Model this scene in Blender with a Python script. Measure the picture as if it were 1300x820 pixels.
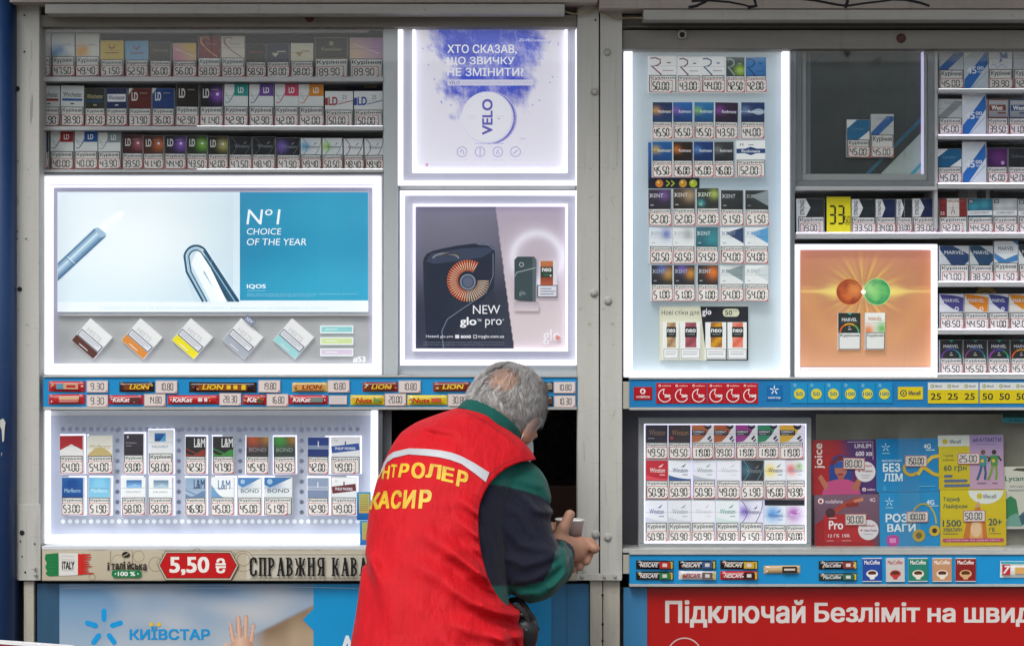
import bpy, bmesh, math, random
import numpy as np
from mathutils import Vector, Matrix
from mathutils.geometry import delaunay_2d_cdt
random.seed(7); np.random.seed(7)
scene = bpy.context.scene
for o in list(bpy.data.objects): bpy.data.objects.remove(o)
COL = scene.collection

# ------------------------------------------------------------------ camera, sky, sun, exposure
CAM_Y, CAM_Z, S = -5.0, 1.545, 0.00185            # S: metres per photo pixel on the kiosk's front plane (y = 0)
cam_d = bpy.data.cameras.new('camera'); cam = bpy.data.objects.new('camera', cam_d); COL.objects.link(cam)
cam.location = (0, CAM_Y, CAM_Z); cam.rotation_euler = (math.radians(90), 0, 0)
cam_d.sensor_width = 36; cam_d.lens = 36 * 5.0 / (1300 * S); cam_d.clip_end = 3000; cam_d.clip_start = 0.05
scene.camera = cam
world = bpy.data.worlds.new('World'); scene.world = world; world.use_nodes = True
wn = world.node_tree; wn.nodes.clear()
wo = wn.nodes.new('ShaderNodeOutputWorld'); wb = wn.nodes.new('ShaderNodeBackground'); ws = wn.nodes.new('ShaderNodeTexSky')
wh = wn.nodes.new('ShaderNodeHueSaturation'); wh.inputs['Saturation'].default_value = 0.35
ws.sky_type = 'NISHITA'; ws.sun_disc = False; ws.sun_elevation = math.radians(52); ws.sun_rotation = math.radians(205)
ws.air_density = 1.2; ws.dust_density = 3.0
wb.inputs['Strength'].default_value = 0.15
wn.links.new(ws.outputs[0], wh.inputs['Color']); wn.links.new(wh.outputs[0], wb.inputs['Color']); wn.links.new(wb.outputs[0], wo.inputs['Surface'])
sun_d = bpy.data.lights.new('sun', 'SUN'); sun_d.energy = 1.3; sun_d.angle = math.radians(24); sun_d.color = (1.0, 0.97, 0.93)
sun = bpy.data.objects.new('sun', sun_d); COL.objects.link(sun)
_az, _el = math.radians(205), math.radians(52)       # sun behind the camera, to its left
sun.rotation_euler = Vector((math.sin(_az) * math.cos(_el), math.cos(_az) * math.cos(_el), math.sin(_el))).to_track_quat('Z', 'Y').to_euler()
scene.view_settings.view_transform = 'Standard'; scene.view_settings.look = 'None'
scene.view_settings.exposure = 0.25; scene.view_settings.gamma = 1.0
scene.render.engine = 'CYCLES'
cy = scene.cycles; cy.use_denoising = True; cy.max_bounces = 7; cy.diffuse_bounces = 3; cy.glossy_bounces = 3
cy.transparent_max_bounces = 10; cy.transmission_bounces = 4; cy.sample_clamp_indirect = 4.0; cy.caustics_reflective = False; cy.caustics_refractive = False
try: cy.denoiser = 'OPENIMAGEDENOISE'; cy.denoising_input_passes = 'RGB_ALBEDO_NORMAL'
except Exception: pass

# ------------------------------------------------------------------ helpers
def lin(c):
    if isinstance(c, str):
        c = c.lstrip('#'); c = c if len(c) == 6 else ''.join(q * 2 for q in c); c = [int(c[i:i+2], 16) / 255 for i in (0, 2, 4)]
    return tuple((v / 12.92 if v <= 0.04045 else ((v + 0.055) / 1.055) ** 2.4) for v in c)
def kk(y): return S * (5.0 + y) / 5.0
def X(px, y=0.0): return (px - 650) * kk(y)
def Z(py, y=0.0): return CAM_Z + (410 - py) * kk(y)
def tag(o, label=None, cat=None, group=None, kind=None):
    if label: o['label'] = label
    if cat: o['category'] = cat
    if group: o['group'] = group
    if kind: o['kind'] = kind
    return o
def empty(name, loc, label=None, cat=None, group=None, rot=(0, 0, 0)):
    o = bpy.data.objects.new(name, None); o.empty_display_size = 0.05; o.location = loc; o.rotation_euler = rot
    COL.objects.link(o); return tag(o, label, cat, group)
def link(name, me, parent=None, loc=None):
    o = bpy.data.objects.new(name, me); COL.objects.link(o)
    if loc is not None: o.location = loc
    if parent is not None: o.parent = parent
    return o
def rel(parent): return Vector(parent.location) if parent is not None else Vector((0, 0, 0))

M = {}
def newmat(name):
    m = bpy.data.materials.new(name); m.use_nodes = True; M[name] = m
    return m, m.node_tree, m.node_tree.nodes['Principled BSDF']
def noise_mix(nt, base, amt=0.12, scale=6.0, stretch=(1, 1, 1), dark=0.6, detail=4.0):
    tc = nt.nodes.new('ShaderNodeTexCoord'); mp = nt.nodes.new('ShaderNodeMapping'); mp.inputs['Scale'].default_value = stretch
    nz = nt.nodes.new('ShaderNodeTexNoise'); nz.inputs['Scale'].default_value = scale; nz.inputs['Detail'].default_value = detail
    rp = nt.nodes.new('ShaderNodeValToRGB'); rp.color_ramp.elements[0].position = 0.35; rp.color_ramp.elements[1].position = 0.7
    rp.color_ramp.elements[0].color = (1 - amt,) * 3 + (1,); rp.color_ramp.elements[1].color = (1, 1, 1, 1)
    mx = nt.nodes.new('ShaderNodeMix'); mx.data_type = 'RGBA'; mx.blend_type = 'MULTIPLY'; mx.inputs[0].default_value = 1
    nt.links.new(tc.outputs['Object'], mp.inputs[0]); nt.links.new(mp.outputs[0], nz.inputs[0]); nt.links.new(nz.outputs[0], rp.inputs[0])
    nt.links.new(rp.outputs[0], mx.inputs[7])
    if isinstance(base, tuple): mx.inputs[6].default_value = base + (1,)
    else: nt.links.new(base, mx.inputs[6])
    return mx.outputs[2], nz, mp
def bump(nt, bs, scale=200, strength=0.1, dist=0.001, stretch=(1, 1, 1)):
    tc = nt.nodes.new('ShaderNodeTexCoord'); mp = nt.nodes.new('ShaderNodeMapping'); mp.inputs['Scale'].default_value = stretch
    nz = nt.nodes.new('ShaderNodeTexNoise'); nz.inputs['Scale'].default_value = scale
    b = nt.nodes.new('ShaderNodeBump'); b.inputs['Strength'].default_value = strength; b.inputs['Distance'].default_value = dist
    nt.links.new(tc.outputs['Object'], mp.inputs[0]); nt.links.new(mp.outputs[0], nz.inputs[0])
    nt.links.new(nz.outputs[0], b.inputs['Height']); nt.links.new(b.outputs[0], bs.inputs['Normal'])
def simple(name, col, rough=0.5, metal=0.0, amt=0.12, scale=6.0, stretch=(1, 1, 1), bmp=None, spec=0.5):
    m, nt, bs = newmat(name); c = lin(col) if isinstance(col, str) else col
    out, _, _ = noise_mix(nt, tuple(c), amt, scale, stretch)
    nt.links.new(out, bs.inputs['Base Color']); bs.inputs['Roughness'].default_value = rough; bs.inputs['Metallic'].default_value = metal
    bs.inputs['Specular IOR Level'].default_value = spec
    if bmp: bump(nt, bs, *bmp)
    return m
def grime(name, spots=55.0, amt=.28):
    m = M[name]; nt = m.node_tree; bs = nt.nodes['Principled BSDF']; src = bs.inputs['Base Color'].links[0].from_socket
    tc = nt.nodes.new('ShaderNodeTexCoord')
    for sc, lo, hi, st, k in ((spots, .685, .74, (1, 1, 1), amt), (9.0, .60, .80, (3.5, 1, .35), .22), (30.0, .62, .66, (.25, 1, 9), .16), (24.0, .64, .68, (9, 1, .2), .18)):
        mp = nt.nodes.new('ShaderNodeMapping'); mp.inputs['Scale'].default_value = st; mp.inputs['Location'].default_value = (sc, 1.7, sc * .3)
        nz = nt.nodes.new('ShaderNodeTexNoise'); nz.inputs['Scale'].default_value = sc; nz.inputs['Detail'].default_value = 5; mr = nt.nodes.new('ShaderNodeMapRange'); mr.inputs[1].default_value = lo; mr.inputs[2].default_value = hi; mr.inputs[3].default_value = 0; mr.inputs[4].default_value = k
        mx = nt.nodes.new('ShaderNodeMix'); mx.data_type = 'RGBA'; mx.inputs[7].default_value = (.07, .055, .04, 1)
        nt.links.new(tc.outputs['Object'], mp.inputs[0]); nt.links.new(mp.outputs[0], nz.inputs[0]); nt.links.new(nz.outputs[0], mr.inputs[0]); nt.links.new(mr.outputs[0], mx.inputs[0]); nt.links.new(src, mx.inputs[6]); src = mx.outputs[2]
    nt.links.new(src, bs.inputs['Base Color'])
def printmat(name, rough=0.45, emit=0.0, amt=0.04, vein=None, spec=0.5, base=1.0):
    m, nt, bs = newmat(name)
    at = nt.nodes.new('ShaderNodeVertexColor'); at.layer_name = 'Col'
    out, _, _ = noise_mix(nt, at.outputs[0], amt, 14.0)
    if base != 1.0:
        g = nt.nodes.new('ShaderNodeMix'); g.data_type = 'RGBA'; g.blend_type = 'MULTIPLY'; g.inputs[0].default_value = 1; g.inputs[7].default_value = (base, base, base, 1)
        nt.links.new(out, g.inputs[6]); nt.links.new(g.outputs[2], bs.inputs['Base Color'])
    else: nt.links.new(out, bs.inputs['Base Color'])
    bs.inputs['Roughness'].default_value = rough; bs.inputs['Specular IOR Level'].default_value = spec
    if emit > 0:
        nt.links.new(out, bs.inputs['Emission Color']); bs.inputs['Emission Strength'].default_value = emit
    return m
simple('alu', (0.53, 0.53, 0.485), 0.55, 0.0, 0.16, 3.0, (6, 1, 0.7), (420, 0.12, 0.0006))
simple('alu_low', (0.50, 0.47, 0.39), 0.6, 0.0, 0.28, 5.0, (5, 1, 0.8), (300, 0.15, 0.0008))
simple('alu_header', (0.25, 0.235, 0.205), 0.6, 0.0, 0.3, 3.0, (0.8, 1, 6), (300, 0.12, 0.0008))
simple('fascia', (0.40, 0.355, 0.315), 0.6, 0.0, 0.22, 2.5, (1, 1, 3), (250, 0.12, 0.0008))
simple('lamp_housing', (0.43, 0.43, 0.40), 0.5, 0.0, 0.2, 5.0, (0.6, 1, 6))
simple('rivet', (0.40, 0.40, 0.37), 0.35, 0.0, 0.3, 40.0)
simple('hole', (0.012, 0.010, 0.010), 0.8)
simple('rust', (0.09, 0.03, 0.02), 0.8, 0, 0.5, 90)
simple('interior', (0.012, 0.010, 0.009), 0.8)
simple('navy_back', (0.012, 0.018, 0.045), 0.6)
simple('grey_back', (0.05, 0.05, 0.055), 0.6)
simple('shelf', (0.55, 0.55, 0.57), 0.4, 0, 0.1, 8)
simple('white_trim', (0.62, 0.65, 0.68), 0.4, 0, 0.08, 3)
simple('mat_lilac', (0.50, 0.50, 0.58), 0.45, 0, 0.08, 4)
simple('box_side', (0.55, 0.58, 0.58), 0.45, 0, 0.08, 4)
simple('dark_frame', (0.10, 0.11, 0.12), 0.35, 0, 0.1, 8)
simple('grey_frame', (0.20, 0.22, 0.24), 0.35, 0, 0.1, 8)
simple('alu_frame', (0.36, 0.38, 0.39), 0.35, 0.1, 0.12, 5, (1, 1, 1))
simple('blue_paint', (0.002, 0.036, 0.135), 0.45, 0, 0.35, 2.2, (3, 1, 0.7), (60, 0.15, 0.002))
simple('strip_blue', (0.005, 0.27, 0.60), 0.35, 0, 0.1, 5)
simple('strip_blue_dull', (0.006, 0.19, 0.46), 0.35, 0, 0.12, 5)
simple('rail', (0.50, 0.51, 0.49), 0.4, 0.2, 0.2, 8, (0.6, 1, 4))
simple('panel_blue', (0.04, 0.21, 0.42), 0.4, 0, 0.2, 3)
simple('panel_teal', (0.03, 0.10, 0.19), 0.4, 0, 0.3, 4, (2, 1, 0.6))
simple('board_red', (0.40, 0.010, 0.010), 0.4, 0, 0.1, 3)
simple('cable', (0.36, 0.27, 0.15), 0.5)
simple('sill_grey', (0.13, 0.13, 0.16), 0.5, 0, 0.5, 60)
simple('paving', (0.22, 0.21, 0.20), 0.85, 0, 0.3, 1.2, (1, 1, 1), (40, 0.3, 0.004))
simple('roof_sheet', (0.30, 0.30, 0.29), 0.6, 0, 0.2, 2)
simple('facade', (0.24, 0.22, 0.19), 0.8, 0, 0.2, 0.5, (1, 1, 1), (6, 0.3, 0.02))
simple('facade_glass', (0.03, 0.04, 0.05), 0.15)
simple('bark', (0.09, 0.07, 0.05), 0.9, 0, 0.4, 8)
simple('leaf', (0.05, 0.085, 0.03), 0.7, 0, 0.5, 3)
simple('red_board', (0.42, 0.02, 0.02), 0.4, 0, 0.1, 4)
simple('white_plastic', (0.86, 0.86, 0.86), 0.35)
simple('paper_white', (0.80, 0.80, 0.78), 0.6, 0, 0.04, 20)
simple('wood_stick', (0.62, 0.47, 0.30), 0.6)
simple('brownbox', (0.10, 0.035, 0.02), 0.6)
for q in ('alu', 'alu_low', 'alu_header', 'fascia', 'lamp_housing', 'rail', 'panel_blue'): grime(q)
grime('blue_paint', 20, .3)
printmat('print', 0.5, 0, 0.05, None, 0.22); printmat('print_gloss', 0.22, 0, 0.05)
printmat('print_selflit', 0.4, 0.26, 0.03, None, 0.25)          # packs and cards on lit panels: whole print emits, standing in for panel light
printmat('poster_velo', 0.3, 0.36, 0.02); printmat('poster_iqos', 0.3, 0.40, 0.02); printmat('poster_glo', 0.3, 0.22, 0.02)
printmat('poster_marvel', 0.35, 0.30, 0.03); printmat('panel_lit', 0.4, 0.20, 0.03); printmat('poster_dark', 0.3, 0.0, 0.2)
printmat('winston_selflit', 0.4, 0.20, 0.03)  # framed-box packs emit faintly themselves to look lit by the box
def emis(name, col, st):
    m, nt, bs = newmat(name); bs.inputs['Base Color'].default_value = (0.8, 0.8, 0.8, 1)
    tc = nt.nodes.new('ShaderNodeTexCoord'); nz = nt.nodes.new('ShaderNodeTexNoise'); nz.inputs['Scale'].default_value = 9
    mr = nt.nodes.new('ShaderNodeMapRange'); mr.inputs[3].default_value = st * 0.75; mr.inputs[4].default_value = st * 1.2
    nt.links.new(tc.outputs['Object'], nz.inputs[0]); nt.links.new(nz.outputs[0], mr.inputs[0]); nt.links.new(mr.outputs[0], bs.inputs['Emission Strength'])
    bs.inputs['Emission Color'].default_value = tuple(col) + (1,)
    return m
emis('led', (0.88, 0.87, 1.0), 1.08); emis('led_soft', (0.80, 0.76, 1.0), 0.9); emis('led_lilac', (0.62, 0.55, 0.95), 0.55); emis('led_shelf', (0.80, 0.72, 1.0), 4.0)
emis('led_dim', (0.85, 0.85, 0.92), 0.9)
def glassmat():
    m = bpy.data.materials.new('window_glass'); m.use_nodes = True; nt = m.node_tree; nt.nodes.clear(); M['glass'] = m
    out = nt.nodes.new('ShaderNodeOutputMaterial'); tr = nt.nodes.new('ShaderNodeBsdfTransparent'); gl = nt.nodes.new('ShaderNodeBsdfGlossy')
    gl.inputs['Roughness'].default_value = 0.02; fr = nt.nodes.new('ShaderNodeLayerWeight'); fr.inputs[0].default_value = 0.5
    pw = nt.nodes.new('ShaderNodeMath'); pw.operation = 'POWER'; pw.inputs[1].default_value = 5; nt.links.new(fr.outputs['Facing'], pw.inputs[0])
    mu = nt.nodes.new('ShaderNodeMath'); mu.operation = 'MULTIPLY_ADD'; mu.inputs[1].default_value = 0.9; mu.inputs[2].default_value = 0.030
    df = nt.nodes.new('ShaderNodeBsdfDiffuse'); df.inputs['Color'].default_value = (0.7, 0.7, 0.7, 1)
    mx = nt.nodes.new('ShaderNodeMixShader'); mx2 = nt.nodes.new('ShaderNodeMixShader')
    tc = nt.nodes.new('ShaderNodeTexCoord'); nz = nt.nodes.new('ShaderNodeTexNoise'); nz.inputs['Scale'].default_value = 5; nz.inputs['Detail'].default_value = 6
    mr = nt.nodes.new('ShaderNodeMapRange'); mr.inputs[1].default_value = 0.45; mr.inputs[2].default_value = 0.8; mr.inputs[3].default_value = 0.001; mr.inputs[4].default_value = 0.016
    nt.links.new(tc.outputs['Object'], nz.inputs[0]); nt.links.new(nz.outputs[0], mr.inputs[0])
    tr.inputs[0].default_value = (0.985, 0.995, 0.99, 1)
    nt.links.new(pw.outputs[0], mu.inputs[0]); nt.links.new(mu.outputs[0], mx.inputs[0]); nt.links.new(tr.outputs[0], mx.inputs[1]); nt.links.new(gl.outputs[0], mx.inputs[2])
    nt.links.new(mr.outputs[0], mx2.inputs[0]); nt.links.new(mx.outputs[0], mx2.inputs[1]); nt.links.new(df.outputs[0], mx2.inputs[2]); nt.links.new(mx2.outputs[0], out.inputs[0])
glassmat()

def boxmesh(name, x0, x1, y0, y1, z0, z1, bev=0.0, off=(0, 0, 0)):
    bm = bmesh.new(); ox, oy, oz = off
    v = [bm.verts.new((x - ox, y - oy, z - oz)) for x in (x0, x1) for y in (y0, y1) for z in (z0, z1)]
    for f in ((0, 1, 3, 2), (4, 6, 7, 5), (0, 4, 5, 1), (2, 3, 7, 6), (0, 2, 6, 4), (1, 5, 7, 3)): bm.faces.new([v[i] for i in f])
    bmesh.ops.recalc_face_normals(bm, faces=bm.faces)
    if bev > 0: bmesh.ops.bevel(bm, geom=bm.edges[:], offset=bev, segments=2, profile=0.6, affect='EDGES')
    me = bpy.data.meshes.new(name); bm.to_mesh(me); bm.free(); return me
def pbox(name, px0, py0, px1, py1, y0, y1, mat, parent=None, bev=0.0):
    """a box whose front face (depth y0) covers this rectangle of the photo when seen from the photo's place; y1 is its back"""
    p = rel(parent); me = boxmesh(name, X(px0, y0), X(px1, y0), y0, y1, Z(py1, y0), Z(py0, y0), bev, (0, 0, 0))
    c = Vector((X((px0 + px1) / 2, y0), y0, Z(py1, y0)))
    me.transform(Matrix.Translation(-c)); me.materials.append(M[mat])
    return link(name, me, parent, c - p)
def wbox(name, x0, x1, y0, y1, z0, z1, mat, parent=None, bev=0.0):
    me = boxmesh(name, x0, x1, y0, y1, z0, z1, bev); me.transform(Matrix.Translation(-rel(parent))); me.materials.append(M[mat]); return link(name, me, parent)

_tx = {}
_tc = bpy.data.curves.new('t', 'FONT'); _to = bpy.data.objects.new('t', _tc); COL.objects.link(_to); _tc.resolution_u = 3
_tc.fill_mode = 'NONE'
def glyphs(s, bold=0.0):
    """outline of a line of lettering, filled by the non-zero winding rule (glyph contours may overlap): (points in 0..1, triangles, aspect)"""
    key = (s, round(bold, 4))
    if key not in _tx:
        _tc.body = s; bpy.context.view_layer.update()
        ev = _to.evaluated_get(bpy.context.evaluated_depsgraph_get()); me = ev.to_mesh()
        v = [Vector(x.co[:2]) for x in me.vertices]; E = [tuple(e.vertices) for e in me.edges]; ev.to_mesh_clear()
        if bold > .009:      # heavier weight: the union of the outline shifted four ways
            b = bold * 1.1; n0 = len(v); v = [p + Vector((dx * b, dy * b * .7)) for dx in (-1, 1) for dy in (-1, 1) for p in v]; E = [(i + k * n0, j + k * n0) for k in range(4) for i, j in E]
        P_0, _, T, *_r = delaunay_2d_cdt(v, E, [], 0, 1e-6); V = np.array([p[:] for p in v]); Pn = np.array([p[:] for p in P_0]); e = np.array(E)
        C = np.array([Pn[list(t)].mean(0) for t in T]); p, q = V[e[:, 0]], V[e[:, 1]]
        up = (p[None, :, 1] <= C[:, None, 1]) & (q[None, :, 1] > C[:, None, 1]); dn = (p[None, :, 1] > C[:, None, 1]) & (q[None, :, 1] <= C[:, None, 1])
        cr = (q[None, :, 0] - p[None, :, 0]) * (C[:, None, 1] - p[None, :, 1]) - (q[None, :, 1] - p[None, :, 1]) * (C[:, None, 0] - p[None, :, 0])
        w = (up & (cr > 0)).sum(1).astype(int) - (dn & (cr < 0)).sum(1); fs = [tuple(t) for t, x in zip(T, w) if x != 0]
        lo, hi = Pn.min(0), Pn.max(0); _tx[key] = ((Pn - lo) / np.maximum(hi - lo, 1e-6), fs, (hi - lo)[0] / max((hi - lo)[1], 1e-6))
    return _tx[key]
def segdig(ch):   # seven-segment digit strokes in a 1 x 1.8 cell
    m = {'0': 'abcdef', '1': 'bc', '2': 'abged', '3': 'abgcd', '4': 'fgbc', '5': 'afgcd', '6': 'afgedc', '7': 'abc', '8': 'abcdefg', '9': 'abcdfg'}[ch]
    L = {'a': ((0, 0), (1, 0)), 'b': ((1, 0), (1, .9)), 'c': ((1, .9), (1, 1.8)), 'd': ((0, 1.8), (1, 1.8)), 'e': ((0, .9), (0, 1.8)), 'f': ((0, 0), (0, .9)), 'g': ((0, .9), (1, .9))}
    return [L[c] for c in m]
class Pr:
    """flat print: coloured areas stacked a few hundredths of a millimetre apart. Coordinates are photo pixels."""
    def __init__(s, ox, oy, k=S, e=6e-5): s.ox, s.oy, s.k, s.e = ox, oy, k, e; s.v, s.f, s.c, s.n, s.L, s.m = [], [], [], 0, 0, []; s.mi = 0
    def add(s, pts, faces, cols, lift=None):
        s.L += 1; y = -s.L * s.e if lift is None else lift
        pts = np.asarray(pts, float)
        s.v.append(np.stack([(pts[:, 0] - s.ox) * s.k, np.full(len(pts), y), (s.oy - pts[:, 1]) * s.k], 1))
        for f in faces: s.f.append(tuple(i + s.n for i in f)); s.m.append(s.mi)
        cols = np.asarray(cols, float)
        if cols.ndim == 1: cols = np.tile(cols, (len(pts), 1))
        s.c.append(cols); s.n += len(pts)
    def raw(s, pts3, faces, col):
        pts3 = np.asarray(pts3, float); s.v.append(pts3)
        for f in faces: s.f.append(tuple(i + s.n for i in f)); s.m.append(s.mi)
        s.c.append(np.tile(lin(col), (len(pts3), 1))); s.n += len(pts3)
    def rect(s, x0, y0, x1, y1, c, c2=None, hor=False):
        a = lin(c); b = lin(c2) if c2 else a
        cc = [a, b, b, a] if hor else [a, a, b, b]
        s.add([(x0, y0), (x1, y0), (x1, y1), (x0, y1)], [(0, 1, 2, 3)], cc)
    def poly(s, pts, c): s.add(pts, [tuple(range(len(pts)))], lin(c))
    def rrect(s, x0, y0, x1, y1, r, c):
        pts = []
        for cx, cy, a0 in ((x1 - r, y0 + r, -90), (x1 - r, y1 - r, 0), (x0 + r, y1 - r, 90), (x0 + r, y0 + r, 180)):
            for i in range(4): a = math.radians(a0 + 30 * i); pts.append((cx + r * math.cos(a), cy + r * math.sin(a)))
        s.add(pts, [tuple(range(len(pts)))], lin(c))
    def circ(s, cx, cy, rx, c, ry=None, n=20):
        ry = ry or rx; s.add([(cx + rx * math.cos(i * 2 * math.pi / n), cy + ry * math.sin(i * 2 * math.pi / n)) for i in range(n)], [tuple(range(n))], lin(c))
    def ring(s, cx, cy, r, w, c, a0=0, a1=360, n=28, ry=None):
        ry = ry or r; pts, fs = [], []
        for i in range(n + 1):
            a = math.radians(a0 + (a1 - a0) * i / n); ca, sa = math.cos(a), math.sin(a)
            pts += [(cx + (r - w / 2) * ca, cy + (ry - w / 2) * sa), (cx + (r + w / 2) * ca, cy + (ry + w / 2) * sa)]
        s.add(pts, [(2 * i, 2 * i + 1, 2 * i + 3, 2 * i + 2) for i in range(n)], lin(c))
    def line(s, pts, w, c, w1=None):
        w1 = w if w1 is None else w1; P, F = [], []; n = len(pts)
        for i in range(n):
            a = pts[max(i - 1, 0)]; b = pts[min(i + 1, n - 1)]; dx, dy = b[0] - a[0], b[1] - a[1]; l = math.hypot(dx, dy) or 1
            h = (w + (w1 - w) * i / max(n - 1, 1)) / 2; nx, ny = -dy / l * h, dx / l * h
            P += [(pts[i][0] + nx, pts[i][1] + ny), (pts[i][0] - nx, pts[i][1] - ny)]
        s.add(P, [(2 * i, 2 * i + 1, 2 * i + 3, 2 * i + 2) for i in range(n - 1)], lin(c))
    def text(s, t, x0, y0, x1, y1, c, bold=0.0, shear=0.0, rot=0):
        v, f, a = glyphs(t, bold * .9); c = lin(c); u, w = v[:, 0], 1 - v[:, 1]
        if rot == 90: u, w = w, 1 - u          # reads upwards
        px = x0 + u * (x1 - x0); py = y0 + w * (y1 - y0); px = px + shear * (y1 - py)
        if len(f): s.add(np.stack([px, py], 1), f, c)
    def frame(s, x0, y0, x1, y1, w, c):
        P = [(x0, y0), (x1, y0), (x1, y1), (x0, y1), (x0 + w, y0 + w), (x1 - w, y0 + w), (x1 - w, y1 - w), (x0 + w, y1 - w)]
        s.add(P, [(0, 1, 5, 4), (1, 2, 6, 5), (2, 3, 7, 6), (3, 0, 4, 7)], lin(c))
    def grid(s, x0, y0, x1, y1, nx, ny, fn):
        u, v = np.meshgrid(np.linspace(0, 1, nx + 1), np.linspace(0, 1, ny + 1)); u, v = u.ravel(), v.ravel()
        cols = np.clip(fn(u, v), 0, 1); W = nx + 1
        s.add(np.stack([x0 + u * (x1 - x0), y0 + v * (y1 - y0)], 1), [(j * W + i, j * W + i + 1, (j + 1) * W + i + 1, (j + 1) * W + i) for j in range(ny) for i in range(nx)], cols)
    def digits(s, t, x0, y0, x1, y1, c='#2a2524', w=None):
        n = sum(ch.isdigit() for ch in t); tot = n * 1.0 + (n - 1) * 0.5 + t.count('.') * 0.55
        ux = (x1 - x0) / tot; uy = (y1 - y0) / 1.8; w = w or (y1 - y0) * 0.145; x = x0; P, F = [], []
        def q(a, b, ww):
            dx, dy = b[0] - a[0], b[1] - a[1]; l = math.hypot(dx, dy) or 1; dx, dy = dx / l, dy / l; g = ww * 0.25
            a = (a[0] + dx * g, a[1] + dy * g); b = (b[0] - dx * g, b[1] - dy * g); nx, ny = -dy * ww / 2, dx * ww / 2; i = len(P)
            P.extend([(a[0] + nx, a[1] + ny), (a[0] - nx, a[1] - ny), (b[0] - nx, b[1] - ny), (b[0] + nx, b[1] + ny)]); F.append((i, i + 1, i + 2, i + 3))
        for ch in t:
            if ch == '.':
                q((x + ux * .02, y1), (x + ux * .02, y1 - w * 1.4), w * 1.3); x += ux * 0.55; continue
            for a, b in segdig(ch): q((x + a[0] * ux, y0 + a[1] * uy), (x + b[0] * ux, y0 + b[1] * uy), w)
            x += ux * 1.5
        s.add(P, F, lin(c))
    def mesh(s, name, mats):
        me = bpy.data.meshes.new(name); V = np.concatenate(s.v); me.from_pydata(V.tolist(), [], s.f)
        C = np.concatenate(s.c); at = me.color_attributes.new('Col', 'FLOAT_COLOR', 'POINT')
        at.data.foreach_set('color', np.concatenate([C, np.ones((len(C), 1))], 1).ravel())
        for m in ([mats] if isinstance(mats, str) else mats): me.materials.append(M[m])
        me.polygons.foreach_set('use_smooth', [False] * len(s.f))
        if max(s.m) > 0: me.polygons.foreach_set('material_index', s.m)
        return me
    def slab(s, x0, y0, x1, y1, depth, c, front=True):
        """gives the print its body: a box from the front plane back to depth (metres)"""
        a = [((x - s.ox) * s.k, (s.oy - y) * s.k) for x, y in ((x0, y0), (x1, y0), (x1, y1), (x0, y1))]
        P = [(p[0], 0, p[1]) for p in a] + [(p[0], depth, p[1]) for p in a]
        s.raw(P, [(0, 3, 2, 1), (4, 5, 6, 7), (0, 1, 5, 4), (1, 2, 6, 5), (2, 3, 7, 6), (3, 0, 4, 7)], c)
def place(name, pr, mat, y, parent=None, loc=None):
    """link a print whose pixel origin is (ox, oy) at depth y"""
    w = Vector((X(pr.ox, y), y, Z(pr.oy, y))); return link(name, pr.mesh(name, mat), parent, (w - rel(parent)) if loc is None else loc)
def P_(ox, oy, y): return Pr(ox, oy, kk(y))
def fbm(u, v, s=0, n=4, f=4.0):
    r = np.zeros_like(u); a = 1.0; t = 0
    rs = np.random.RandomState(s)
    for i in range(n):
        acc = 0
        for j in range(4):
            th = rs.rand() * 6.28; ph = rs.rand() * 6.28; acc = acc + np.sin(f * (u * math.cos(th) + v * math.sin(th)) * 6.28 * (0.6 + rs.rand() * 0.8) + ph)
        r += a * acc / 4; t += a; a *= 0.55; f *= 2.0
    return r / t
def mixc(a, b, t): t = np.clip(t, 0, 1)[:, None]; return a * (1 - t) + b * t
def A(c): return np.array(lin(c))[None, :]
ORD = ['first', 'second', 'third', 'fourth', 'fifth', 'sixth', 'seventh', 'eighth', 'ninth', 'tenth', 'eleventh', 'twelfth', 'thirteenth', 'fourteenth', 'fifteenth', 'sixteenth']
# ------------------------------------------------------------------ setting
def ground():
    me = bpy.data.meshes.new('ground'); me.from_pydata([(-400, -400, 0), (400, -400, 0), (400, 400, 0), (-400, 400, 0)], [], [(0, 1, 2, 3)])
    me.materials.append(M['paving']); tag(link('pavement', me), kind='structure')
ground()

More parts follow.
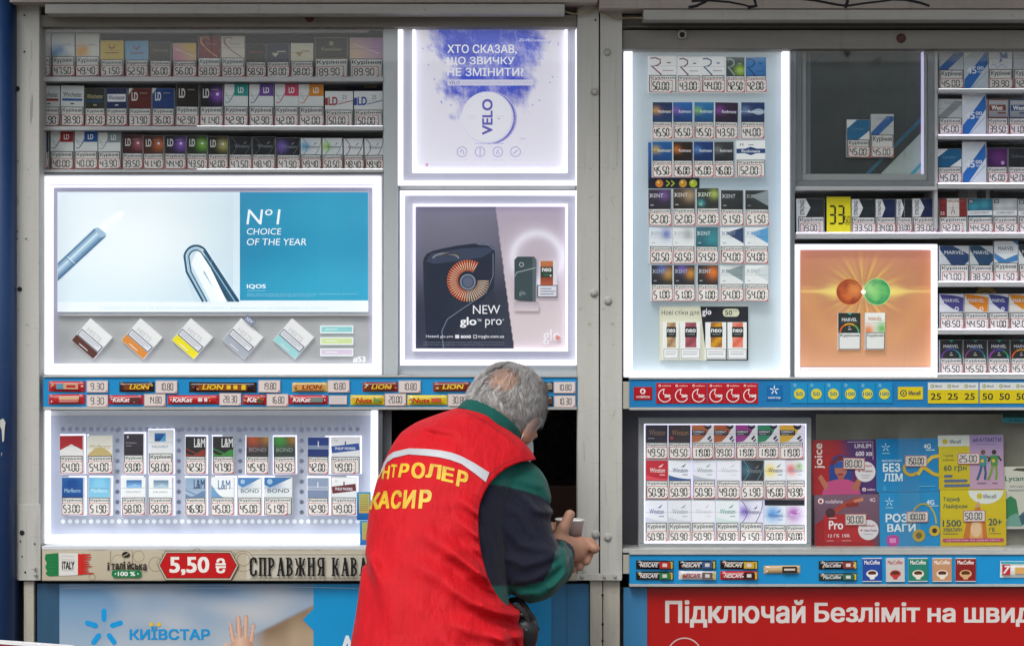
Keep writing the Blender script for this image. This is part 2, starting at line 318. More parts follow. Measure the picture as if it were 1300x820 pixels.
# street behind the camera, seen only as reflections in the glass
def street():
    b = empty('street_building', (0, -30, 0), 'pale low building across the street behind the viewer', 'building')
    wbox('wall', -26, 34, -38, -30, 0, 5.4, 'facade', b)
    wbox('roof', -26.4, 34.4, -38.4, -29.6, 5.4, 5.8, 'roof_sheet', b)
    first = None
    for i in range(12):
        for j in range(1):
            if first is None: first = wbox('window', -0.8, 0.8, -0.05, 0.06, 0, 1.8, 'facade_glass'); o = first
            else: o = first.copy(); COL.objects.link(o)
            o.parent = b; o.location = (-23.2 + i * 4.8, 0.0, 1.6 + j * 3.3)
    for n, (tx, ty, h, side) in enumerate(((-6.5, -17, 4.6, 'left'), (4.2, -19, 4.0, 'middle'), (9.5, -18, 5.0, 'right'))):
        t = empty('street_tree', (tx, ty, 0), 'leafy street tree behind the viewer, the %s one of three' % side, 'tree', 'street trees')
        bm = bmesh.new()
        def limb(a, c, r0, r1):
            a, c = Vector(a), Vector(c); q = (c - a).to_track_quat('Z', 'Y'); vs = []
            for P, r in ((a, r0), (c, r1)): vs.append([bm.verts.new(P + q @ Vector((r * math.cos(k * math.pi / 4), r * math.sin(k * math.pi / 4), 0))) for k in range(8)])
            for k in range(8): bm.faces.new((vs[0][k], vs[0][(k + 1) % 8], vs[1][(k + 1) % 8], vs[1][k]))
        limb((0, 0, 0), (0.1, 0, h * 0.45), 0.16, 0.11)
        tips = []
        for k in range(7):
            a = k * 0.9 + n; e = (0.1 + 1.3 * math.cos(a), 1.3 * math.sin(a), h * (0.62 + 0.04 * (k % 4))); limb((0.1, 0, h * 0.4), e, 0.08, 0.03); tips.append(e)
        me = bpy.data.meshes.new('trunk'); bm.to_mesh(me); bm.free(); me.materials.append(M['bark']); link('trunk', me, t)
        rs = np.random.RandomState(n); N = 2600
        c = np.array(tips)[rs.randint(0, 7, N)] + rs.randn(N, 3) * np.array([0.55, 0.55, 0.5]); c[:, 2] += 0.3
        d1 = rs.randn(N, 3); d1 /= np.linalg.norm(d1, axis=1)[:, None]; d2 = np.cross(d1, rs.randn(N, 3)); d2 /= np.linalg.norm(d2, axis=1)[:, None]
        V = np.stack([c - d1 * 0.09, c + d2 * 0.05, c + d1 * 0.09, c - d2 * 0.05], 1).reshape(-1, 3)
        me = bpy.data.meshes.new('crown'); me.from_pydata(V.tolist(), [], [(4 * i, 4 * i + 1, 4 * i + 2, 4 * i + 3) for i in range(N)]); me.materials.append(M['leaf']); link('crown', me, t)
street()

# neighbouring blue kiosk (left edge) : rounded steel corner
def blue_neighbour():
    e = empty('blue_kiosk', (X(-30, -0.02), 0.0, 0), 'dark blue painted steel kiosk at the left edge beside the grey corner post', 'kiosk')
    bm = bmesh.new(); x1 = X(17.5, -0.03) - e.location.x; pts = [(-1.2, -0.05), (x1 - 0.035, -0.05)]
    for i in range(1, 9): a = math.radians(-90 + i * 11.25); pts.append((x1 - 0.035 + 0.035 * math.cos(a), -0.015 + 0.035 * math.sin(a)))
    pts += [(x1, 0.9), (-1.2, 0.9)]
    lo = [bm.verts.new((p[0], p[1], 0.02)) for p in pts]; hi = [bm.verts.new((p[0], p[1], 2.7)) for p in pts]; n = len(pts)
    for i in range(n): bm.faces.new((lo[i], lo[(i + 1) % n], hi[(i + 1) % n], hi[i]))
    bm.faces.new(hi); bm.faces.new(lo[::-1])
    for f in bm.faces: f.smooth = len(f.verts) == 4
    me = bpy.data.meshes.new('wall'); bm.to_mesh(me); bm.free(); me.materials.append(M['blue_paint']); link('wall', me, e)
    me = bpy.data.meshes.new('seam'); w = wbox('seam', X(0.5) - 0.002, X(0.5) + 0.003, -0.0535, -0.049, 1.42, 2.7, 'panel_teal', e)
    p = P_(3, 545, -0.0505); p.poly([(0, 533), (4, 531), (7, 536), (6, 543), (5, 560), (3, 561), (2, 545), (0, 541)], '#b9bdb4'); p.poly([(1, 575), (3, 574), (2, 580)], '#8894a5')
    place('chipped_paint', p, 'print', -0.0505, e)
blue_neighbour()

# low red board standing in front, bottom-left corner
def red_board():
    y = -1.15; e = empty('street_board', (X(-150, y), y, 0), 'low red board with a white top edge at the bottom left corner', 'board')
    x0 = X(-150, y); L = X(92, y) - x0; z0, z1 = Z(803, y), Z(820.5, y)
    def sl(name, lo, hi, y0, y1, mat):
        V = [(xx, yy, (z0 if xx == 0 else z1) + dz) for xx in (0, L) for yy in (y0, y1) for dz in (lo, hi)]
        me = bpy.data.meshes.new(name); me.from_pydata(V, [], [(0, 1, 3, 2), (4, 6, 7, 5), (0, 4, 5, 1), (2, 3, 7, 6), (0, 2, 6, 4), (1, 5, 7, 3)]); me.materials.append(M[mat]); link(name, me, e)
    sl('board_panel', -.42, -.0045, 0.0, .016, 'red_board'); sl('edge_trim', -.0044, 0, -.002, .018, 'white_plastic')
    for xx in (.03, L - .06): wbox('leg', x0 + xx, x0 + xx + .03, y + .0165, y + .04, 0, z1 - .1, 'dark_frame', e)
red_board()

# ------------------------------------------------------------------ kiosk
K = empty('kiosk', (0, 0, 0), 'grey aluminium tobacco kiosk with glazed display windows and a dark serving window', 'kiosk')
kb = lambda n, *a, **k: pbox(n, *a, parent=K, **k)
XL, XR = X(15), X(1500)
# carcass
wbox('side_wall', XL + 0.004, XL + 0.04, 0.081, 1.9, 0.06, 2.5, 'alu', K); wbox('side_wall', XR - 0.04, XR - 0.004, 0.081, 1.9, 0.06, 2.5, 'alu', K)
wbox('back_wall', XL, XR, 1.901, 1.95, 0.06, 2.5, 'alu', K); wbox('roof', XL - 0.1, XR + 0.1, -0.50, 2.0, 2.52, 2.64, 'roof_sheet', K, 0.01)
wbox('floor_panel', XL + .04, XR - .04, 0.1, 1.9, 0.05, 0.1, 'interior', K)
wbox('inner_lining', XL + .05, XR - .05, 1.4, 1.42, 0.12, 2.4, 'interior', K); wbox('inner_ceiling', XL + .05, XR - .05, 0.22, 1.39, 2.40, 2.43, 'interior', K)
wbox('soffit', XL - .05, XR + .05, -0.46, -0.066, 2.49, 2.515, 'fascia', K)  # unseen visor: roof and soffit drawn forward to darken the header
# posts
kb('corner_post', 15.5, -12, 50, 736, 0.0, 0.08, 'alu', bev=0.003)
kb('centre_post', 733, -12, 760.3, 735, 0.0, 0.08, 'alu', bev=0.002)
kb('centre_post', 762, 10, 790, 735, -0.001, 0.08, 'alu', bev=0.002)
wbox('post_core', X(759), X(763), 0.02, 0.07, Z(735), 2.48, 'hole', K)
br = kb('bracket', 23, 640, 51.5, 736.5, -0.004, -0.0005, 'alu', bev=0.0008)
br2 = kb('bracket', 731, 728, 789.5, 736.5, -0.008, -0.0015, 'alu', bev=0.0008)
kb('lower_post', 30, 737.5, 43, 1235, 0.006, 0.07, 'alu_low', bev=0.002)
kb('lower_post', 749, 736.5, 764.5, 1235, 0.004, 0.07, 'alu_low', bev=0.002); kb('lower_post', 765.5, 736.5, 787, 1235, 0.008, 0.07, 'alu_low', bev=0.002)
kb('lower_post', 1460, 736.5, 1490, 1235, 0.004, 0.07, 'alu_low', bev=0.002)
kb('corner_post', 1462, -12, 1499, 736, 0.0, 0.08, 'alu', bev=0.003)
# bolts, rivets and holes
def disc(name, px, py, r, y, mat, parent, h=0.003, n=16, dome=True):
    bm = bmesh.new(); k = kk(y); R = r * k
    rings = [(R, 0), (R, -h * 0.45), (R * 0.8, -h * 0.85), (R * 0.35, -h)] if dome else [(R, 0), (R, -h), (R * .4, -h)]
    vs = [[bm.verts.new((q * math.cos(i * 2 * math.pi / n), d, q * math.sin(i * 2 * math.pi / n))) for i in range(n)] for q, d in rings]
    for a, b in zip(vs, vs[1:]):
        for i in range(n): bm.faces.new((a[i], a[(i + 1) % n], b[(i + 1) % n], b[i]))
    bm.faces.new(vs[-1][::-1]); bmesh.ops.recalc_face_normals(bm, faces=bm.faces)
    for f in bm.faces: f.smooth = True
    me = bpy.data.meshes.new(name); bm.to_mesh(me); bm.free(); me.materials.append(M[mat])
    return link(name, me, parent, Vector((X(px, y), y, Z(py, y))) - rel(parent))
for px, py, r in ((771, 67, 4.2), (755, 117, 4.2), (754, 372, 4.4), (772, 382, 4.6), (756, 678, 4.4), (771.5, 682, 4.4)):
    b = disc('bolt', px, py, r, -0.0011, 'rivet', K, 0.006); w = disc('bolt_washer', px, py, r * 1.25, -0.0006, 'alu', K, 0.0012, dome=False)
for px, py in ((44, 721), (45, 729), (740, 722), (739, 732), (767, 731.5), (781, 731.5)): disc('bolt', px, py, 2.2, -0.0085, 'rivet', br if px < 100 else br2, 0.004)
for px, py, r, m in ((22, 113, 3.2, 'hole'), (25, 367, 3.0, 'hole'), (28, 676, 3.2, 'hole'), (19, 20, 1, 'hole'), (31, 20, 1.1, 'hole'), (19, 66, 1, 'hole'), (31, 66, 1.2, 'hole'), (20, 125, .9, 'hole'), (23, 205, .9, 'hole'), (20, 231, .9, 'hole'),
                     (26, 687, 1.0, 'hole'), (44, 690, 1.1, 'hole'), (22, 294, 0.8, 'hole'), (22, 303, .9, 'hole'), (33, 303, .9, 'hole'), (756, 731, 1.6, 'hole'), (756, 26, 1.2, 'hole'), (28, 706, 1, 'hole'), (32, 726, 1.3, 'hole'), (381, 24, 0.6, 'hole')):
    disc('screw_hole', px, py, r, -0.0046 if py > 640 and px < 60 else -0.0015, m, K, 0.0006, dome=False)
for py in (755, 792, 813): disc('screw_hole', 765, py, 1.6, 0.0034, 'hole', K, 0.0004, dome=False)
p = P_(35, 400, -0.0004)
for L in ([(40, 52), (40.5, 78)], [(39, 88), (40, 96)], [(40.5, 120), (39.5, 157)], [(41.5, 122), (41, 150)], [(38.5, 128), (39, 156)], [(22, 250), (23, 262)], [(21.5, 252), (24, 258)], [(44, 640), (43, 690)]): p = P_(L[0][0], L[0][1], -.0004); p.line(L, .35, '#6d6a62'); place('pen_mark', p, 'print', -0.0004, K)
p = P_(760, 400, -0.0016)
for L in ([(775, 250), (779, 262)], [(741, 560), (742, 585)], [(781, 520), (777, 531)], [(768, 610), (770, 640)], [(784, 160), (783, 210)]): p = P_(L[0][0], L[0][1], -.0016); p.line(L, .35, '#8b887e'); place('scratch_mark', p, 'print', -0.0016, K)
# header
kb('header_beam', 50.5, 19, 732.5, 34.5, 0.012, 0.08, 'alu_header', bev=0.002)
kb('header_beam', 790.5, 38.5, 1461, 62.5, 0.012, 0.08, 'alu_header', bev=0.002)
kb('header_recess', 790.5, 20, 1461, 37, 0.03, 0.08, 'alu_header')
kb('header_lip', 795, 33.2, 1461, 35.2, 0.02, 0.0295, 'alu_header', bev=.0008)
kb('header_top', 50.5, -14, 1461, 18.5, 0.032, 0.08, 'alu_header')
wbox('fascia_board', X(12, -.06), X(758.8, -.06), -0.06, 0.028, Z(3.4, -.06), 2.515, 'fascia', K, 0.002)
f2 = wbox('fascia_board', X(760.6, -.06), X(1500, -.06), -0.06, 0.028, Z(11.0, -.06), 2.515, 'fascia', K, 0.002)
def lamp(px0, py0, px1, py1):
    a = pbox('lamp_housing', px0, py0, px1, py1, -0.052, 0.010, 'lamp_housing', K, 0.002); return a
lamp(57, 5, 717, 17.5); lamp(817, 12.2, 1450, 25.3)
kb('inner_lamp', 51, 35.2, 468, 41.5, 0.075, 0.10, 'shelf', bev=0.001)
d = disc('plug', 866, 44.5, 5.6, 0.0118, 'lamp_housing', K, 0.008, dome=False); disc('plug_hole', 866, 44.5, 3.6, 0.0036, 'hole', K, 0.0006, dome=False)
disc('rust_spot', 1144, 49, 6, 0.0116, 'rust', K, 0.004); disc('rust_spot', 393, 23, 5.5, 0.0116, 'rust', K, 0.003)
p = P_(1000, 5, -0.0606)
for L, w in (([(874, 10), (884, 8), (895, 3), (905, -3)], 4), ([(878, 2), (900, 1), (925, 3), (946, 7), (954, 10)], 3), ([(949, 10), (960, 8), (957, -3)], 5), ([(1010, -2), (1035, 1), (1060, 6), (1075, 8), (1095, 5), (1120, 2), (1140, -1)], 3.2), ([(1073, 10.5), (1076, 2), (1075, -4)], 4.5), ([(1130, -1), (1150, 0), (1168, 4), (1180, 8)], 4)):
    p.line(L, w, '#17141a', w * 0.7)
g = place('graffiti_stroke', p, 'print', -0.0606, K)
def tube(name, pts, r, mat, parent, n=8):
    bm = bmesh.new(); prev = None; P = [Vector(q) for q in pts]
    fine = []
    for i in range(len(P) - 1):
        p0 = P[max(i - 1, 0)]; p1 = P[i]; p2 = P[i + 1]; p3 = P[min(i + 2, len(P) - 1)]
        for t in np.linspace(0, 1, 6, endpoint=False): fine.append(0.5 * ((2 * p1) + (p2 - p0) * t + (2 * p0 - 5 * p1 + 4 * p2 - p3) * t * t + (3 * p1 - p0 - 3 * p2 + p3) * t ** 3))
    fine.append(P[-1]); off = rel(parent)
    for i, c in enumerate(fine):
        d = (fine[min(i + 1, len(fine) - 1)] - fine[max(i - 1, 0)]).normalized(); q = d.to_track_quat('Z', 'Y')
        ring = [bm.verts.new(c - off + q @ Vector((r * math.cos(a * 2 * math.pi / n), r * math.sin(a * 2 * math.pi / n), 0))) for a in range(n)]
        if prev:
            for a in range(n): bm.faces.new((prev[a], prev[(a + 1) % n], ring[(a + 1) % n], ring[a]))
        prev = ring
    for f in bm.faces: f.smooth = True
    me = bpy.data.meshes.new(name); bm.to_mesh(me); bm.free(); me.materials.append(M[mat]); return link(name, me, parent)
def W(px, py, y): return (X(px, y), y, Z(py, y))
tube('cable', [W(717, 15, -.03), W(730, 18, -.02), (X(748), -.012, Z(17)), (X(757), -.012, Z(11)), (X(758), -.012, Z(4))], 0.0016, 'cable', K)
tube('cable', [W(757, 4, -.012), W(758, 12, -.012), W(768, 18, -.014), W(782, 23.5, -.012), W(800, 23, -.012), W(818, 23.5, -.03)], 0.0017, 'cable', K)
tube('cable', [W(732, 15, -.006), W(738, 9, -.006), W(750, 6, -.006), W(757, 7, -.008)], 0.0012, 'cable', K)
# window back walls, dividers and shelves
kb('back_panel', 48, 34, 488, 222, 0.19, 0.20, 'navy_back')
kb('back_panel', 1005, 60, 1461, 480, 0.19, 0.20, 'grey_back')
kb('backing_sheet', 486, 34.5, 733, 480, 0.080, 0.09, 'white_trim')
kb('sheet_seam', 508, 236.3, 731, 240.5, 0.074, 0.0795, 'rail', bev=.001)
kb('sheet_rail', 487, 464, 733, 476, 0.066, 0.0795, 'white_trim', bev=.001)
kb('shelf', 49, 97.6, 486.5, 103.5, 0.046, 0.19, 'shelf', bev=.0008); kb('shelf', 49, 160.6, 486.5, 165.5, 0.046, 0.19, 'shelf', bev=.0008); kb('shelf', 49, 215.4, 486.5, 219.2, 0.046, 0.19, 'shelf', bev=.0008)
kb('side_trim', 486.8, 35, 505, 476, 0.05, 0.079, 'white_trim', bev=.001)
kb('window_divider', 1003.5, 62.6, 1009, 480, 0.036, 0.06, 'grey_frame', bev=.001)
kb('window_divider', 1186, 62.6, 1190.5, 290, 0.056, 0.18, 'shelf', bev=.001)
for (a, b, c, d_) in ((1190.8, 113.6, 1461, 118), (1190.8, 172, 1461, 176.8), (1190.8, 233.2, 1461, 239.5), (1009.5, 296.2, 1461, 302.5), (1190.8, 358.2, 1461, 364), (1190.8, 418.2, 1461, 424.5), (1190.8, 474.6, 1461, 478.5)):
    kb('shelf', a, b, c, d_, 0.046, 0.19, 'shelf', bev=.0008)
kb('shelf', 1009.5, 236.6, 1190.4, 241.5, 0.046, 0.19, 'shelf', bev=.0008)
# LED strips glued under the shelf edges
for (a, c, yy, m) in ((250, 486, 214.2, 'led_dim'), (250, 486, 159.6, 'led_dim'), (1192, 1461, 112.6, 'led_dim'), (1192, 1461, 171, 'led_shelf'), (1192, 1461, 232.2, 'led_shelf'), (1011, 1461, 295.2, 'led_shelf'), (1192, 1461, 357.2, 'led_shelf'), (1192, 1461, 417.2, 'led_shelf'), (1192, 1461, 473.6, 'led_shelf')):
    kb('led_strip', a, yy, c, yy + 1.2, 0.047, 0.052, m)
# glazing
for (a, b, c, d_) in ((50.2, 35, 268, 479.6), (268.6, 35, 505, 479.6), (505.6, 35, 732.6, 479.6), (790.6, 63, 1148, 479.6), (1148.6, 63, 1461, 479.6), (55, 520.6, 268, 692.8), (268.6, 520.6, 479.6, 692.8)):
    kb('window_pane', a, b, c, d_, 0.030, 0.034, 'glass')
kb('window_pane', 790.6, 520.6, 1168, 702, 0.030, 0.034, 'glass'); kb('window_pane', 1141, 520.6, 1461, 702, 0.037, 0.041, 'glass')
# serving window: reveal, jamb, counter, dark interior with a patterned hanging
kb('window_jamb', 480.2, 520, 485.5, 697, 0.0, 0.08, 'dark_frame'); kb('sliding_pane', 486, 521, 497, 696, 0.045, 0.049, 'grey_frame')
kb('counter', 480.5, 697, 732.6, 701, -0.03, 0.5, 'alu_low', bev=.002)
kb('lower_window_back', 48, 520, 479, 700, 0.16, 0.165, 'navy_back')
kb('sill', 53, 693, 479.5, 697.2, -0.006, 0.15, 'white_trim', bev=.0008)
p = P_(270, 692, 0.058); p.grid(55, 688, 478, 697, 160, 3, lambda u, v: np.clip(0.17 + 0.12 * fbm(u * 9, v * 2, 3, 3, 3)[:, None] + np.array([[0, 0, .03]]), 0.01, 1))
place('felt_strip', p, 'print', 0.058, K)
h = empty('patterned_hanging', (X(700, 0.9), 0.9, Z(700, 0.9)), 'black patterned cloth hanging dimly inside the serving window', 'hanging')
p = P_(690, 700, 0.9)
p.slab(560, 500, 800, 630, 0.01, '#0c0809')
rs = np.random.RandomState(4)
for i in range(70):
    cx, cy, r = 600 + rs.rand() * 170, 510 + rs.rand() * 105, 3 + rs.rand() * 7; p.ring(cx, cy, r, 1.1, '#45322e', a0=rs.rand() * 360, a1=rs.rand() * 360 + 200, n=14)
for r in (5, 9, 13): p.ring(708, 548, r, 1.3, '#4a342c', n=20)
place('cloth', p, 'print', 0.9, h)
pbox('stock_box', 695, 616, 745, 662, 0.62, 0.8, 'brownbox', None, 0.004)
tag(bpy.data.objects['stock_box'], 'dim reddish brown cardboard box inside the dark serving window', 'box')
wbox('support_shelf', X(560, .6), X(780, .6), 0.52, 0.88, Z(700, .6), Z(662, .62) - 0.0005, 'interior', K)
# lower cladding
kb('lower_backing', 43.5, 737.5, 748.5, 1235, 0.03, 0.07, 'hole'); kb('lower_backing', 787.5, 745, 1461, 1235, 0.03, 0.07, 'hole')
wbox('plinth', XL, XR, 0.01, 1.9, 0.0, 0.059, 'dark_frame', K)
kb('sill', 790.5, 696.5, 1461, 701.5, 0.0, 0.10, 'rail', bev=.001)
kb('window_back', 790.5, 520, 1461, 702, 0.16, 0.17, 'grey_back')
kb('hinge_block', 791, 485, 799, 519, 0.0, 0.05, 'alu_low', bev=.001); kb('hinge_block', 791, 704, 799, 728, 0.0, 0.05, 'alu_low', bev=.001)
# ------------------------------------------------------------------ cigarette packs
class Art:
    def __init__(s, p, x0, y0, x1, y1): s.p, s.x0, s.y0, s.w, s.h = p, x0, y0, x1 - x0, y1 - y0
    def X(s, u): return s.x0 + u * s.w
    def Y(s, v): return s.y0 + v * s.h
    def pt(s, pts): return [(s.X(a), s.Y(b)) for a, b in pts]
    def bg(s, c, c2=None, hor=False): s.p.rect(s.x0, s.y0, s.x0 + s.w, s.y0 + s.h, c, c2, hor)
    def rect(s, a, b, c, d, col, col2=None, hor=False): s.p.rect(s.X(a), s.Y(b), s.X(c), s.Y(d), col, col2, hor)
    def poly(s, pts, col): s.p.poly(s.pt(pts), col)
    def text(s, t, a, b, c, d, col, bold=0.0, shear=0.0, rot=0): s.p.text(t, s.X(a), s.Y(b), s.X(c), s.Y(d), col, bold, shear, rot)
    def line(s, pts, w, col, w1=None): s.p.line(s.pt(pts), w, col, w1)
    def circ(s, u, v, r, col, n=14): s.p.circ(s.X(u), s.Y(v), r * s.w, col, n=n)
    def ring(s, u, v, r, w, col, a0=0, a1=360): s.p.ring(s.X(u), s.Y(v), r * s.w, w, col, a0, a1, n=14)
    def blobs(s, base, bl, nx=9, ny=9, base2=None):
        def fn(u, v):
            c = np.tile(A(base), (len(u), 1)); c = mixc(c, A(base2), v) if base2 else c
            for cx, cy, r, col in bl: c = mixc(c, A(col), np.exp(-(((u - cx) ** 2 + ((v - cy) * s.h / s.w) ** 2) / r ** 2)))
            return c
        s.p.grid(s.x0, s.y0, s.x0 + s.w, s.y0 + s.h, nx, ny, fn)
def curve(f, n=10): return [f(i / n) for i in range(n + 1)]
D = {}
def plain(col, t=None, tc='#ffffff', col2=None, look=None):
    def f(a): a.bg(col, col2); t and a.text(t, .15, .42, .85, .58, tc, .01)
    return f
def ldsq(c):
    def f(a): a.bg('#e9ecec', '#dfe3e4'); a.line(curve(lambda t: (.05 + .6 * t, .35 + .35 * math.sin(t * 5))), 1.4, '#c3ced2'); a.line(curve(lambda t: (.05 + .7 * t, .55 + .3 * math.sin(t * 5 + 1))), 1.0, c); a.rect(.42, 0, 1, .52, c); a.text('LD', .58, .14, .82, .4, '#f3f3f3', .03)
    return f
def ldcol(bg, bg2, spot=None, white=False):
    def f(a):
        a.blobs(bg, [(.78, .5, .28, spot)] if spot else [(.8, .3, .5, bg2)], 8, 8, bg2)
        if white: a.poly([(0, 0), (.2, 0), (0, .3)], '#e8e8e8')
        a.text('LD', .12, .2, .4, .62, '#dcdcdc', .035)
        if spot: a.circ(.76, .45, .07, '#e8d8f0'); a.ring(.76, .45, .16, .7, spot)
        a.rect(.5, .22, .82, .27, '#8a8484')
    return f
def winch(bg, bar, tc): 
    def f(a):
        a.bg(bg); 
        if bar == 'band': a.rect(.06, .3, .94, .68, '#e6e8ee'); a.text('Winchester', .1, .36, .9, .58, '#1c2a66', .01)
        else: a.text('Winchester', .1, .3, .92, .52, tc, .012); a.rect(.06, .6, .94, .72, bar)
        a.rect(.42, .82, .58, .88, tc)
    return f
def winst(bg, line, spot=None, tc=None, big=False):
    def f(a):
        a.blobs(bg, [(.2, .5, .25, spot)] if spot else [(.5, .9, .4, bg)], 8, 8)
        a.line(curve(lambda t: (.08 + .25 * math.sin(t * 3.0), t)), .9, line); a.line(curve(lambda t: (1 - .3 * t * t, t)), .9, line)
        t = tc or '#7d8791'; a.text('Winston', .22, .42, .86, .62, t, .012); a.poly([(.6, .4), (.78, .22), (.72, .38)], t)
    return f
def wbig(bg, tc, sweep=None, spots=()):
    def f(a):
        a.blobs(bg, list(spots) or [(.5, 1.1, .4, bg)], 9, 8)
        if sweep: a.poly(curve(lambda t: (t, .93 - .2 * (1 - t) ** 2)) + [(1, 1), (0, 1)], sweep)
        a.text('Winston', .18, .38, .86, .6, tc, .012); a.poly([(.55, .34), (.8, .16), (.7, .33)], tc); a.rect(.62, .7, .86, .735, tc)
    return f
def curl(bg, ln, tc):
    def f(a): a.bg(bg); a.line(curve(lambda t: (.1 + .75 * t * t, .05 + .9 * t)), 1.2, ln); a.ring(.3, .25, .2, 1.0, ln, 90, 330); a.text('Glamour', .35, .3, .85, .4, tc)
    return f
def splash(bg, c1):
    def f(a): a.blobs(bg, [(.2, .8, .3, c1), (.38, .7, .15, c1)]); a.rect(.5, .45, .85, .49, '#a8adb0')
    return f
def logo(bg, bg2, tc, kind='txt'):
    def f(a):
        a.bg(bg, bg2)
        if kind == 'tri': a.poly([(.2, .5), (.55, .5), (.38, .75)], tc); a.rect(.45, .4, .85, .46, tc)
        elif kind == 'flower': a.line([(.35, .2), (.5, .5), (.65, .2)], 1.2, tc); a.line([(.35, .38), (.65, .38)], 1, tc); a.rect(.2, .62, .8, .67, tc)
        elif kind == 'crest': a.circ(.5, .28, .07, tc); a.text('Kensitas', .2, .45, .8, .62, tc, .01); a.p.frame(a.X(0), a.Y(0), a.X(1), a.Y(1), .8, '#7f6a45')
        else: a.text('Sobranie', .15, .35, .85, .5, tc, .005)
    return f
def grad(c1, c2, c3):
    def f(a): a.blobs(c1, [(.9, .2, .6, c2), (.1, .9, .5, c3)]); a.line([(.1, .3), (.9, .75)], .7, '#e8d8e0')
    return f
def chev(c, cw='#eceaea'):
    def f(a): a.bg(c); a.poly([(0, .72), (.5, .42), (1, .72), (1, 1), (0, 1)], cw)
    return f
def gold(c):
    def f(a): a.bg('#ece8dc'); a.poly([(0, 1)] + curve(lambda t: (t, .95 - .38 * math.sin(t * 3.14))) + [(1, 1)], c); a.text('Marlboro', .1, .42, .9, .66, '#c9bb90', .01)
    return f
def mblue(c1, c2, tc):
    def f(a): a.blobs(c1, [(.5, .3, .4, c2)], base2=c2); a.text('Marlboro', .12, .55, .88, .75, tc, .01); a.rect(.3, .15, .34, .5, c2); a.rect(.68, .1, .71, .5, c2)
    return f
def parl(dark=False, c='#2b63a8', c2='#8fc0e8', small=False):
    def f(a):
        if dark: a.bg('#463f4a', '#2c2630'); a.poly([(.14, .1), (.2, .24), (.26, .1)], '#d8d8e0'); a.text('Parliament', .1, .38, .65, .46, '#b9b4c0'); a.rect(.1, .55, .4, .58, '#9a94a0'); return
        a.bg('#eef0f2'); a.rect(.2, .12, .85, .52, c, c2); a.poly([(.2, .52), (.55, .3), (.85, .45), (.85, .52)], c2); a.text('PARLIAMENT', .18, .68, .82, .76, '#8a97a5', .01)
    return f
def parl2():
    def f(a): a.bg('#eef0f2'); a.rect(.25, .12, .72, .48, '#2a72b8', '#173f80'); a.poly([(.45, .48), (.72, .12), (.72, .48)], '#5aa5dc'); a.text('PARLIAMENT', .14, .66, .82, .76, '#8a97a5', .01)
    return f
def lm(bg, bg2, acc, tc='#e8e8e8'):
    def f(a): a.bg(bg, bg2); a.poly([(0, .9)] + curve(lambda t: (t, .8 + .15 * math.sin(t * 5)), 6) + [(1, 1), (0, 1)], acc); a.line(curve(lambda t: (t * .7, .6 + .35 * t)), 1.5, acc); a.text('L&M', .42, .08, .97, .55, tc, .02)
    return f
def lmw():
    def f(a): a.bg('#eef0f3'); a.poly([(0, .35)] + curve(lambda t: (.6 * t, .35 + .65 * math.sin(t * 1.57)), 6) + [(0, 1)], '#6f9fcc'); a.text('L&M', .3, .12, .85, .6, '#5f7fa8', .015)
    return f
def bond(bg, acc, tc, white=False):
    def f(a):
        a.blobs(bg, [(.3, .1, .35, acc), (.9, .1, .25, '#b08040' if not white else bg)], base2=bg)
        if white: a.poly([(0, 0), (1, 0), (.2, .5), (0, .35)], acc); a.circ(.2, .2, .1, '#9fc0dc')
        a.text('BOND', .12, .56, .9, .76, tc, .012)
    return f
def pmor(c, wide=True, grey=False):
    def f(a):
        a.bg('#f0f0f2', '#e4e6ea'); a.text('20' , .1, .12, .24, .24, '#b0b0b4'); a.poly([(0, .46), (.97, .3), (1, .66), (.03, .82)], c); a.text('PHILIP MORRIS', .14, .5, .85, .64, '#f0f0f4', .015, -0.0); a.line([(.5, .2), (.5, .42)], 1.6, c)
    return f
def pmb(c1, c2, c3):
    def f(a): a.bg(c1); a.rect(0, .42, 1, .62, c2); a.line([(.5, .2), (.5, .5)], 1.4, '#dde3ee'); a.text('MORRIS', .12, .5, .88, .58, '#8fa0c0', .01); a.rect(0, .62, 1, 1, c3)
    return f
def rr(bg, c, bg2=None, spot=None):
    def f(a):
        a.blobs(bg, [(.75, .7, .25, spot)] if spot else [(.5, .5, .3, bg)], 8, 8, bg2); 
        a.line([(.06, .12), (.25, .1), (.42, .2), (.42, .38), (.3, .5), (.1, .52), (.42, .92), (.46, .98)], 1.7, c); a.rect(.66, .32, .8, .38, c); a.rect(.5, .74, .9, .77, c)
    return f
def roth(bg, bg2, spot, wing=False):
    def f(a):
        a.blobs(bg, [(.18, .45, .2, spot), (.2, .8, .2, bg2)], 8, 8, bg2)
        if wing: a.poly(curve(lambda t: (t, .42 + .1 * math.sin(t * 6.3))) + curve(lambda t: (1 - t, .55 - .1 * math.sin((1 - t) * 6.3))), '#9fb2c8')
        a.line([(0, .45), (1, .45)], .6, spot); a.text('Rothmans', .3, .4, .92, .56, '#dfe4ea', .01)
    return f
def rothw():
    def f(a): a.bg('#eef0f2'); a.poly([(0, .42), (.3, .42), (.5, .32), (.7, .42), (1, .42), (1, .66), (.7, .66), (.5, .76), (.3, .66), (0, .66)], '#28497c'); a.text('Rothmans', .18, .46, .82, .62, '#eef0f4', .012); a.rect(.12, .14, .16, .26, '#8893a2'); a.rect(.2, .14, .24, .26, '#8893a2'); a.rect(.42, .2, .6, .24, '#777777')
    return f
def kent(bg, bg2, tc, wedge=None, spots=()):
    def f(a):
        a.blobs(bg, list(spots) or [(.5, .5, .3, bg)], 9, 8, bg2)
        if wedge: a.poly([(.22, .3), (1, 0), (1, .85)], wedge)
        a.text('KENT', .1, .22, .66, .42, tc, .012); a.line([(.06, .22), (.12, .32), (.06, .42)], 1, tc)
        a.rect(.1, .8, .24, .84, tc)
    return f
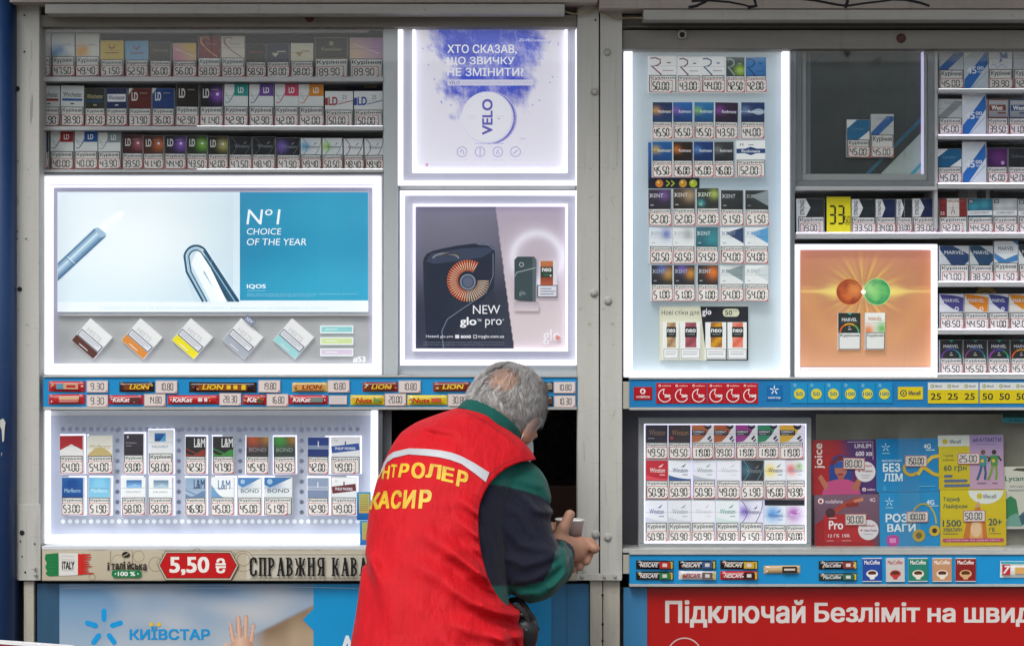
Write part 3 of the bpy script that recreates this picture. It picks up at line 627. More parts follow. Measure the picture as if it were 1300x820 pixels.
def strong(c):
    def f(a): a.bg(c); a.poly([(0, 0), (.3, 0), (.48, .5), (.3, 1), (0, 1)], '#e2e4e6'); a.text('STRONG', .09, .1, .25, .9, '#33383c', .02, rot=90)
    return f
def compl(c, c2, tower=False):
    def f(a):
        if tower: a.bg('#7c1f22'); a.rect(.28, 0, .72, 1, '#dcd8d4'); a.line([(.44, .85), (.5, .35), (.56, .85)], .9, '#444'); a.line([(.45, .7), (.55, .7)], .8, '#444'); a.text('COMPLIMENT', .05, .1, .95, .22, '#9a5a50', .01); a.text('25', .04, .72, .2, .9, '#e0c8c4', .02)
        else: a.blobs(c, [(.25, .4, .2, c2), (.7, .3, .2, c2)], 8, 8); a.rect(0, .66, 1, .92, '#e4e6e8'); a.text('COMPLIMENT', .12, .72, .88, .84, '#566', .01); a.rect(.04, .04, .24, .26, '#1c2a33'); a.text('25', .07, .08, .21, .22, '#dfe6ea', .02)
    return f
def marv(bg, c, mode):
    def f(a):
        a.bg(bg)
        if mode == 'diag': a.poly([(0, .2), (0, 0), (.45, 0), (1, .45), (1, .8), (.85, 1), (.4, 1)], c); 
        elif mode == 'w': a.poly([(0, .55), (.45, .85), (1, .6), (1, .92), (.6, 1), (.2, 1), (0, .8)], c); a.poly([(.75, 0), (1, 0), (1, .2)], c)
        elif mode == 'swirl': a.poly(curve(lambda t: (.95 * t, .02 + .16 * t * t)) + curve(lambda t: (1 - .02 * t, .2 + .75 * t)) + curve(lambda t: (.98 - .6 * t, .95 - .3 * t * t)) + [(.2, .5)], c); a.ring(.72, .8, .07, 1, '#eee')
        elif mode == 'rainbow': 
            for i in range(9): a.ring(.5, 1.05, .42, 2.0, c[i * (len(c) - 1) // 8], 180 + i * 20, 202 + i * 20)
            a.poly([(.4, 0), (.62, 0), (.52, .12)], c[-1]); a.rect(.44, .82, .58, .86, '#ddd'); a.rect(.46, .7, .54, .73, '#ddd')
        a.text('MARVEL', .16, .26, .84, .44, '#d8dce0' if mode != 'w' else '#5b6a78', .012)
    return f
def camel(bg, band):
    def f(a): a.bg(bg); a.poly([(0, .9), (.7, .1), (1, .1), (1, .3), (.35, 1), (0, 1)], band); a.text('Camelot', .25, .12, .8, .26, '#9ba3ab', .01)
    return f
def camel2(c):
    def f(a): a.bg(c); a.poly([(0, 0), (.45, 0), (0, .45)], '#e8ecee'); a.poly([(1, .55), (1, 1), (.5, 1)], '#e8ecee'); a.text('Camelot', .2, .38, .75, .52, '#5a93b4', .01)
    return f
def west(c):
    def f(a): a.bg(c); a.rect(.07, .06, 1, .95, '#b9bcc0', '#8e9298'); a.rect(.1, .3, .9, .62, c); a.text('West', .2, .34, .75, .58, '#e8e8e8', .03); a.rect(.5, .7, .9, .78, c)
    return f
def butter():
    def f(a): a.bg('#e6e8ee'); a.poly([(.5, .45), (.42, .1), (.62, .35)], '#4f72c0'); a.poly([(.5, .45), (.78, .2), (.82, .5), (.56, .5)], '#4f72c0'); a.poly([(.5, .46), (.44, .72), (.58, .6)], '#4f72c0'); a.line(curve(lambda t: (.1 + .7 * t, .85 - .08 * math.sin(t * 12))), .8, '#9fb0d8')
    return f
def comp(c):
    def f(a):
        a.bg('#ebe8ec'); a.poly([(0, 0), (.85, 0)] + curve(lambda t: (.85 - .5 * t * t, .0 + .95 * t)) + [(0, 1)], c); a.circ(.76, .06, .18, '#1f1c2c'); a.text('logic', .64, .02, .88, .1, '#f0f0f0', .02)
        a.rect(0, .32, .66, .6, '#26223a'); a.text('COMPACT', .05, .36, .6, .47, '#f0f0f0', .02); a.rect(.08, .52, .4, .56, '#b8b8c4')
        a.poly([(.72, .8), (.86, .62), (.94, .68), (.8, .88)], '#3a3450'); a.poly([(.82, .9), (.96, .78), (.98, .88), (.86, .98)], '#5a5470')
    return f

LAB = {}
def pack(x0, x1, yt, yb, design, price, look, where, y, mat='print', group='cigarette packs on display', warn=None, tagx=None, tag_top=None, side='#cfd2d4', halo=False, thick=0.02, wide=False, kur='Куріння', tilt=0.0, wv=0.53):
    k = kk(y); xc = (x0 + x1) / 2
    lab = '%s pack %s, %s' % (look, ('priced ' + price) if price else 'without price', where)
    e = empty('cigarette_pack', (X(xc, y), y, Z(yb, y)), lab, 'cigarette pack', group)
    jr = random.Random(int(x0 * 13 + yb * 7)); e.rotation_euler = (0, math.radians(jr.uniform(-.7, .7)), math.radians(jr.uniform(-3.5, 3.5))); e.location.y += jr.uniform(-.002, .004)
    if tilt: e.rotation_euler = (0, math.radians(tilt), 0)
    H = yb - yt; yw = yt + H * wv
    p = Pr(xc, yb, k); p.slab(x0, yt, x1, yb, thick, side); p.rect(x0 + .15, yt + .15, x1 - .15, yb - .1, '#d9dadb')
    a = Art(p, x0 + .2, yt + .2, x1 - .2, yw); design(a)
    p.line([(x0, yt + H * .28), (x1, yt + H * .28)], .22, '#55555a')
    link('box', p.mesh('box', mat), e)
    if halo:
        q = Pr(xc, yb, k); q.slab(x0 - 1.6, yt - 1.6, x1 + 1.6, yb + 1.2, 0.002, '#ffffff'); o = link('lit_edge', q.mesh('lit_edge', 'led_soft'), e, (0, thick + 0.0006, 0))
    q = Pr(xc, yb, k, 4e-5); wx0, wx1 = x0 + .6, x1 - .6
    q.rect(wx0, yw, wx1, yb - .6, '#25262a'); q.rect(wx0 + .9, yw + .9, wx1 - .9, yb - 1.2, '#dcdcda')
    tt = tag_top if tag_top is not None else yb - H * .31
    th = min(max(tt - yw, 5) * 0.62, 8)
    q.text(kur, wx0 + 2, yw + 1.8, wx1 - 2, yw + 1.8 + th, '#26262a', .02)
    o = link('warning_label', q.mesh('warning_label', mat), e, (0, -0.0022, 0))
    if price:
        tx0, tx1 = tagx or (x0 + (3 if (x1 - x0) > 33 else 1.0) + random.uniform(-.6, .6), x1 - (5 if (x1 - x0) > 33 else -0.2) - random.uniform(-.3, .6)); tb = yb + random.uniform(-.3, .3)
        q = Pr(xc, yb, k, 4e-5); q.slab(tx0, tt, tx1, tb, 0.0008, '#d8d2d0')
        q.rrect(tx0 + .1, tt + .1, tx1 - .1, tb - .1, 1.6, '#b03a3a'); q.rrect(tx0 + .75, tt + .75, tx1 - .75, tb - .75, 2.0, '#e6e0dd')
        q.poly([(tx1 - 4.5, tb - .2), (tx1 - .2, tb - .2), (tx1 - .2, tb - 4.5)], '#c2403f')
        q.rrect(tx0 + 1.2, tt + 1.0, tx1 - 1.2, tb - 1.4, 1.6, '#e6e0dd')
        wd = tx1 - tx0; hh = tb - tt; n = sum(c.isdigit() for c in price)
        q.digits(price, tx0 + wd * .09, tt + hh * .2, tx0 + wd * .82, tt + hh * .8)
        q.rect(tx1 - 2.6, tt + hh * .28, tx1 - 1.9, tt + hh * .38, '#6b6462'); q.rect(tx1 - 2.6, tt + hh * .6, tx1 - 1.9, tt + hh * .7, '#6b6462')
        o = link('price_tag', q.mesh('price_tag', mat), e, (0, -0.0042, 0)); o.rotation_euler = (0, math.radians(random.uniform(-2.2, 2.2)), 0)
    return e

def row(items, yb, y, where, mat='print', tagh=15.0, slope=0.0, **kw):
    for i, (x0, x1, yt, des, price, look) in enumerate(items):
        b = yb + slope * (x0 - items[0][0])
        pack(x0, x1, yt, b, des, price, look, '%s from left %s' % (ORD[i], where), y, mat, tag_top=b - tagh, **kw)

G1 = 'cigarette packs on the shelves of the left window'
row([(35, 64, 43, splash('#c8ccce', '#aab4ba'), '41.40', 'plain pale grey'), (66, 95, 43, splash('#d5dadc', '#3a83c0'), '47.50', 'white blue-splashed'), (96.5, 126, 43, splash('#d8d8d2', '#d99a20'), '49.40', 'white yellow-splashed'),
     (128, 157, 52, logo('#cfb23e', '#c8ae52', '#8d3020', 'flower'), '51.50', 'mustard yellow'), (159, 188, 52, logo('#6ba3cc', '#7aa8c8', '#8d4040', 'flower'), '52.50', 'light blue'), (190, 217, 54, logo('#3a3634', '#2c2a2a', '#8a8a84'), '56.00', 'charcoal grey'),
     (220, 249, 55, grad('#cfa9a0', '#d4b24a', '#c9809a'), '56.00', 'peach pink'), (251, 280, 46, curl('#7c1c2c', '#d4a070', '#c9906a'), '58.00', 'dark red curl-lined'), (281, 310.5, 46, curl('#d6cfc2', '#9a6470', '#9a8a80'), '58.00', 'cream curl-lined'),
     (312, 337.5, 56, logo('#1d1516', '#231a1a', '#9a4a4a'), '58.50', 'plain black'), (339, 367.5, 56, logo('#222b48', '#262f4c', '#c8c0a8', 'tri'), '58.00', 'navy triangle-marked'), (369, 397.5, 55, logo('#d8d4c2', '#cfc8b0', '#b08a3c', 'tri'), '58.00', 'cream triangle-marked'),
     (400, 442, 48, logo('#2c2a28', '#2a2826', '#a89878', 'crest'), '89.90', 'wide black crested'), (444, 486, 48, grad('#c9a8b0', '#b88ac0', '#d8b8a0'), '89.90', 'wide pink-lilac')], 97.2, 0.075, 'on top left shelf', tagh=14, slope=0.004, group=G1)
row([(47, 75.5, 109, winch('#cfd2d2', '#8a2424', '#3b3b42'), '38.90', 'white red-barred'), (77, 106, 109, winch('#d6dada', '#24549a', '#3b3b42'), '38.90', 'white blue-barred'), (108, 133.5, 112, winch('#33352f', '#23466a', '#b8ac80'), '39.50', 'olive black'), (135, 161.5, 112, winch('#1d2a5a', 'band', '#ccd'), '33.50', 'navy white-banded'),
     (163, 192, 112, ldcol('#742822', '#5e1a16', None, True), '37.90', 'brick red'), (193, 221, 112, ldcol('#1f4d92', '#173a78', None, True), '36.00', 'royal blue'), (223, 252, 107, ldcol('#2c211a', '#241a18'), '42.90', 'brown-black'), (253.5, 283, 107, ldcol('#1c1722', '#14121c', '#8a4fc0'), '41.40', 'black purple-dotted'),
     (284.5, 314.5, 107, ldsq('#159a94'), '42.90', 'white teal-cornered'), (316, 347, 107, ldsq('#6f4aa0'), '42.90', 'white purple-cornered'), (348.5, 379, 107, ldsq('#cf4468'), '42.00', 'white pink-cornered'), (380, 411, 107, ldsq('#e08a1e'), '42.00', 'white orange-cornered'),
     (412.5, 448, 116, (lambda a: (a.bg('#e4e6e8'), a.rect(0, .35, .1, .75, '#a0242c'), a.text('LD', .12, .3, .45, .75, '#a0242c', .03), a.line([(.45, .7), (1, .5)], .9, '#a0242c'), a.text('25', .62, .2, .78, .42, '#777'))), '50.00', 'wide white red-lettered'),
     (449.5, 486, 116, (lambda a: (a.bg('#e4e6e8'), a.rect(0, .35, .1, .75, '#2448a0'), a.text('LD', .12, .3, .45, .75, '#2448a0', .03), a.line([(.45, .7), (1, .5)], .9, '#2448a0'), a.text('25', .62, .2, .78, .42, '#777'))), '50.00', 'wide white blue-lettered')], 159.8, 0.075, 'on middle left shelf', tagh=14.5, slope=0.003, group=G1)
row([(34, 62, 168, logo('#1e2c5c', '#1a2854', '#c0a050'), '40.60', 'navy gold-edged'), (64, 93, 167, ldsq('#a3262c'), '40.00', 'white red-cornered'), (95, 124, 167, ldsq('#1f57a0'), '40.00', 'white blue-cornered'), (125, 153.5, 168, ldsq('#8b959c'), '43.90', 'white grey-cornered'),
     (155, 181, 171, ldcol('#4a211e', '#36181a', '#b06070'), '39.50', 'maroon'), (182, 208, 172, ldcol('#3b211a', '#4a281c', '#d0703a'), '41.40', 'brown orange-spotted'), (209, 236, 172, ldcol('#1c1a24', '#181620', '#8b58c8'), '44.40', 'black purple-spotted'), (237, 263, 172, ldcol('#1d2220', '#181c1a', '#7fc23a'), '43.50', 'black green-spotted'),
     (264, 289.5, 173, ldcol('#20231f', '#1b1d1a', '#b9b46a'), '42.00', 'black pale-dotted'), (291, 319.5, 174, winst('#24262a', '#5b6068'), '47.50', 'black dim-lettered'), (320.5, 349.5, 174, winst('#212327', '#565b64'), '48.40', 'black grey-curved'), (351, 380.5, 175, winst('#202026', '#5b6070', '#7a60c0'), '47.90', 'black violet-dotted'),
     (382, 408, 175.5, winst('#e2e6ea', '#8e98a4', '#4aa8d8'), '49.40', 'white cyan-spotted'), (409.5, 435, 175.5, winst('#e2e6ea', '#6fa0b0', '#a8d860'), '50.50', 'white green-spotted'), (436.5, 461.5, 176, winst('#e4e6ea', '#555b66'), '48.40', 'white grey-curved'), (463, 487, 176, winst('#e4e6ea', '#666c78'), '49.40', 'white faint-curved')], 214.6, 0.075, 'on bottom left shelf', tagh=13.5, slope=0.003, group=G1)

# right window shelves
G2 = 'cigarette packs on the shelves of the right window'
row([(1192, 1223, 62, camel('#c8ccd2', '#3a6ab0'), '45.00', 'white blue-striped'), (1255.5, 1285, 60, butter(), '39.90', 'white butterfly'), (1286.5, 1316, 60, plain('#c9ccd6'), '42.50', 'pale grey')], 113.2, 0.075, 'on top right shelf', tagh=13, group=G2)
row([(1191, 1221, 126, camel('#c0c4c6', '#8a9094'), '45.00', 'white grey-striped'), (1253, 1279.5, 126, west('#7c3a34'), '39.50', 'silver red-edged'), (1280.5, 1308, 126, west('#34507c'), '41.00', 'silver blue-edged')], 171.4, 0.075, 'on second right shelf', tagh=13.5, group=G2)
row([(1191, 1221, 189, camel2('#1b5f8c'), '45.00', 'teal blue white-cornered'), (1253, 1279, 188, (lambda a: (a.blobs('#3b1c50', [(.6, .5, .4, '#6a2c78')]), a.circ(.78, .8, .09, '#c8a0d0'))), '45.00', 'dark purple'), (1280, 1308, 188, logo('#2c2e34', '#202228', '#66707c'), '42.00', 'charcoal')], 232.6, 0.075, 'on third right shelf', tagh=13.5, group=G2)
row([(1013, 1047, 252, strong('#24282a'), '39.00', 'black arrow-banded'), (1081, 1111, 253, strong('#202a2e'), '33.50', 'dark slate arrow-banded'), (1112, 1137, 253, strong('#1e2a52'), '34.00', 'navy arrow-banded'), (1138, 1158, 253, strong('#22262c'), '33.00', 'narrow black arrow-banded'), (1159, 1190.5, 252, strong('#1c2850'), '39.00', 'deep navy arrow-banded'),
     (1192, 1228, 252, compl('#7c1f22', '', True), '42.00', 'dark red tower-printed'), (1229, 1260.5, 252, compl('#1c5a74', '#3a9ab0'), '44.50', 'teal'), (1261.5, 1292, 252, compl('#a9adb0', '#c8cccf'), '46.50', 'silver'), (1293, 1322, 253, compl('#989c9e', '#b8bcbe'), '46.50', 'dull silver')], 295.8, 0.075, 'on fourth right shelf', tagh=12.5, group=G2)
row([(1192.5, 1230, 312, marv('#c9ced2', '#24406c', 'diag'), '47.00', 'wide navy-striped'), (1231, 1261, 312, marv('#c4cacc', '#2a4a6a', 'diag'), '38.50', 'slate-striped'), (1262, 1292, 306, marv('#e4e8ec', '#4a86c0', 'w'), '41.50', 'tall white'), (1293, 1322, 311, marv('#dde0e2', '#34424e', 'diag'), '44.50', 'grey-striped')], 357.8, 0.075, 'on fifth right shelf', tagh=13, group=G2)
row([(1193, 1223.5, 373, marv('#dcdce4', '#4a468c', 'swirl'), '48.50', 'violet swirled'), (1224.5, 1254.5, 373, marv('#dcd8d4', '#e0841e', 'swirl'), '44.50', 'orange swirled'), (1255.5, 1281, 373, marv('#dcdce4', '#3c3f86', 'swirl'), '41.00', 'narrow violet swirled'), (1282, 1311, 373, marv('#dcd8d4', '#dc8a1c', 'swirl'), '42.00', 'amber swirled')], 417.8, 0.075, 'on sixth right shelf', tagh=13.5, group=G2)
RB = ['#6a3c90', '#4a58a8', '#2a8a90', '#30b0a0']; RB2 = ['#d05a20', '#e0a020', '#60a040', '#30a0a0']
row([(1193, 1222, 431.5, marv('#2c2c2e', RB, 'rainbow'), '45.50', 'black violet-arched'), (1223, 1253, 431.5, marv('#2c2c2e', ['#8a3c80', '#4a58a8', '#2a6a90', '#30a090'], 'rainbow'), '45.50', 'black magenta-arched'), (1254, 1282, 431.5, marv('#2c2c2e', ['#9a3cb0', '#4a48a8', '#2a8a60', '#30b0a0'], 'rainbow'), '45.50', 'black purple-arched'), (1283, 1311, 431.5, marv('#2c2c2e', RB2, 'rainbow'), '45.50', 'black orange-arched')], 474.4, 0.075, 'on bottom right shelf', tagh=13, group=G2)
# 45.00 show cards, yellow card
def showcard(x0, x1, yt, yb, where, dull):
    y = 0.077; e = tag(place('show_card', (lambda p: (p.slab(x0, yt, x1, yb, 0.002, '#dfe4ea'), p.rect(x0 + .1, yt + .1, x1 - .1, yb - .1, '#c9d2dc' if dull else '#dde4ec'), p.poly([(x0 + 1, yb - 12), (x1 - 1, yt + 2), (x1 - .2, yt + 20), (x0 + 8, yb - .5), (x0 + .3, yb - .5)], '#2a6fc0'), p.poly([(x0 + .3, yt + 14), (x0 + 18, yt + .3), (x0 + .3, yt + .3)], '#eef0f2'), p.line([(x0 + 10, yb - 1), (x1 - 1, yt + 30)], .7, '#7aa6d8'),
        p.text('45', x0 + 4, yt + 24, x0 + 16, yt + 33, '#eef2f8', .02), p.text('00', x0 + 17, yt + 23.5, x0 + 25, yt + 28, '#eef2f8', .015), p.text('грн', x0 + 17.5, yt + 29.5, x0 + 24.5, yt + 32.5, '#eef2f8', .01)) and p)(P_((x0 + x1) / 2, yb, y)), 'print', y), 'blue and white show card reading 45 00, %s' % where, 'show card', 'blue and white price show cards')
showcard(1223.6, 1254.6, 61, 113.2, 'on the top right shelf', True); showcard(1221.5, 1252, 118.4, 171.6, 'on the second right shelf', False); showcard(1221.5, 1252, 180, 232.8, 'on the third right shelf', False)
p = P_(1065, 296, .0765); p.slab(1049.5, 250, 1080, 295.8, .002, '#d9cc10'); p.rect(1049.6, 250.1, 1079.9, 295.7, '#e6d90f', '#f0e430'); p.digits('33', 1053, 262, 1071, 284, '#1c1a10', 2.4); p.digits('50', 1072.5, 275, 1079, 283, '#1c1a10', .9); p.text('грн', 1073, 284, 1079, 287, '#1c1a10')
tag(place('price_card', p, 'print', .0765), 'yellow price card reading 33 50 between two black packs', 'price card')
# stock standing behind the front rows
def stock(x0, x1, yt, yb, cols, label):
    y = 0.12; p = P_((x0 + x1) / 2, yb, y); p.slab(x0, yt, x1, yb, 0.03, cols[0]); n = len(cols)
    for i, c in enumerate(cols): p.rect(x0 + (x1 - x0) * i / n + .2, yt + .2, x0 + (x1 - x0) * (i + 1) / n - .2, yb - .1, c)
    tag(place('carton', p, 'print', y), label, 'carton')
stock(1217, 1240, 239.9, 296, ['#8a8a8c', '#a09a98'], 'pale carton behind the teal and dark red packs on the fourth right shelf'); stock(1246, 1262, 239.9, 296, ['#1c1d20', '#c8c8c8', '#1a1b1e'], 'black and white striped carton behind the silver pack on the fourth right shelf')
p = P_(1252, 418, .12); p.slab(1236, 372, 1268, 418, .01, '#3a3a3c'); p.circ(1252, 376, 14, '#c79a3a'); p.circ(1252, 376, 11.5, '#d8b050'); p.line([(1244, 372), (1252, 369), (1260, 373)], 1, '#8a6420')
tag(place('round_card', p, 'print', .12), 'gold round-topped card behind the orange swirled packs', 'card')
for i, (a, b) in enumerate(((438, 486),)):
    p = P_((a + b) / 2, 160, .13); p.slab(a, 106, b, 159, .02, '#25305c'); p.rect(b - 24, 106.2, b - 8, 112, '#a0865a'); tag(place('carton', p, 'print', .13), 'navy and tan carton behind the wide white packs, middle left shelf', 'carton')
# ------------------------------------------------------------------ light boxes
def frame4(name, x0, y0, x1, y1, w, yf, yb, mat, parent, sides='LTRB', bev=0.001, ws=None):
    ws = ws or {}; L, T, R, B = (ws.get(c, w) for c in 'LTRB')
    if 'T' in sides: pbox(name, x0, y0, x1, y0 + T, yf, yb, mat, parent, bev)
    if 'B' in sides: pbox(name, x0, y1 - B, x1, y1, yf, yb, mat, parent, bev)
    a = y0 + (T if 'T' in sides else 0) + .1; b = y1 - (B if 'B' in sides else 0) - .1
    if 'L' in sides: pbox(name, x0, a, x0 + L, b, yf, yb, mat, parent, bev)
    if 'R' in sides: pbox(name, x1 - R, a, x1, b, yf, yb, mat, parent, bev)
def lightbox(x0, y0, x1, y1, yf, label, cat='lightbox', name='advert_lightbox'):
    return empty(name, (X((x0 + x1) / 2, yf), yf, Z(y1, yf)), label, cat)

# 1. wide poster with sticks row
B1 = lightbox(52, 220, 486, 477, 0.05, 'wide white glowing lightbox with a pen device poster and five tilted packs', 'lightbox')
pbox('back_plate', 52, 220.5, 486, 477, 0.078, 0.12, 'mat_lilac', B1)
frame4('led_strip', 54.5, 224, 484, 475.5, 8.2, 0.056, 0.0775, 'led', B1, ws={'B': 11, 'T': 9, 'L': 7, 'R': 8}, bev=0.002)
frame4('frame', 51.5, 220.6, 486.5, 477.6, 2.4, 0.052, 0.0775, 'shelf', B1, bev=.0006)
frame4('inner_lip', 64.5, 236, 475, 464, 2.0, 0.062, 0.0775, 'led_soft', B1, bev=.0006)
p = P_(270, 382, 0.0745)
p.slab(73, 244, 467.5, 396, 0.003, '#e8eef2')
def iq(u, v):
    base = mixc(np.tile(A('#dfeaf2'), (len(u), 1)), A('#b9d3e2'), u * 0.6 + v * .3); return mixc(base, A('#eef5f9'), np.exp(-((u - .45) ** 2 * 6 + (v - .35) ** 2 * 3)))
p.grid(73.2, 244.2, 304.5, 383, 24, 14, iq)
p.grid(304.5, 244.2, 467.4, 381.5, 16, 12, lambda u, v: mixc(np.tile(A('#2f9fc2'), (len(u), 1)), A('#2285ae'), np.abs(u - .7) + .4 * (1 - v) - .2 * np.sin(v * 9)))
p.rect(73.2, 383, 467.4, 395.8, '#e6eef4'); p.rect(296, 244.2, 304.5, 383, '#d5e5ee')
# pen
cols = ['#5f7f9f', '#8fb0ca', '#c4d9e8', '#9cbad2', '#7094b4', '#4d6f92']
for i, c in enumerate(cols):
    t0, t1 = i / 6, (i + 1) / 6
    def q(t, a, b): return (a[0] + (b[0] - a[0]) * t, a[1] + (b[1] - a[1]) * t)
    L0, L1 = (73.3, 334), (120, 290); R0, R1 = (73.3, 357), (135, 300)
    p.poly([q(t0, L0, R0), q(t0, L1, R1), q(t1, L1, R1), q(t1, L0, R0)], c)
p.poly([(120, 290), (128, 288), (134, 295), (135, 300), (127, 302)], '#9cb8cf'); p.line([(84, 327), (90, 333), (93, 335), (94, 338)], 1.0, '#5e7f9e'); p.line([(85.5, 326), (92, 332), (95, 334)], .8, '#dbe8f2')
p.poly([(125, 289), (148, 271), (156, 270), (155, 276), (134, 296)], '#f4f7f9'); p.poly([(148, 271), (156, 270), (155, 276), (152, 279)], '#ffffff')
# pocket charger
def ushape(off, w, col):
    pts = [(258 + off * .9, 383)] + [(237 + off + 0.0, 345)] + [(249 + (15 - off) * math.cos(math.radians(a)), 328 + (16 - off) * math.sin(math.radians(a))) for a in range(190, 330, 14)] + [(303 - off * 1.3, 383)]
    p.line(pts, w, col)
p.poly([(246, 383), (236, 350), (234, 330), (240, 316), (250, 312), (262, 318), (300, 372), (304, 383)], '#c9dbe8')
p.poly([(250, 318), (257, 316), (295, 372), (302, 383), (268, 383), (243, 335)], '#eef4f8')
p.poly([(258, 318), (263, 322), (303, 380), (303, 383), (290, 383), (262, 342), (256, 326)], '#2a4a62'); p.poly([(262, 342), (290, 383), (282, 383), (258, 345)], '#6f95b0')
p.poly([(253, 316), (257, 319), (288, 383), (281, 383), (256, 338)], '#f6fafc')
ushape(0, 2.8, '#1f4a68'); ushape(3.4, 1.4, '#8fb6cd'); ushape(5.6, 1.8, '#265874')
p.text('Nº1', 313, 266, 354, 285, '#f4f8fa', 0.005, 0.12); p.text('CHOICE', 313, 290, 356.5, 298, '#f0f6f9', 0.005, 0.12); p.text('OF THE YEAR', 313, 303, 389, 311.5, '#f0f6f9', 0.005, 0.12)
p.text('IQOS', 313.5, 361, 337.5, 367, '#eef6fa', .02); p.rect(314, 369, 337, 369.6, '#8cc5da')
p.text('Виріб для нагрівання тютюну. Містить нікотин, який викликає залежність', 314, 372.5, 455, 374.4, '#9fd0e2'); p.text('Використання шкодить вашому здоров’ю та оточуючих', 314, 375, 400, 376.8, '#9fd0e2')
p.text('Паління тютюну та вплив тютюнового диму викликають захворювання серця', 126, 388.5, 416, 392.5, '#c3d0da')
place('poster', p, 'poster_iqos', 0.0745, B1)
pbox('poster_rail', 73, 398.5, 467.5, 401.5, 0.066, 0.0775, 'shelf', B1, .0006)
p = P_(270, 460, 0.077); p.grid(73, 402, 467.5, 462, 40, 8, lambda u, v: mixc(mixc(np.tile(A('#b4b5b6'), (len(u), 1)), A('#9d9ea0'), .5 + .5 * fbm(u * 3, v, 2, 2, 1.3)), A('#c3c2ba'), 0 * v))
p.text('#53', 448, 452.5, 464, 460, '#f4f4f8', .02); place('tray', p, 'panel_lit', 0.0772, B1)
for cx, c, w in ((116.5, '#5a3630', 'brown'), (180, '#d98a3e', 'orange'), (244, '#eadb2a', 'yellow'), (308, '#a7acb8', 'silver grey'), (372.5, '#9ccfd2', 'pale turquoise')):
    y = 0.068; hw = 18.5; e = empty('stick_pack', (X(cx, y), y, Z(430, y)), 'white and %s tilted pack in the tray of the wide lightbox' % w, 'stick pack', 'tilted packs in the lightbox tray', rot=(0, math.radians(41), 0))
    p = Pr(0, 0, kk(y)); p.slab(-hw, -hw, hw, hw, 0.008, '#dfe0e4'); p.rect(-hw + .2, -hw + .2, hw - .2, hw - .2, '#e9e9ea', '#dedfe2'); p.rect(-hw + .3, hw - 10, hw - .3, hw - .3, c)
    p.text('HEETS', -12, -9, 10, -3, '#c8c8cc', .02); p.rect(-8, hw - 4, 6, hw - 3, '#dddddd')
    link('box', p.mesh('box', 'print_selflit'), e)
    p = Pr(0, 0, kk(y)); p.rect(-hw + 1, hw - 20, hw - 1, hw - 10.5, '#3c4266'); p.rect(-hw + 2, hw - 19, hw - 2, hw - 11.5, '#dcdde2'); p.rect(-hw + 3.5, hw - 17, hw - 5, hw - 16.2, '#9a9cac'); p.rect(-hw + 3.5, hw - 14.5, hw - 9, hw - 13.7, '#9a9cac'); link('warning_label', p.mesh('warning_label', 'print_selflit'), e, (0, -.0012, 0))
for yy, c, w in ((418.3, '#8fd0d4', 'turquoise'), (433, '#cfe0a0', 'lime green'), (447.2, '#d8c6dc', 'pale lilac')):
    p = P_(427.5, yy, .070); p.slab(406.5, yy - 5, 448.5, yy + 5, 0.006, '#e8eef0'); p.rect(407, yy - 4.5, 448, yy + 4.5, '#e9f2f2'); p.rect(408, yy - 3.5, 447, yy + 3.2, c); p.rect(413, yy - .6, 428, yy + .2, '#f4f8f8')
    tag(place('flat_pack', p, 'print_selflit', .070), '%s flat pack lying edge-on beside the tilted packs' % w, 'stick pack', 'flat packs in the lightbox tray')
p = Pr(0, 0, kk(.06)); p.slab(-7, -4, 7, 4, .001, '#5a608a'); p.rect(-6.8, -3.8, 6.8, 3.8, '#3d4775'); p.frame(-6, -3, 6, 3, .5, '#dde0ee'); p.text('NEW', -4.6, -2, 4.6, 2, '#eef0f8', .02)
o = tag(link('sticker', p.mesh('sticker', 'print_selflit'), None, (X(317, .06), .06, Z(407, .06))), 'small blue NEW sticker above the silver grey tilted pack', 'sticker'); o.rotation_euler = (0, math.radians(40), 0)

# 2. round tin poster
B2 = lightbox(506, 33, 732, 236, .05, 'white glowing lightbox with a blue powder splash and round white tin poster', 'lightbox')
pbox('back_plate', 506, 34.8, 732.4, 235.8, .070, .0795, 'mat_lilac', B2)
frame4('led_strip', 505.5, 34.8, 732.3, 235.5, 6, .056, .0695, 'led', B2, 'LRB', ws={'R': 1.6, 'B': 6}, bev=.001)
frame4('inner_led', 523.5, 34.8, 720.5, 219.5, 3.6, .056, .0695, 'led', B2, bev=.0008, ws={'T': 1.4, 'B': 3})
p = P_(622, 217, .0665); p.slab(527.5, 36.5, 716.5, 216, .0025, '#e8e6f4')
def velo(u, v):
    n = fbm(u, v, 11, 5, 1.6); n2 = fbm(u, v, 5, 5, 4.0); n3 = fbm(u, v, 8, 3, 16)
    w = .40 - .30 * v + .04 * n; d = (w - np.abs(u - .49 + .03 * n2)) + .10 * n2 + .04 * n3
    a = np.clip(d * 7 + .25, 0, 1) * np.clip((.62 - v) * 6 + n2 * .8, 0, 1)
    c = mixc(np.tile(A('#ece8f6'), (len(u), 1)), A('#a9a8ea'), a * .8); g = np.random.RandomState(3).rand(len(u)) * .5 - .25; c = mixc(c, A('#3a53d4'), np.clip(a * (.85 + 1.3 * n2 + .5 * n + g), 0, 1)); c = mixc(c, A('#2c22a8'), np.clip(a * (1.4 * n + 1.9 * (v - .22) + .4 * g), 0, .9))
    sp = (fbm(u, v, 21, 2, 26) > .55) & (d > -.14) & (v < .55); c[sp] = A('#6f74dc')
    return c
p.grid(527.6, 36.6, 716.4, 215.9, 126, 120, velo)
for t, y0, y1, x1 in (('ХТО СКАЗАВ,', 57, 69.5, 656), ('ЩО ЗВИЧКУ', 72.5, 84, 653), ('НЕ ЗМІНИТИ?', 86.5, 97, 664.5)): p.text(t, 568, y0, x1, y1, '#fbfbff', .012)
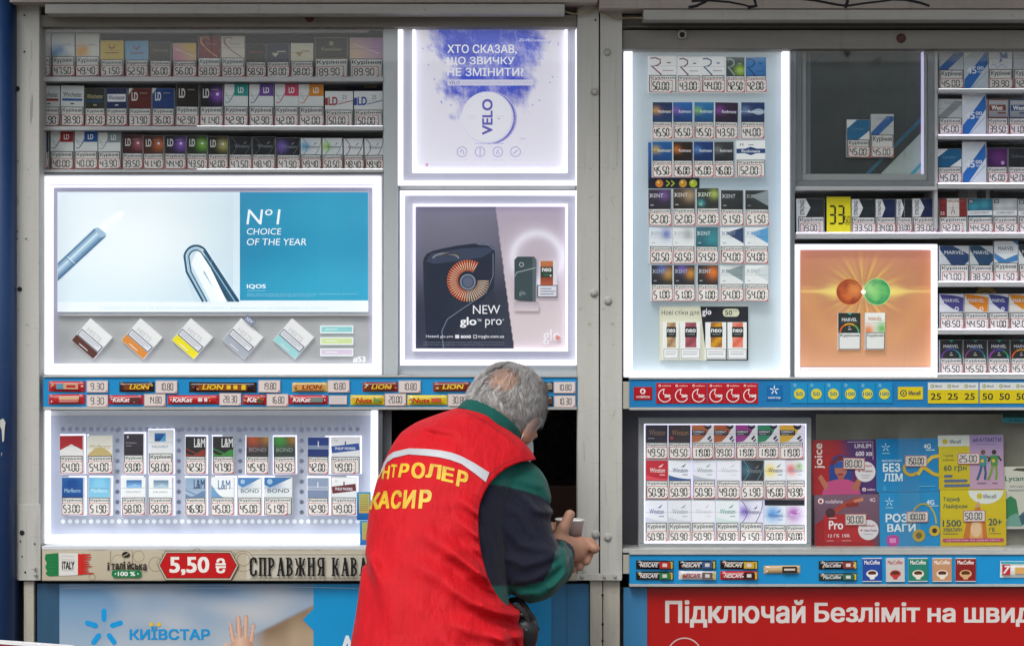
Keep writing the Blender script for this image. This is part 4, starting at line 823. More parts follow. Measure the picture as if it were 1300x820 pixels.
p.rect(568, 101.5, 677, 109, '#dcdaf0'); p.text('VELO', 570, 103, 584, 107.5, '#8d8ac4', .02); p.text('ВІДКРИЙ НІКОТИН БЕЗ ТЮТЮНУ', 587, 103.2, 676, 107.4, '#c3b8da', .0); p.text('ZD-VELO.com.ua', 659, 49.5, 693, 53, '#f4f4fc', .01)
p.circ(623, 150, 33.5, '#bdb9e6', n=40); p.circ(621.5, 150, 33, '#6a66c0', n=40); p.circ(619, 149.5, 33, '#dcdaf0', n=40); p.circ(618, 149, 31.5, '#efedf8', n=40); p.ring(618, 149, 27, .5, '#dddbee', n=36)
p.text('VELO', 612, 126, 625.5, 171.5, '#625db6', .03, rot=90); p.rect(594, 147.5, 606, 148.2, '#c5c0dc'); p.rect(594, 150.2, 604, 150.8, '#c5c0dc'); p.rect(630, 147.5, 640, 148.2, '#c5c0dc'); p.rect(632, 150.4, 635, 151.2, '#a06070')
p.text('VELO', 652, 140, 655, 160, '#a9a5d8', .01, rot=90); p.line([(603, 182.4), (640, 182.4)], .8, '#b8b4da')
for i, cx in enumerate((586.5, 609.5, 632, 654.5)):
    p.ring(cx, 193, 6.2, .9, '#a8a2c8', n=20); p.line([[(cx - 2.5, 194), (cx, 190), (cx + 2.5, 194), (cx + 2, 196)], [(cx, 188), (cx, 198)], [(cx - 2, 196), (cx, 190), (cx + 2, 196)], [(cx - 3, 195.5), (cx + 3, 190.5)]][i], 1.1, '#a8a2c8'); p.text(['тонкі паучі', 'без диму', 'свіжий смак', 'будь-де'][i], cx - 7, 202, cx + 7, 204, '#cfc9e2')
p.circ(542, 209.5, 2.2, '#d8b8c8'); p.line([(541, 210.5), (543, 208.5)], .6, '#a03050'); p.text('Цей виріб містить нікотин, який викликає сильну залежність. Не для продажу особам до 18 років.', 548, 208, 706, 211, '#cfc9e0'); p.text('18+', 660, 175, 668, 178, '#c3bedc')
place('poster', p, 'poster_velo', .0665, B2)

# 3. glo poster
B3 = lightbox(508, 242, 732, 465, .05, 'white glowing lightbox with a dark device and orange fan ring poster', 'lightbox')
pbox('back_plate', 507, 241.6, 732.4, 464, .0705, .0795, 'mat_lilac', B3)
frame4('led_strip', 508, 242, 732.3, 463.5, 5.5, .056, .070, 'led', B3, ws={'R': 1.6, 'T': 6, 'B': 6}, bev=.001)
frame4('inner_led', 524, 259, 721, 446, 3.2, .056, .070, 'led_soft', B3, bev=.0008, ws={'T': 3.4, 'B': 3.4})
p = P_(622, 443, .0665); p.slab(528, 262.6, 717, 442.6, .0025, '#d8d4e0')
def glo(u, v):
    xe = .535 + .125 * v; d = u < xe
    L = mixc(np.tile(A('#77748a'), (len(u), 1)), A('#33384a'), v * 1.7 - .1 + .3 * (u - .3)); L = mixc(L, A('#8a8798'), .4 * np.exp(-((u - .3) ** 2 * 8 + (v - .1) ** 2 * 12)))
    R = mixc(np.tile(A('#b7a9bc'), (len(u), 1)), A('#d9cad0'), v * 1.3); r = np.sqrt(((u - .815) * 189) ** 2 + ((v - .36) * 180) ** 2); R = mixc(R, A('#f6f2fc'), np.exp(-((r - 31) / 5.0) ** 2)); R = mixc(R, A('#e8def0'), .45 * np.exp(-((r - 31) / 12.0) ** 2))
    c = R; c[d] = L[d]; return c
p.grid(528.1, 262.7, 716.9, 442.5, 150, 60, glo)
dk = '#20283c'; p.poly([(537, 334), (538, 328), (542, 322), (550, 318.5), (562, 315.5), (580, 312), (600, 309.5), (614, 309.5), (622, 311), (627, 315), (628.5, 321), (628, 350), (627, 370), (560, 442.4), (543, 442.4), (540, 410), (538, 370)], dk); p.poly([(560, 442.4), (627, 365), (629, 380), (640, 442.4)], '#2c3244')
p.poly([(541, 332), (548, 322), (590, 315), (622, 314), (626, 318), (612, 327), (575, 332), (552, 335)], '#39435c'); p.ring(566, 328, 16, 2.2, '#8a8c94', 180, 360, ry=6); p.ring(572, 326, 12, 1.8, '#4a3a2c', 180, 360, ry=4)
p.line([(606, 310), (620, 311), (627, 317)], .9, '#8893ac'); p.line([(563, 442), (561, 420), (568, 405), (590, 390), (617, 372), (626, 350), (626, 322)], .9, '#7f8aa2')
for i in range(40):
    a = math.radians(-62 - i * 7.6); hot = i < 27; r0, r1 = 12.5, 26.5; c0, s0 = math.cos(a), math.sin(a); q = math.radians(2.1)
    p.poly([(594 + r0 * math.cos(a - q), 356.5 + r0 * math.sin(a - q)), (594 + r1 * math.cos(a - q), 356.5 + r1 * math.sin(a - q)), (594 + r1 * math.cos(a + q), 356.5 + r1 * math.sin(a + q)), (594 + r0 * math.cos(a + q), 356.5 + r0 * math.sin(a + q))], '#e2714a' if hot else '#b99a84')
    p.poly([(594 + 15 * math.cos(a - q * .5), 356.5 + 15 * math.sin(a - q * .5)), (594 + 23 * math.cos(a - q * .6), 356.5 + 23 * math.sin(a - q * .6)), (594 + 23 * math.cos(a + q * .6), 356.5 + 23 * math.sin(a + q * .6)), (594 + 15 * math.cos(a + q * .5), 356.5 + 15 * math.sin(a + q * .5))], '#f6c8a4' if hot else '#d8c4b4')
p.circ(594, 358, 10.5, '#3a4258'); p.ring(594, 358, 9, 1.6, '#8891a4'); p.circ(594, 358, 6.5, '#59627a')
p.text('NEW', 600.5, 387.5, 635, 398.5, '#f0f0f6', .0); p.text('glo', 584, 402.5, 605, 416, '#f2f2f8', .025); p.text('™', 606, 405, 611, 408, '#f2f2f8'); p.text('pro', 616, 405, 637, 416, '#f0f0f6', .005); p.circ(639, 406, .7, '#f0f0f6')
p.text('Новий glo pro', 541, 425, 575, 429.5, '#dcdce6', .01); p.rect(578, 425, 583, 429.5, '#e6e6ee'); p.text('800₴', 585, 425.5, 598, 429.3, '#f0f0f6', .03); p.frame(601, 425, 605.5, 429.5, .7, '#e6e6ee'); p.text('myglo.com.ua', 607, 425, 640, 430, '#e8e8f0', .01)
p.text('Пристрій для нагрівання тютюну, цей продукт не є безпечним', 538, 433.5, 640, 435.4, '#8a8c9c'); p.text('Електронний пристрій для тютюновмісних виробів для нагрівання', 538, 436.5, 640, 438.4, '#8a8c9c')
p.poly([(653, 330), (657, 326), (678, 326), (681, 330), (680, 383), (660, 382), (653, 380)], '#3a4a50'); p.poly([(676, 327), (681, 330), (680, 383), (676, 382.6)], '#56666c'); p.line([(653, 352), (656, 346), (672, 342), (680, 340)], .8, '#b9c2c4'); p.ring(662, 336, 2.6, .8, '#c8cfd0', n=14); p.text('glo', 659, 369, 667, 376, '#8c989c', .01)
p.grid(652, 383.5, 684, 395, 2, 5, lambda u, v: mixc(np.tile(A('#b5a8b4'), (len(u), 1)), A('#d6c8ce'), v * 1.2))
p.poly([(685, 332), (707, 331), (707.5, 376), (685.5, 378)], '#e2dde6'); p.rect(686, 331.5, 702, 345, '#c87a48', '#a85a38'); p.rect(686, 339, 702, 352, '#2a3a30'); p.rect(686, 352, 702, 362, '#8a3a28', '#b86038'); p.text('neo', 688, 340.5, 700, 345, '#f0f0f0', .02); p.rect(690, 348.5, 697, 349.5, '#3a8a50'); p.circ(699, 350, 1.1, '#fff')
p.rect(682, 362, 707.5, 377.5, '#2a2c3c'); p.rect(683, 363, 706.5, 376.5, '#dcdce6'); 
for i, w in enumerate((14, 19, 17)): p.rect(686, 366 + i * 3.4, 686 + w, 367.1 + i * 3.4, '#7a7c94')
p.text('glo', 689.5, 418, 711, 437, '#f4f0f8', -.004); p.circ(708, 428.8, 3.2, '#d8a0a0'); p.circ(708, 428.8, 2.1, '#e08a78')
place('poster', p, 'poster_glo', .0665, B3)

# 4. tall lit panel in the right window
B4 = lightbox(793, 62, 1003, 478, .05, 'tall pale blue lit display panel with white glowing side strips', 'display panel', 'display_panel')
p = P_(898, 478, .085); p.slab(791.5, 62, 1003.4, 479, .02, '#c9d4dc')
p.grid(803, 62.2, 993.6, 471, 20, 40, lambda u, v: mixc(mixc(np.tile(A('#a9b8c2'), (len(u), 1)), A('#bcc8ce'), .5 + .5 * np.sin(v * 7 + u * 2)), A('#b4c0c8'), 0 * v))
place('panel', p, 'panel_lit', .085, B4)
frame4('led_strip', 792.5, 63, 1003.2, 478.6, 9.5, .056, .0845, 'led', B4, 'LRB', ws={'B': 7.5, 'L': 10.5, 'R': 9.5}, bev=.002)
G3 = 'cigarette packs mounted on the tall lit panel'
kwp = dict(mat='print_selflit', group=G3, halo=False, thick=.018)
Y4 = .064
row([(823.5, 859, 71, rr('#e6e6e8', '#7d4560'), '50.00', 'wide white mauve R'), (860.5, 889.5, 72, rr('#e8e8ea', '#6a3c54'), '43.00', 'white mauve R'), (890.5, 920, 72, rr('#e6e8ea', '#2f4f80'), '44.00', 'white blue R'), (921.5, 945.5, 73, rr('#4a5654', '#9aa8a4', '#3a4644', '#a8d040'), '42.50', 'dark green-lit R'), (946.5, 973, 73, rr('#4280bc', '#1c3f70', '#2c68a8'), '42.00', 'blue R')], 117.6, Y4, 'top row, tall panel', tagh=16, **kwp)
row([(828, 853.5, 130, roth('#1d2f58', '#28406c', '#d8a060'), '45.50', 'navy flare-marked'), (854.5, 879.5, 130, roth('#2a6ab0', '#203c78', '#8a5ab0'), '45.50', 'blue violet-streaked'), (881, 906, 130, roth('#2a78b0', '#1c4c80', '#8ac060'), '45.50', 'blue green-streaked'), (907.5, 937, 130, roth('#33263e', '#2a2236', '#8a4a9c'), '43.50', 'dark purple'), (940.5, 970.5, 130, roth('#22386a', '#1c2c54', '#7088b0', True), '44.00', 'navy wave-banded')], 176.5, Y4, 'second row, tall panel', tagh=16, **kwp)
row([(828, 853.5, 180, roth('#1f5f9c', '#1c4880', '#d0b050'), '45.50', 'blue gold-streaked'), (854.5, 879, 180, roth('#2c2420', '#241c1a', '#d07a30'), '46.00', 'black orange-streaked'), (880.5, 905.5, 180, roth('#1c3c78', '#183060', '#5a88c0'), '45.00', 'deep blue'), (907, 932, 180, roth('#3a3c40', '#2c2e32', '#7a7c80'), '46.00', 'charcoal'), (935, 972, 178.5, rothw(), '52.00', 'wide white blue-banded')], 225, Y4, 'third row, tall panel', tagh=16, **kwp)
row([(823, 852, 240.5, kent('#3d3648', '#2e2c36', '#c8c8d0', spots=[(.7, .3, .2, '#7a5a9c')]), '52.00', 'dark purple-dotted'), (854.5, 882.5, 239.5, kent('#4a443c', '#2e2a28', '#d8d0c4', spots=[(.75, .35, .25, '#b09878')]), '52.00', 'dark tan-dotted'), (884.5, 912.5, 239, kent('#2c3230', '#2a2e2e', '#d0d8c8', spots=[(.8, .3, .2, '#b0c060'), (.2, .75, .14, '#50b0b0')]), '52.00', 'black lime-dotted'), (915, 943.5, 241.5, kent('#333638', '#2c2f31', '#b8bcc0'), '51.50', 'plain charcoal'), (946, 976, 241.5, kent('#33383a', '#2e3234', '#8a9094', '#8a959a'), '51.50', 'charcoal grey-wedged')], 286.5, Y4, 'fourth row, tall panel', tagh=16, **kwp)
row([(824.5, 853, 288.5, kent('#d9dfe8', '#e2e6ea', '#a8b4c0', spots=[(.75, .35, .25, '#6a78b8')]), '50.50', 'white violet-laced'), (854, 881.5, 288.5, kent('#dfe2e4', '#e4e6e8', '#b8bec2', spots=[(.7, .35, .25, '#a4a8ac')]), '50.50', 'white grey-laced'), (883, 911.5, 288.5, kent('#3f6f80', '#2c6070', '#c0d0d4', spots=[(.75, .6, .3, '#3a9098')]), '54.50', 'deep teal'), (914.5, 944, 288.5, kent('#e0e4e8', '#e4e8ea', '#8a94a4', '#34486c'), '54.00', 'white navy-wedged'), (945.5, 975, 288.5, kent('#e0e4e8', '#e4e8ea', '#a4b8cc', '#5a9ccc'), '54.00', 'white sky-wedged')], 334.3, Y4, 'fifth row, tall panel', tagh=16, **kwp)
row([(827, 854, 336.5, kent('#2c3036', '#2a2c32', '#9aa4b4', spots=[(.8, .45, .25, '#c09040'), (.5, .2, .2, '#5a6ab0')]), '51.00', 'black violet-gold'), (855.5, 882.5, 336.5, kent('#2a2d38', '#2a2c32', '#a0a8b8', spots=[(.8, .45, .22, '#d09030'), (.4, .2, .2, '#7058b0')]), '51.00', 'black amber-violet'), (885, 911.5, 336.5, kent('#33353a', '#2c2c30', '#c0c0c4', spots=[(.75, .4, .28, '#e07a30')]), '51.00', 'black orange-wedged'), (914.5, 943.5, 336.5, kent('#dde1e3', '#e2e5e6', '#8c979b', '#8a989c'), '54.00', 'white grey-wedged'), (945.5, 975, 336.5, kent('#e4e7e9', '#e8eaec', '#a8b2b6', '#ced6da'), '54.00', 'plain white')], 382.3, Y4, 'bottom row, tall panel', tagh=16, **kwp)
p = P_(857, 240, .082); p.slab(823, 181, 888, 239.5, .002, '#1c3c6c'); p.rect(823.1, 181, 887.9, 227, '#2a62a4', '#203458'); p.rect(823.1, 227, 887.9, 239.4, '#1b2232')
for cx, c in ((837, '#d08030'), (867, '#c8922c'), (880, '#a8bc28')): p.circ(cx, 233, 5, c); p.circ(cx - 1.2, 231.6, 1.8, '#ecd080')
for cx in (848, 854): p.line([(cx - 2, 229.5), (cx + 2, 233), (cx - 2, 236.5)], 1.7, '#b8c428')
tag(place('backing_card', p, 'print_selflit', .082), 'dark blue card with printed fruits showing below the third row of packs', 'card')
y = .076; E = empty('stick_display', (X(894, y), y, Z(458, y)), 'beige and black card holding four fruit-coloured stick packs, bottom of tall panel', 'display card')
p = P_(894, 458, y); p.slab(837.5, 389, 950, 457.5, .003, '#cfcdb8'); p.rect(837.6, 389.1, 950, 457.4, '#cbcab6'); p.poly([(889, 389.1), (949.9, 389.1), (949.9, 457.4), (897, 457.4)], '#20232a')
p.text('Нові стіки для', 840, 393.5, 887.5, 401, '#3b3c38', .005); p.text('glo', 891.5, 391.5, 903, 402, '#e8e8ee', .01); p.circ(900.8, 397, 1, '#d88070'); p.rrect(917.5, 392, 938.5, 402, 4.5, '#c9cab0'); p.text('50', 920.5, 393.8, 929.5, 400, '#2c2c2c', .015); p.text('грн', 931, 393.5, 936, 396.3, '#55564c'); place('card', p, 'print_selflit', y, E)
for i, (a, b, c1, c2) in enumerate(((842, 861.5, '#8a6a50', '#c8a878'), (864, 889, '#8a3a48', '#a86068'), (896, 922, '#d8a020', '#8a4a30'), (924, 948, '#d85a40', '#e09080'))):
    p = P_((a + b) / 2, 456, y - .012); p.slab(a, 409, b, 456, .0118, '#e4e6e8'); p.rect(a + .2, 409.2, b - .2, 455.8, '#e6e6e6'); m0, m1 = a + (b - a) * .24, b - (b - a) * .24 + 1
    p.grid(m0, 409.3, m1, 441, 4, 8, lambda u, v: mixc(np.tile(A(c1), (len(u), 1)), A(c2), .5 + .5 * np.sin(v * 11 + u * 5))); p.rect(m0 - .5, 415, m1 + .5, 428, '#23292c'); p.text('neo', m0 + .6, 417.5, m1 - .6, 422, '#e8e8e8', .02)
    p.rect(m0 + 2, 424, m1 - 2, 424.9, '#8a8a8a'); p.rect(a + .5, 443, b - .5, 455, '#55585c'); p.rect(a + 1, 443.5, b - 1, 454.5, '#e6e6e8'); p.rect(a + 3, 446, b - 3, 446.8, '#99999c'); p.rect(a + 3, 449, b - 4, 449.8, '#99999c')
    place('stick_box', p, 'print_selflit', y - .012, E)

# 5. unlit dark poster box
B5 = lightbox(1010, 62, 1187, 236, .05, 'unlit grey-framed box with a dark poster and two white-blue packs', 'lightbox')
frame4('frame', 1010, 62.6, 1186, 236.4, 8, .052, .10, 'grey_frame', B5, 'LRB', bev=.001, ws={'L': 8, 'B': 7}); frame4('inner_frame', 1018.2, 62.6, 1177.8, 229.2, 8, .062, .10, 'alu_frame', B5, 'LRB', bev=.001, ws={'L': 5, 'R': 5})
frame4('led_line', 1023.4, 62.6, 1172.6, 224, 1.2, .063, .09, 'led_lilac', B5, 'RB', bev=.0)
p = P_(1098, 224, .085); p.slab(1023, 62.6, 1173, 223, .003, '#3a4042'); p.grid(1029, 62.8, 1171, 221, 20, 20, lambda u, v: mixc(np.tile(A('#505757'), (len(u), 1)), A('#2c3234'), v))
p.rect(1023.2, 62.8, 1029, 222.8, '#7d878a'); p.rect(1029, 221, 1171, 222.9, '#7d878a'); p.poly([(1118, 221), (1171, 167), (1171, 221)], '#aebcb8'); p.poly([(1098, 221), (1104, 221), (1171, 153), (1171, 147)], '#2a6a86'); p.poly([(1155, 221), (1171, 204), (1171, 210), (1161, 221)], '#4a9ab0'); p.poly([(1031, 80), (1048, 62.9), (1052, 62.9), (1031, 84)], '#2a4a64')
place('poster', p, 'poster_dark', .085, B5)
pack(1075, 1104, 152, 200, camel2('#2b6f9c'), '45.00', 'blue white-cornered', 'left of two on dark unlit poster', .068, group='packs on the dark poster', tag_top=186)
pack(1105.5, 1134.5, 145, 200, camel('#c8ccce', '#3a68a8'), '45.00', 'white blue-cornered', 'right of two on dark unlit poster', .068, group='packs on the dark poster', tag_top=187, wv=.48)

# 6. orange poster box
B6 = lightbox(1008, 309, 1190, 478, .05, 'white glowing lightbox with an orange poster of two bright spheres', 'lightbox')
pbox('back_plate', 1009, 309.5, 1190, 478, .078, .12, 'mat_lilac', B6)
frame4('led_strip', 1008.6, 310.5, 1190.2, 478.4, 6.4, .056, .0775, 'led', B6, bev=.0015, ws={'B': 7, 'T': 6})
p = P_(1098, 470, .0745); p.slab(1016, 317.5, 1182, 470, .003, '#e2ccc4')
def mv(u, v):
    x, y = u * 166, v * 152; dx, dy = x - 80, y - 53.5; r = np.hypot(dx, dy); th = np.arctan2(dy, dx)
    c = mixc(np.tile(A('#b06c4a'), (len(u), 1)), A('#c08460'), .5 + .5 * np.sin(r / 26)); c = mixc(c, A('#dba682'), np.clip((v - .55) * 1.6, 0, 1)); c = mixc(c, A('#c07a6a'), np.clip((.2 - v) * 3, 0, .7))
    c = mixc(c, A('#d49a64'), np.exp(-((r - 70) / 16) ** 2) * .5 * (v > .3))
    rays = np.clip(.5 + .5 * np.sin(th * 22) * np.sin(th * 7 + 1), 0, 1) ** 2 * np.exp(-((r - 24) / 20) ** 2); c = mixc(c, A('#f2cf60'), rays * .55)
    c = mixc(c, A('#f6e07a'), np.exp(-(dy / (1.6 + 6 * np.exp(-(np.abs(dx) - 36) ** 2 / 240))) ** 2) * np.clip(1.25 - np.abs(dx) / 86, 0, 1) * (np.abs(dx) > 12)); c = mixc(c, A('#fff6d0'), np.exp(-(r / 6) ** 2)); return c
p.grid(1016.2, 317.7, 1181.8, 466, 150, 120, mv)
for cx, c1, c2, c3 in ((1078.5, '#c8642c', '#8a2c1c', '#e8a050'), (1113.5, '#6cc06a', '#2a8a58', '#b0e090')):
    pts = 17.3; u0 = cx - pts; 
    for r, c in ((17.3, c2), (16.2, c1), (12, c1)): p.circ(cx, 370.5, r, c, n=32)
    
    base = np.array([[cx, 370.5]]); cA, cB, cC = A(c2), A(c1), A(c3 if cx > 1100 else '#e09050')
    def ball(uu, vv):
        xx, yy = (uu - .5) * 2, (vv - .5) * 2; rr = np.hypot(xx, yy); tx = fbm(uu + (cx > 1100), vv, 12, 4, 1.6); cc = mixc(cB + 0 * uu[:, None], cA, np.clip(rr ** 2 * .8 + tx * .9 + .1, 0, 1)); return mixc(cc, cC, np.exp(-((xx + (.5 if cx > 1100 else -.5)) ** 2 * 3 + (yy + .2) ** 2 * 3)) * .7)
    rr, tt = np.meshgrid(np.linspace(0, 1, 9), np.arange(28) * 2 * math.pi / 28, indexing='ij'); uu, vv = .5 + .5 * (rr * np.cos(tt)).ravel(), .5 + .5 * (rr * np.sin(tt)).ravel()
    p.add(np.stack([cx + (uu - .5) * 32.4, 370.5 + (vv - .5) * 32.4], 1), [(j * 28 + i, j * 28 + (i + 1) % 28, (j + 1) * 28 + (i + 1) % 28, (j + 1) * 28 + i) for j in range(1, 8) for i in range(28)] + [tuple(range(28, 56))], np.clip(ball(uu, vv), 0, 1)); p.ring(cx, 370.5, 16.8, .9, c3, n=30); p.ring(cx - 2, 374, 9, .8, c2, 20, 150); p.ring(cx + 1, 366, 7, .7, c2, 200, 320)
p.circ(1096, 370.5, 3.2, '#fffbe8'); p.rect(1016.2, 466, 1181.8, 469.8, '#d8ccca'); p.rect(1016.2, 464.6, 1181.8, 466, '#b08078')
place('poster', p, 'poster_marvel', .0745, B6)
pack(1064, 1093, 397, 444, marv('#2c3430', RB2, 'rainbow'), None, 'dark green rainbow-arched', 'left of two on glowing orange poster', .066, mat='print_selflit', group='packs on the orange poster', thick=.006)
pack(1098, 1123.5, 397, 444, (lambda a: (a.blobs('#e6e8e4', [(.15, .9, .3, '#e07a30'), (.85, .8, .3, '#60b050')]), a.text('MARVEL', .16, .22, .84, .4, '#b8683c', .012))), None, 'white rainbow-arched', 'right of two on glowing orange poster', .066, mat='print_selflit', group='packs on the orange poster', thick=.006)

# 7. lower left lit panel
B7 = lightbox(55, 522, 480, 690, .05, 'long pale lit display panel with dotted rows under the snack strip', 'display panel', 'display_panel')
p = P_(268, 692, .085); p.slab(55, 521, 479.6, 690, .02, '#c8ccd8')
p.grid(62, 527, 470, 678, 40, 16, lambda u, v: mixc(mixc(np.tile(A('#b9bfd0'), (len(u), 1)), A('#a9b0c2'), .5 + .5 * fbm(u * 2, v, 6, 2, 1)), A('#b4b8c8'), 0 * v))
p.rect(55.2, 521.2, 479.4, 527, '#d6dae0')
p.e = 2e-5
def dots(pts, c):
    V, F = [], []
    for cx, cy in pts:
        i = len(V); V += [(cx + 2.9 * math.cos(k * math.pi / 5), cy + 2.9 * math.sin(k * math.pi / 5)) for k in range(10)]; F.append(tuple(range(i, i + 10)))
    p.add(V, F, lin(c))
cold = [(149, y) for y in range(546, 662, 13)] + [(227, y) for y in range(546, 662, 13)] + [(305, y) for y in range(546, 662, 13)] + [(383, y) for y in range(546, 662, 13)]
dots([(80 + 8.9 * i, 544.5) for i in range(43)] + cold, '#a3a9ba'); dots([(80 + 8.9 * i, 661.5) for i in range(43)], '#e9eff4')
place('panel', p, 'panel_lit', .085, B7)
frame4('led_strip', 56, 520.8, 479.2, 690, 6.5, .056, .0845, 'led', B7, 'LRB', ws={'B': 10, 'L': 5.5, 'R': 8.5}, bev=.002)
G4 = 'cigarette packs mounted on the lower left lit panel'; kw7 = dict(mat='print_selflit', group=G4, halo=True, thick=.018, tagh=16)
row([(76, 105.5, 553, chev('#b5242e'), '54.00', 'red and white'), (111, 142.5, 553, gold('#c9b478'), '54.00', 'white gold-domed'), (157, 182, 550.5, parl(True), '59.00', 'dark mauve'), (189, 219.5, 546, parl2(), '58.00', 'tall white blue-squared'), (235, 261, 554, lm('#2a2c30', '#20201e', '#8a3428'), '42.50', 'black red-waved'), (270, 296.5, 554, lm('#2a2c30', '#1e201e', '#3c8a40'), '47.90', 'black green-waved'), (312, 340.5, 554.5, bond('#35363a', '#c05a3a', '#8a8c90'), '45.40', 'charcoal orange-lit'), (347.5, 375, 554.5, bond('#34403c', '#4aa04a', '#8a9490'), '43.50', 'charcoal green-lit'), (390, 417, 555, pmb('#26408a', '#8a98b4', '#1d3474'), '42.00', 'deep blue'), (420.5, 457, 555, pmor('#2a54a0'), '49.00', 'wide white blue-banded')], 601, Y4, 'upper row, lower left panel', **kw7)
row([(78, 105.5, 606, mblue('#2a6cb0', '#18478c', '#9fc4e0'), '53.00', 'royal blue'), (112.5, 139.5, 606, mblue('#5aa8d8', '#8acbe8', '#c8e4f2'), '51.90', 'light blue'), (154.5, 184.5, 606, parl(), '58.00', 'white wave-squared'), (189, 219, 606, parl(False, '#5a7a9a', '#b0c8d8'), '58.00', 'white dull-squared'), (235, 261, 606.5, lm('#8aa6c4', '#a8bcd0', '#6a86ac', '#2c4468'), '46.90', 'grey-blue'), (268, 297, 606, lmw(), '45.00', 'white blue-curved'), (302, 332, 606, bond('#e6eaec', '#4a80b8', '#6a747c', True), '45.00', 'white blue-cornered'), (335, 370.5, 606, bond('#e6eaec', '#3c74b0', '#5a646c', True), '51.90', 'wide white blue-cornered'), (390, 417, 606.5, pmb('#8c9cb8', '#b4bccc', '#7c8cac'), '42.90', 'pale slate'), (420.5, 452, 606, pmor('#6a2832'), '49.00', 'white maroon-banded')], 653.5, Y4, 'lower row, lower left panel', **kw7)
# booklets taped at the panel's right edge
for (a, b, c, d_, w) in ((453, 470.5, 624.5, 660, 'upper'), (457, 470, 661, 694, 'lower')):
    p = P_((a + b) / 2, d_, .022); p.slab(a, c, b, d_, .004, '#2a78b8'); p.rect(a + .2, c + .2, b - .2, d_ - .2, '#3f9cd0', '#1f62ac'); p.rect(a + 3, c + 2, b - 1.5, d_ - 9, '#c8c86a', '#d8b050')
    for i in range(8): p.rect(a + 4, c + 4 + i * 2.6, b - 3, c + 4.9 + i * 2.6, '#8a9a70')
    tag(place('booklet', p, 'print', .022), 'small blue and yellow booklet, %s of two beside the serving window' % w, 'booklet', 'booklets by the serving window')

# 8. winston box
B8 = lightbox(810, 530, 1030, 695, .045, 'aluminium framed box glowing lilac with three rows of packs', 'lightbox')
frame4('frame', 810.5, 530.5, 1030, 696, 7, .046, .085, 'alu_frame', B8, bev=.0015, ws={'T': 7.2, 'B': 6.6, 'R': 6})
pbox('back_plate', 817.6, 537.8, 1023.9, 689.3, .082, .085, 'led_lilac', B8)
frame4('led_strip', 817.7, 537.9, 1023.8, 689.2, 1.5, .050, .056, 'led_soft', B8, bev=0, ws={'B': 2.2})
for yy in (582, 632.6): pbox('shelf', 819.5, yy, 1022, yy + 1.8, .062, .081, 'shelf', B8)
pbox('rear_strip', 971, 633.5, 1021, 652, .079, .0815, 'navy_back', B8)
kw8 = dict(mat='winston_selflit', group='packs in the aluminium framed box', thick=.012, kur='Куріння')
row([(819.5, 847.5, 538.5, (lambda a: (a.bg('#2e2a3c', '#241f2e'), a.text('Winston', .15, .3, .9, .6, '#8a6a50', .01), a.rect(.1, .75, .4, .8, '#8a8090'))), '49.50', 'dark navy'), (848.5, 876.5, 538.5, (lambda a: (a.bg('#3a3038', '#2a242c'), a.text('Winston', .15, .3, .9, .6, '#9a7050', .01), a.circ(.15, .75, .07, '#c03040'))), '49.50', 'dark brown'),
     (878, 905, 538.5, comp('#b8683c'), '119.00', 'rust orange'), (906, 933, 538.5, comp('#b05a34'), '99.00', 'terracotta'), (934, 961, 538.5, comp('#9a3c8c'), '119.00', 'magenta'), (962, 989, 538.5, comp('#2f8a64'), '119.00', 'green'), (990, 1020, 538.5, comp('#dcae3a'), '119.00', 'yellow')], 581.8, .058, 'top row of framed box', tagh=15, **kw8)
row([(819.5, 848, 584, wbig('#b81c30', '#f0d8d8', '#d84858'), '50.90', 'red'), (849, 877.5, 584, wbig('#e8eaf2', '#4a5a8c', '#3a5a94'), '50.90', 'white navy-swept'), (880, 908.5, 584, wbig('#e4e6ee', '#9aa0ac', '#b0b6c4'), '50.90', 'white grey-swept'), (910, 939, 584, wbig('#e8e8f0', '#c8ccd6', None), '49.00', 'faint white'), (941, 970, 584, winst('#26262c', '#4a8a9c', '#3a6a7c', '#7a8088'), '51.90', 'black teal-looped'), (971, 997.5, 584, wbig('#e6e8f0', '#5a6480', None, [(.25, .5, .3, '#e8d040')]), '45.00', 'white yellow-splashed'), (998.5, 1022, 584, wbig('#e6e8f0', '#9a9cb0', None, [(.25, .45, .3, '#e05a4a'), (.7, .3, .2, '#90c060')]), '43.90', 'white red-splashed')], 632.4, .058, 'middle row of framed box', tagh=16, **kw8)
row([(819.5, 847, 635, wbig('#e8e9f2', '#5a6aa0', '#d0d4e2'), '50.90', 'white navy-lettered'), (848, 877, 635, wbig('#e4e5ee', '#a0a4b4', '#d0d2dc'), '50.90', 'white grey-lettered'), (878, 907.5, 635, wbig('#eaeaf2', '#cfd0da', None), '50.90', 'plain faint white'), (909, 938, 635, wbig('#e6eaee', '#5a9a94', '#cfe0e0'), '50.90', 'white teal-lettered'), (939, 968.5, 635, winst('#e2e0f0', '#5a5a94', '#7a5ac0', '#5a5a88'), '51.50', 'white violet-looped'), (970, 997.5, 642, wbig('#e6eaf4', '#4a6ab0', None, [(.4, .4, .38, '#4a9ad8')]), '50.00', 'white blue-clouded'), (998, 1022, 642, wbig('#e8e4f4', '#e0d0f0', None, [(.4, .4, .38, '#a83cb0')]), '50.00', 'white magenta-clouded')], 688, .058, 'bottom row of framed box', tagh=14.5, **kw8)
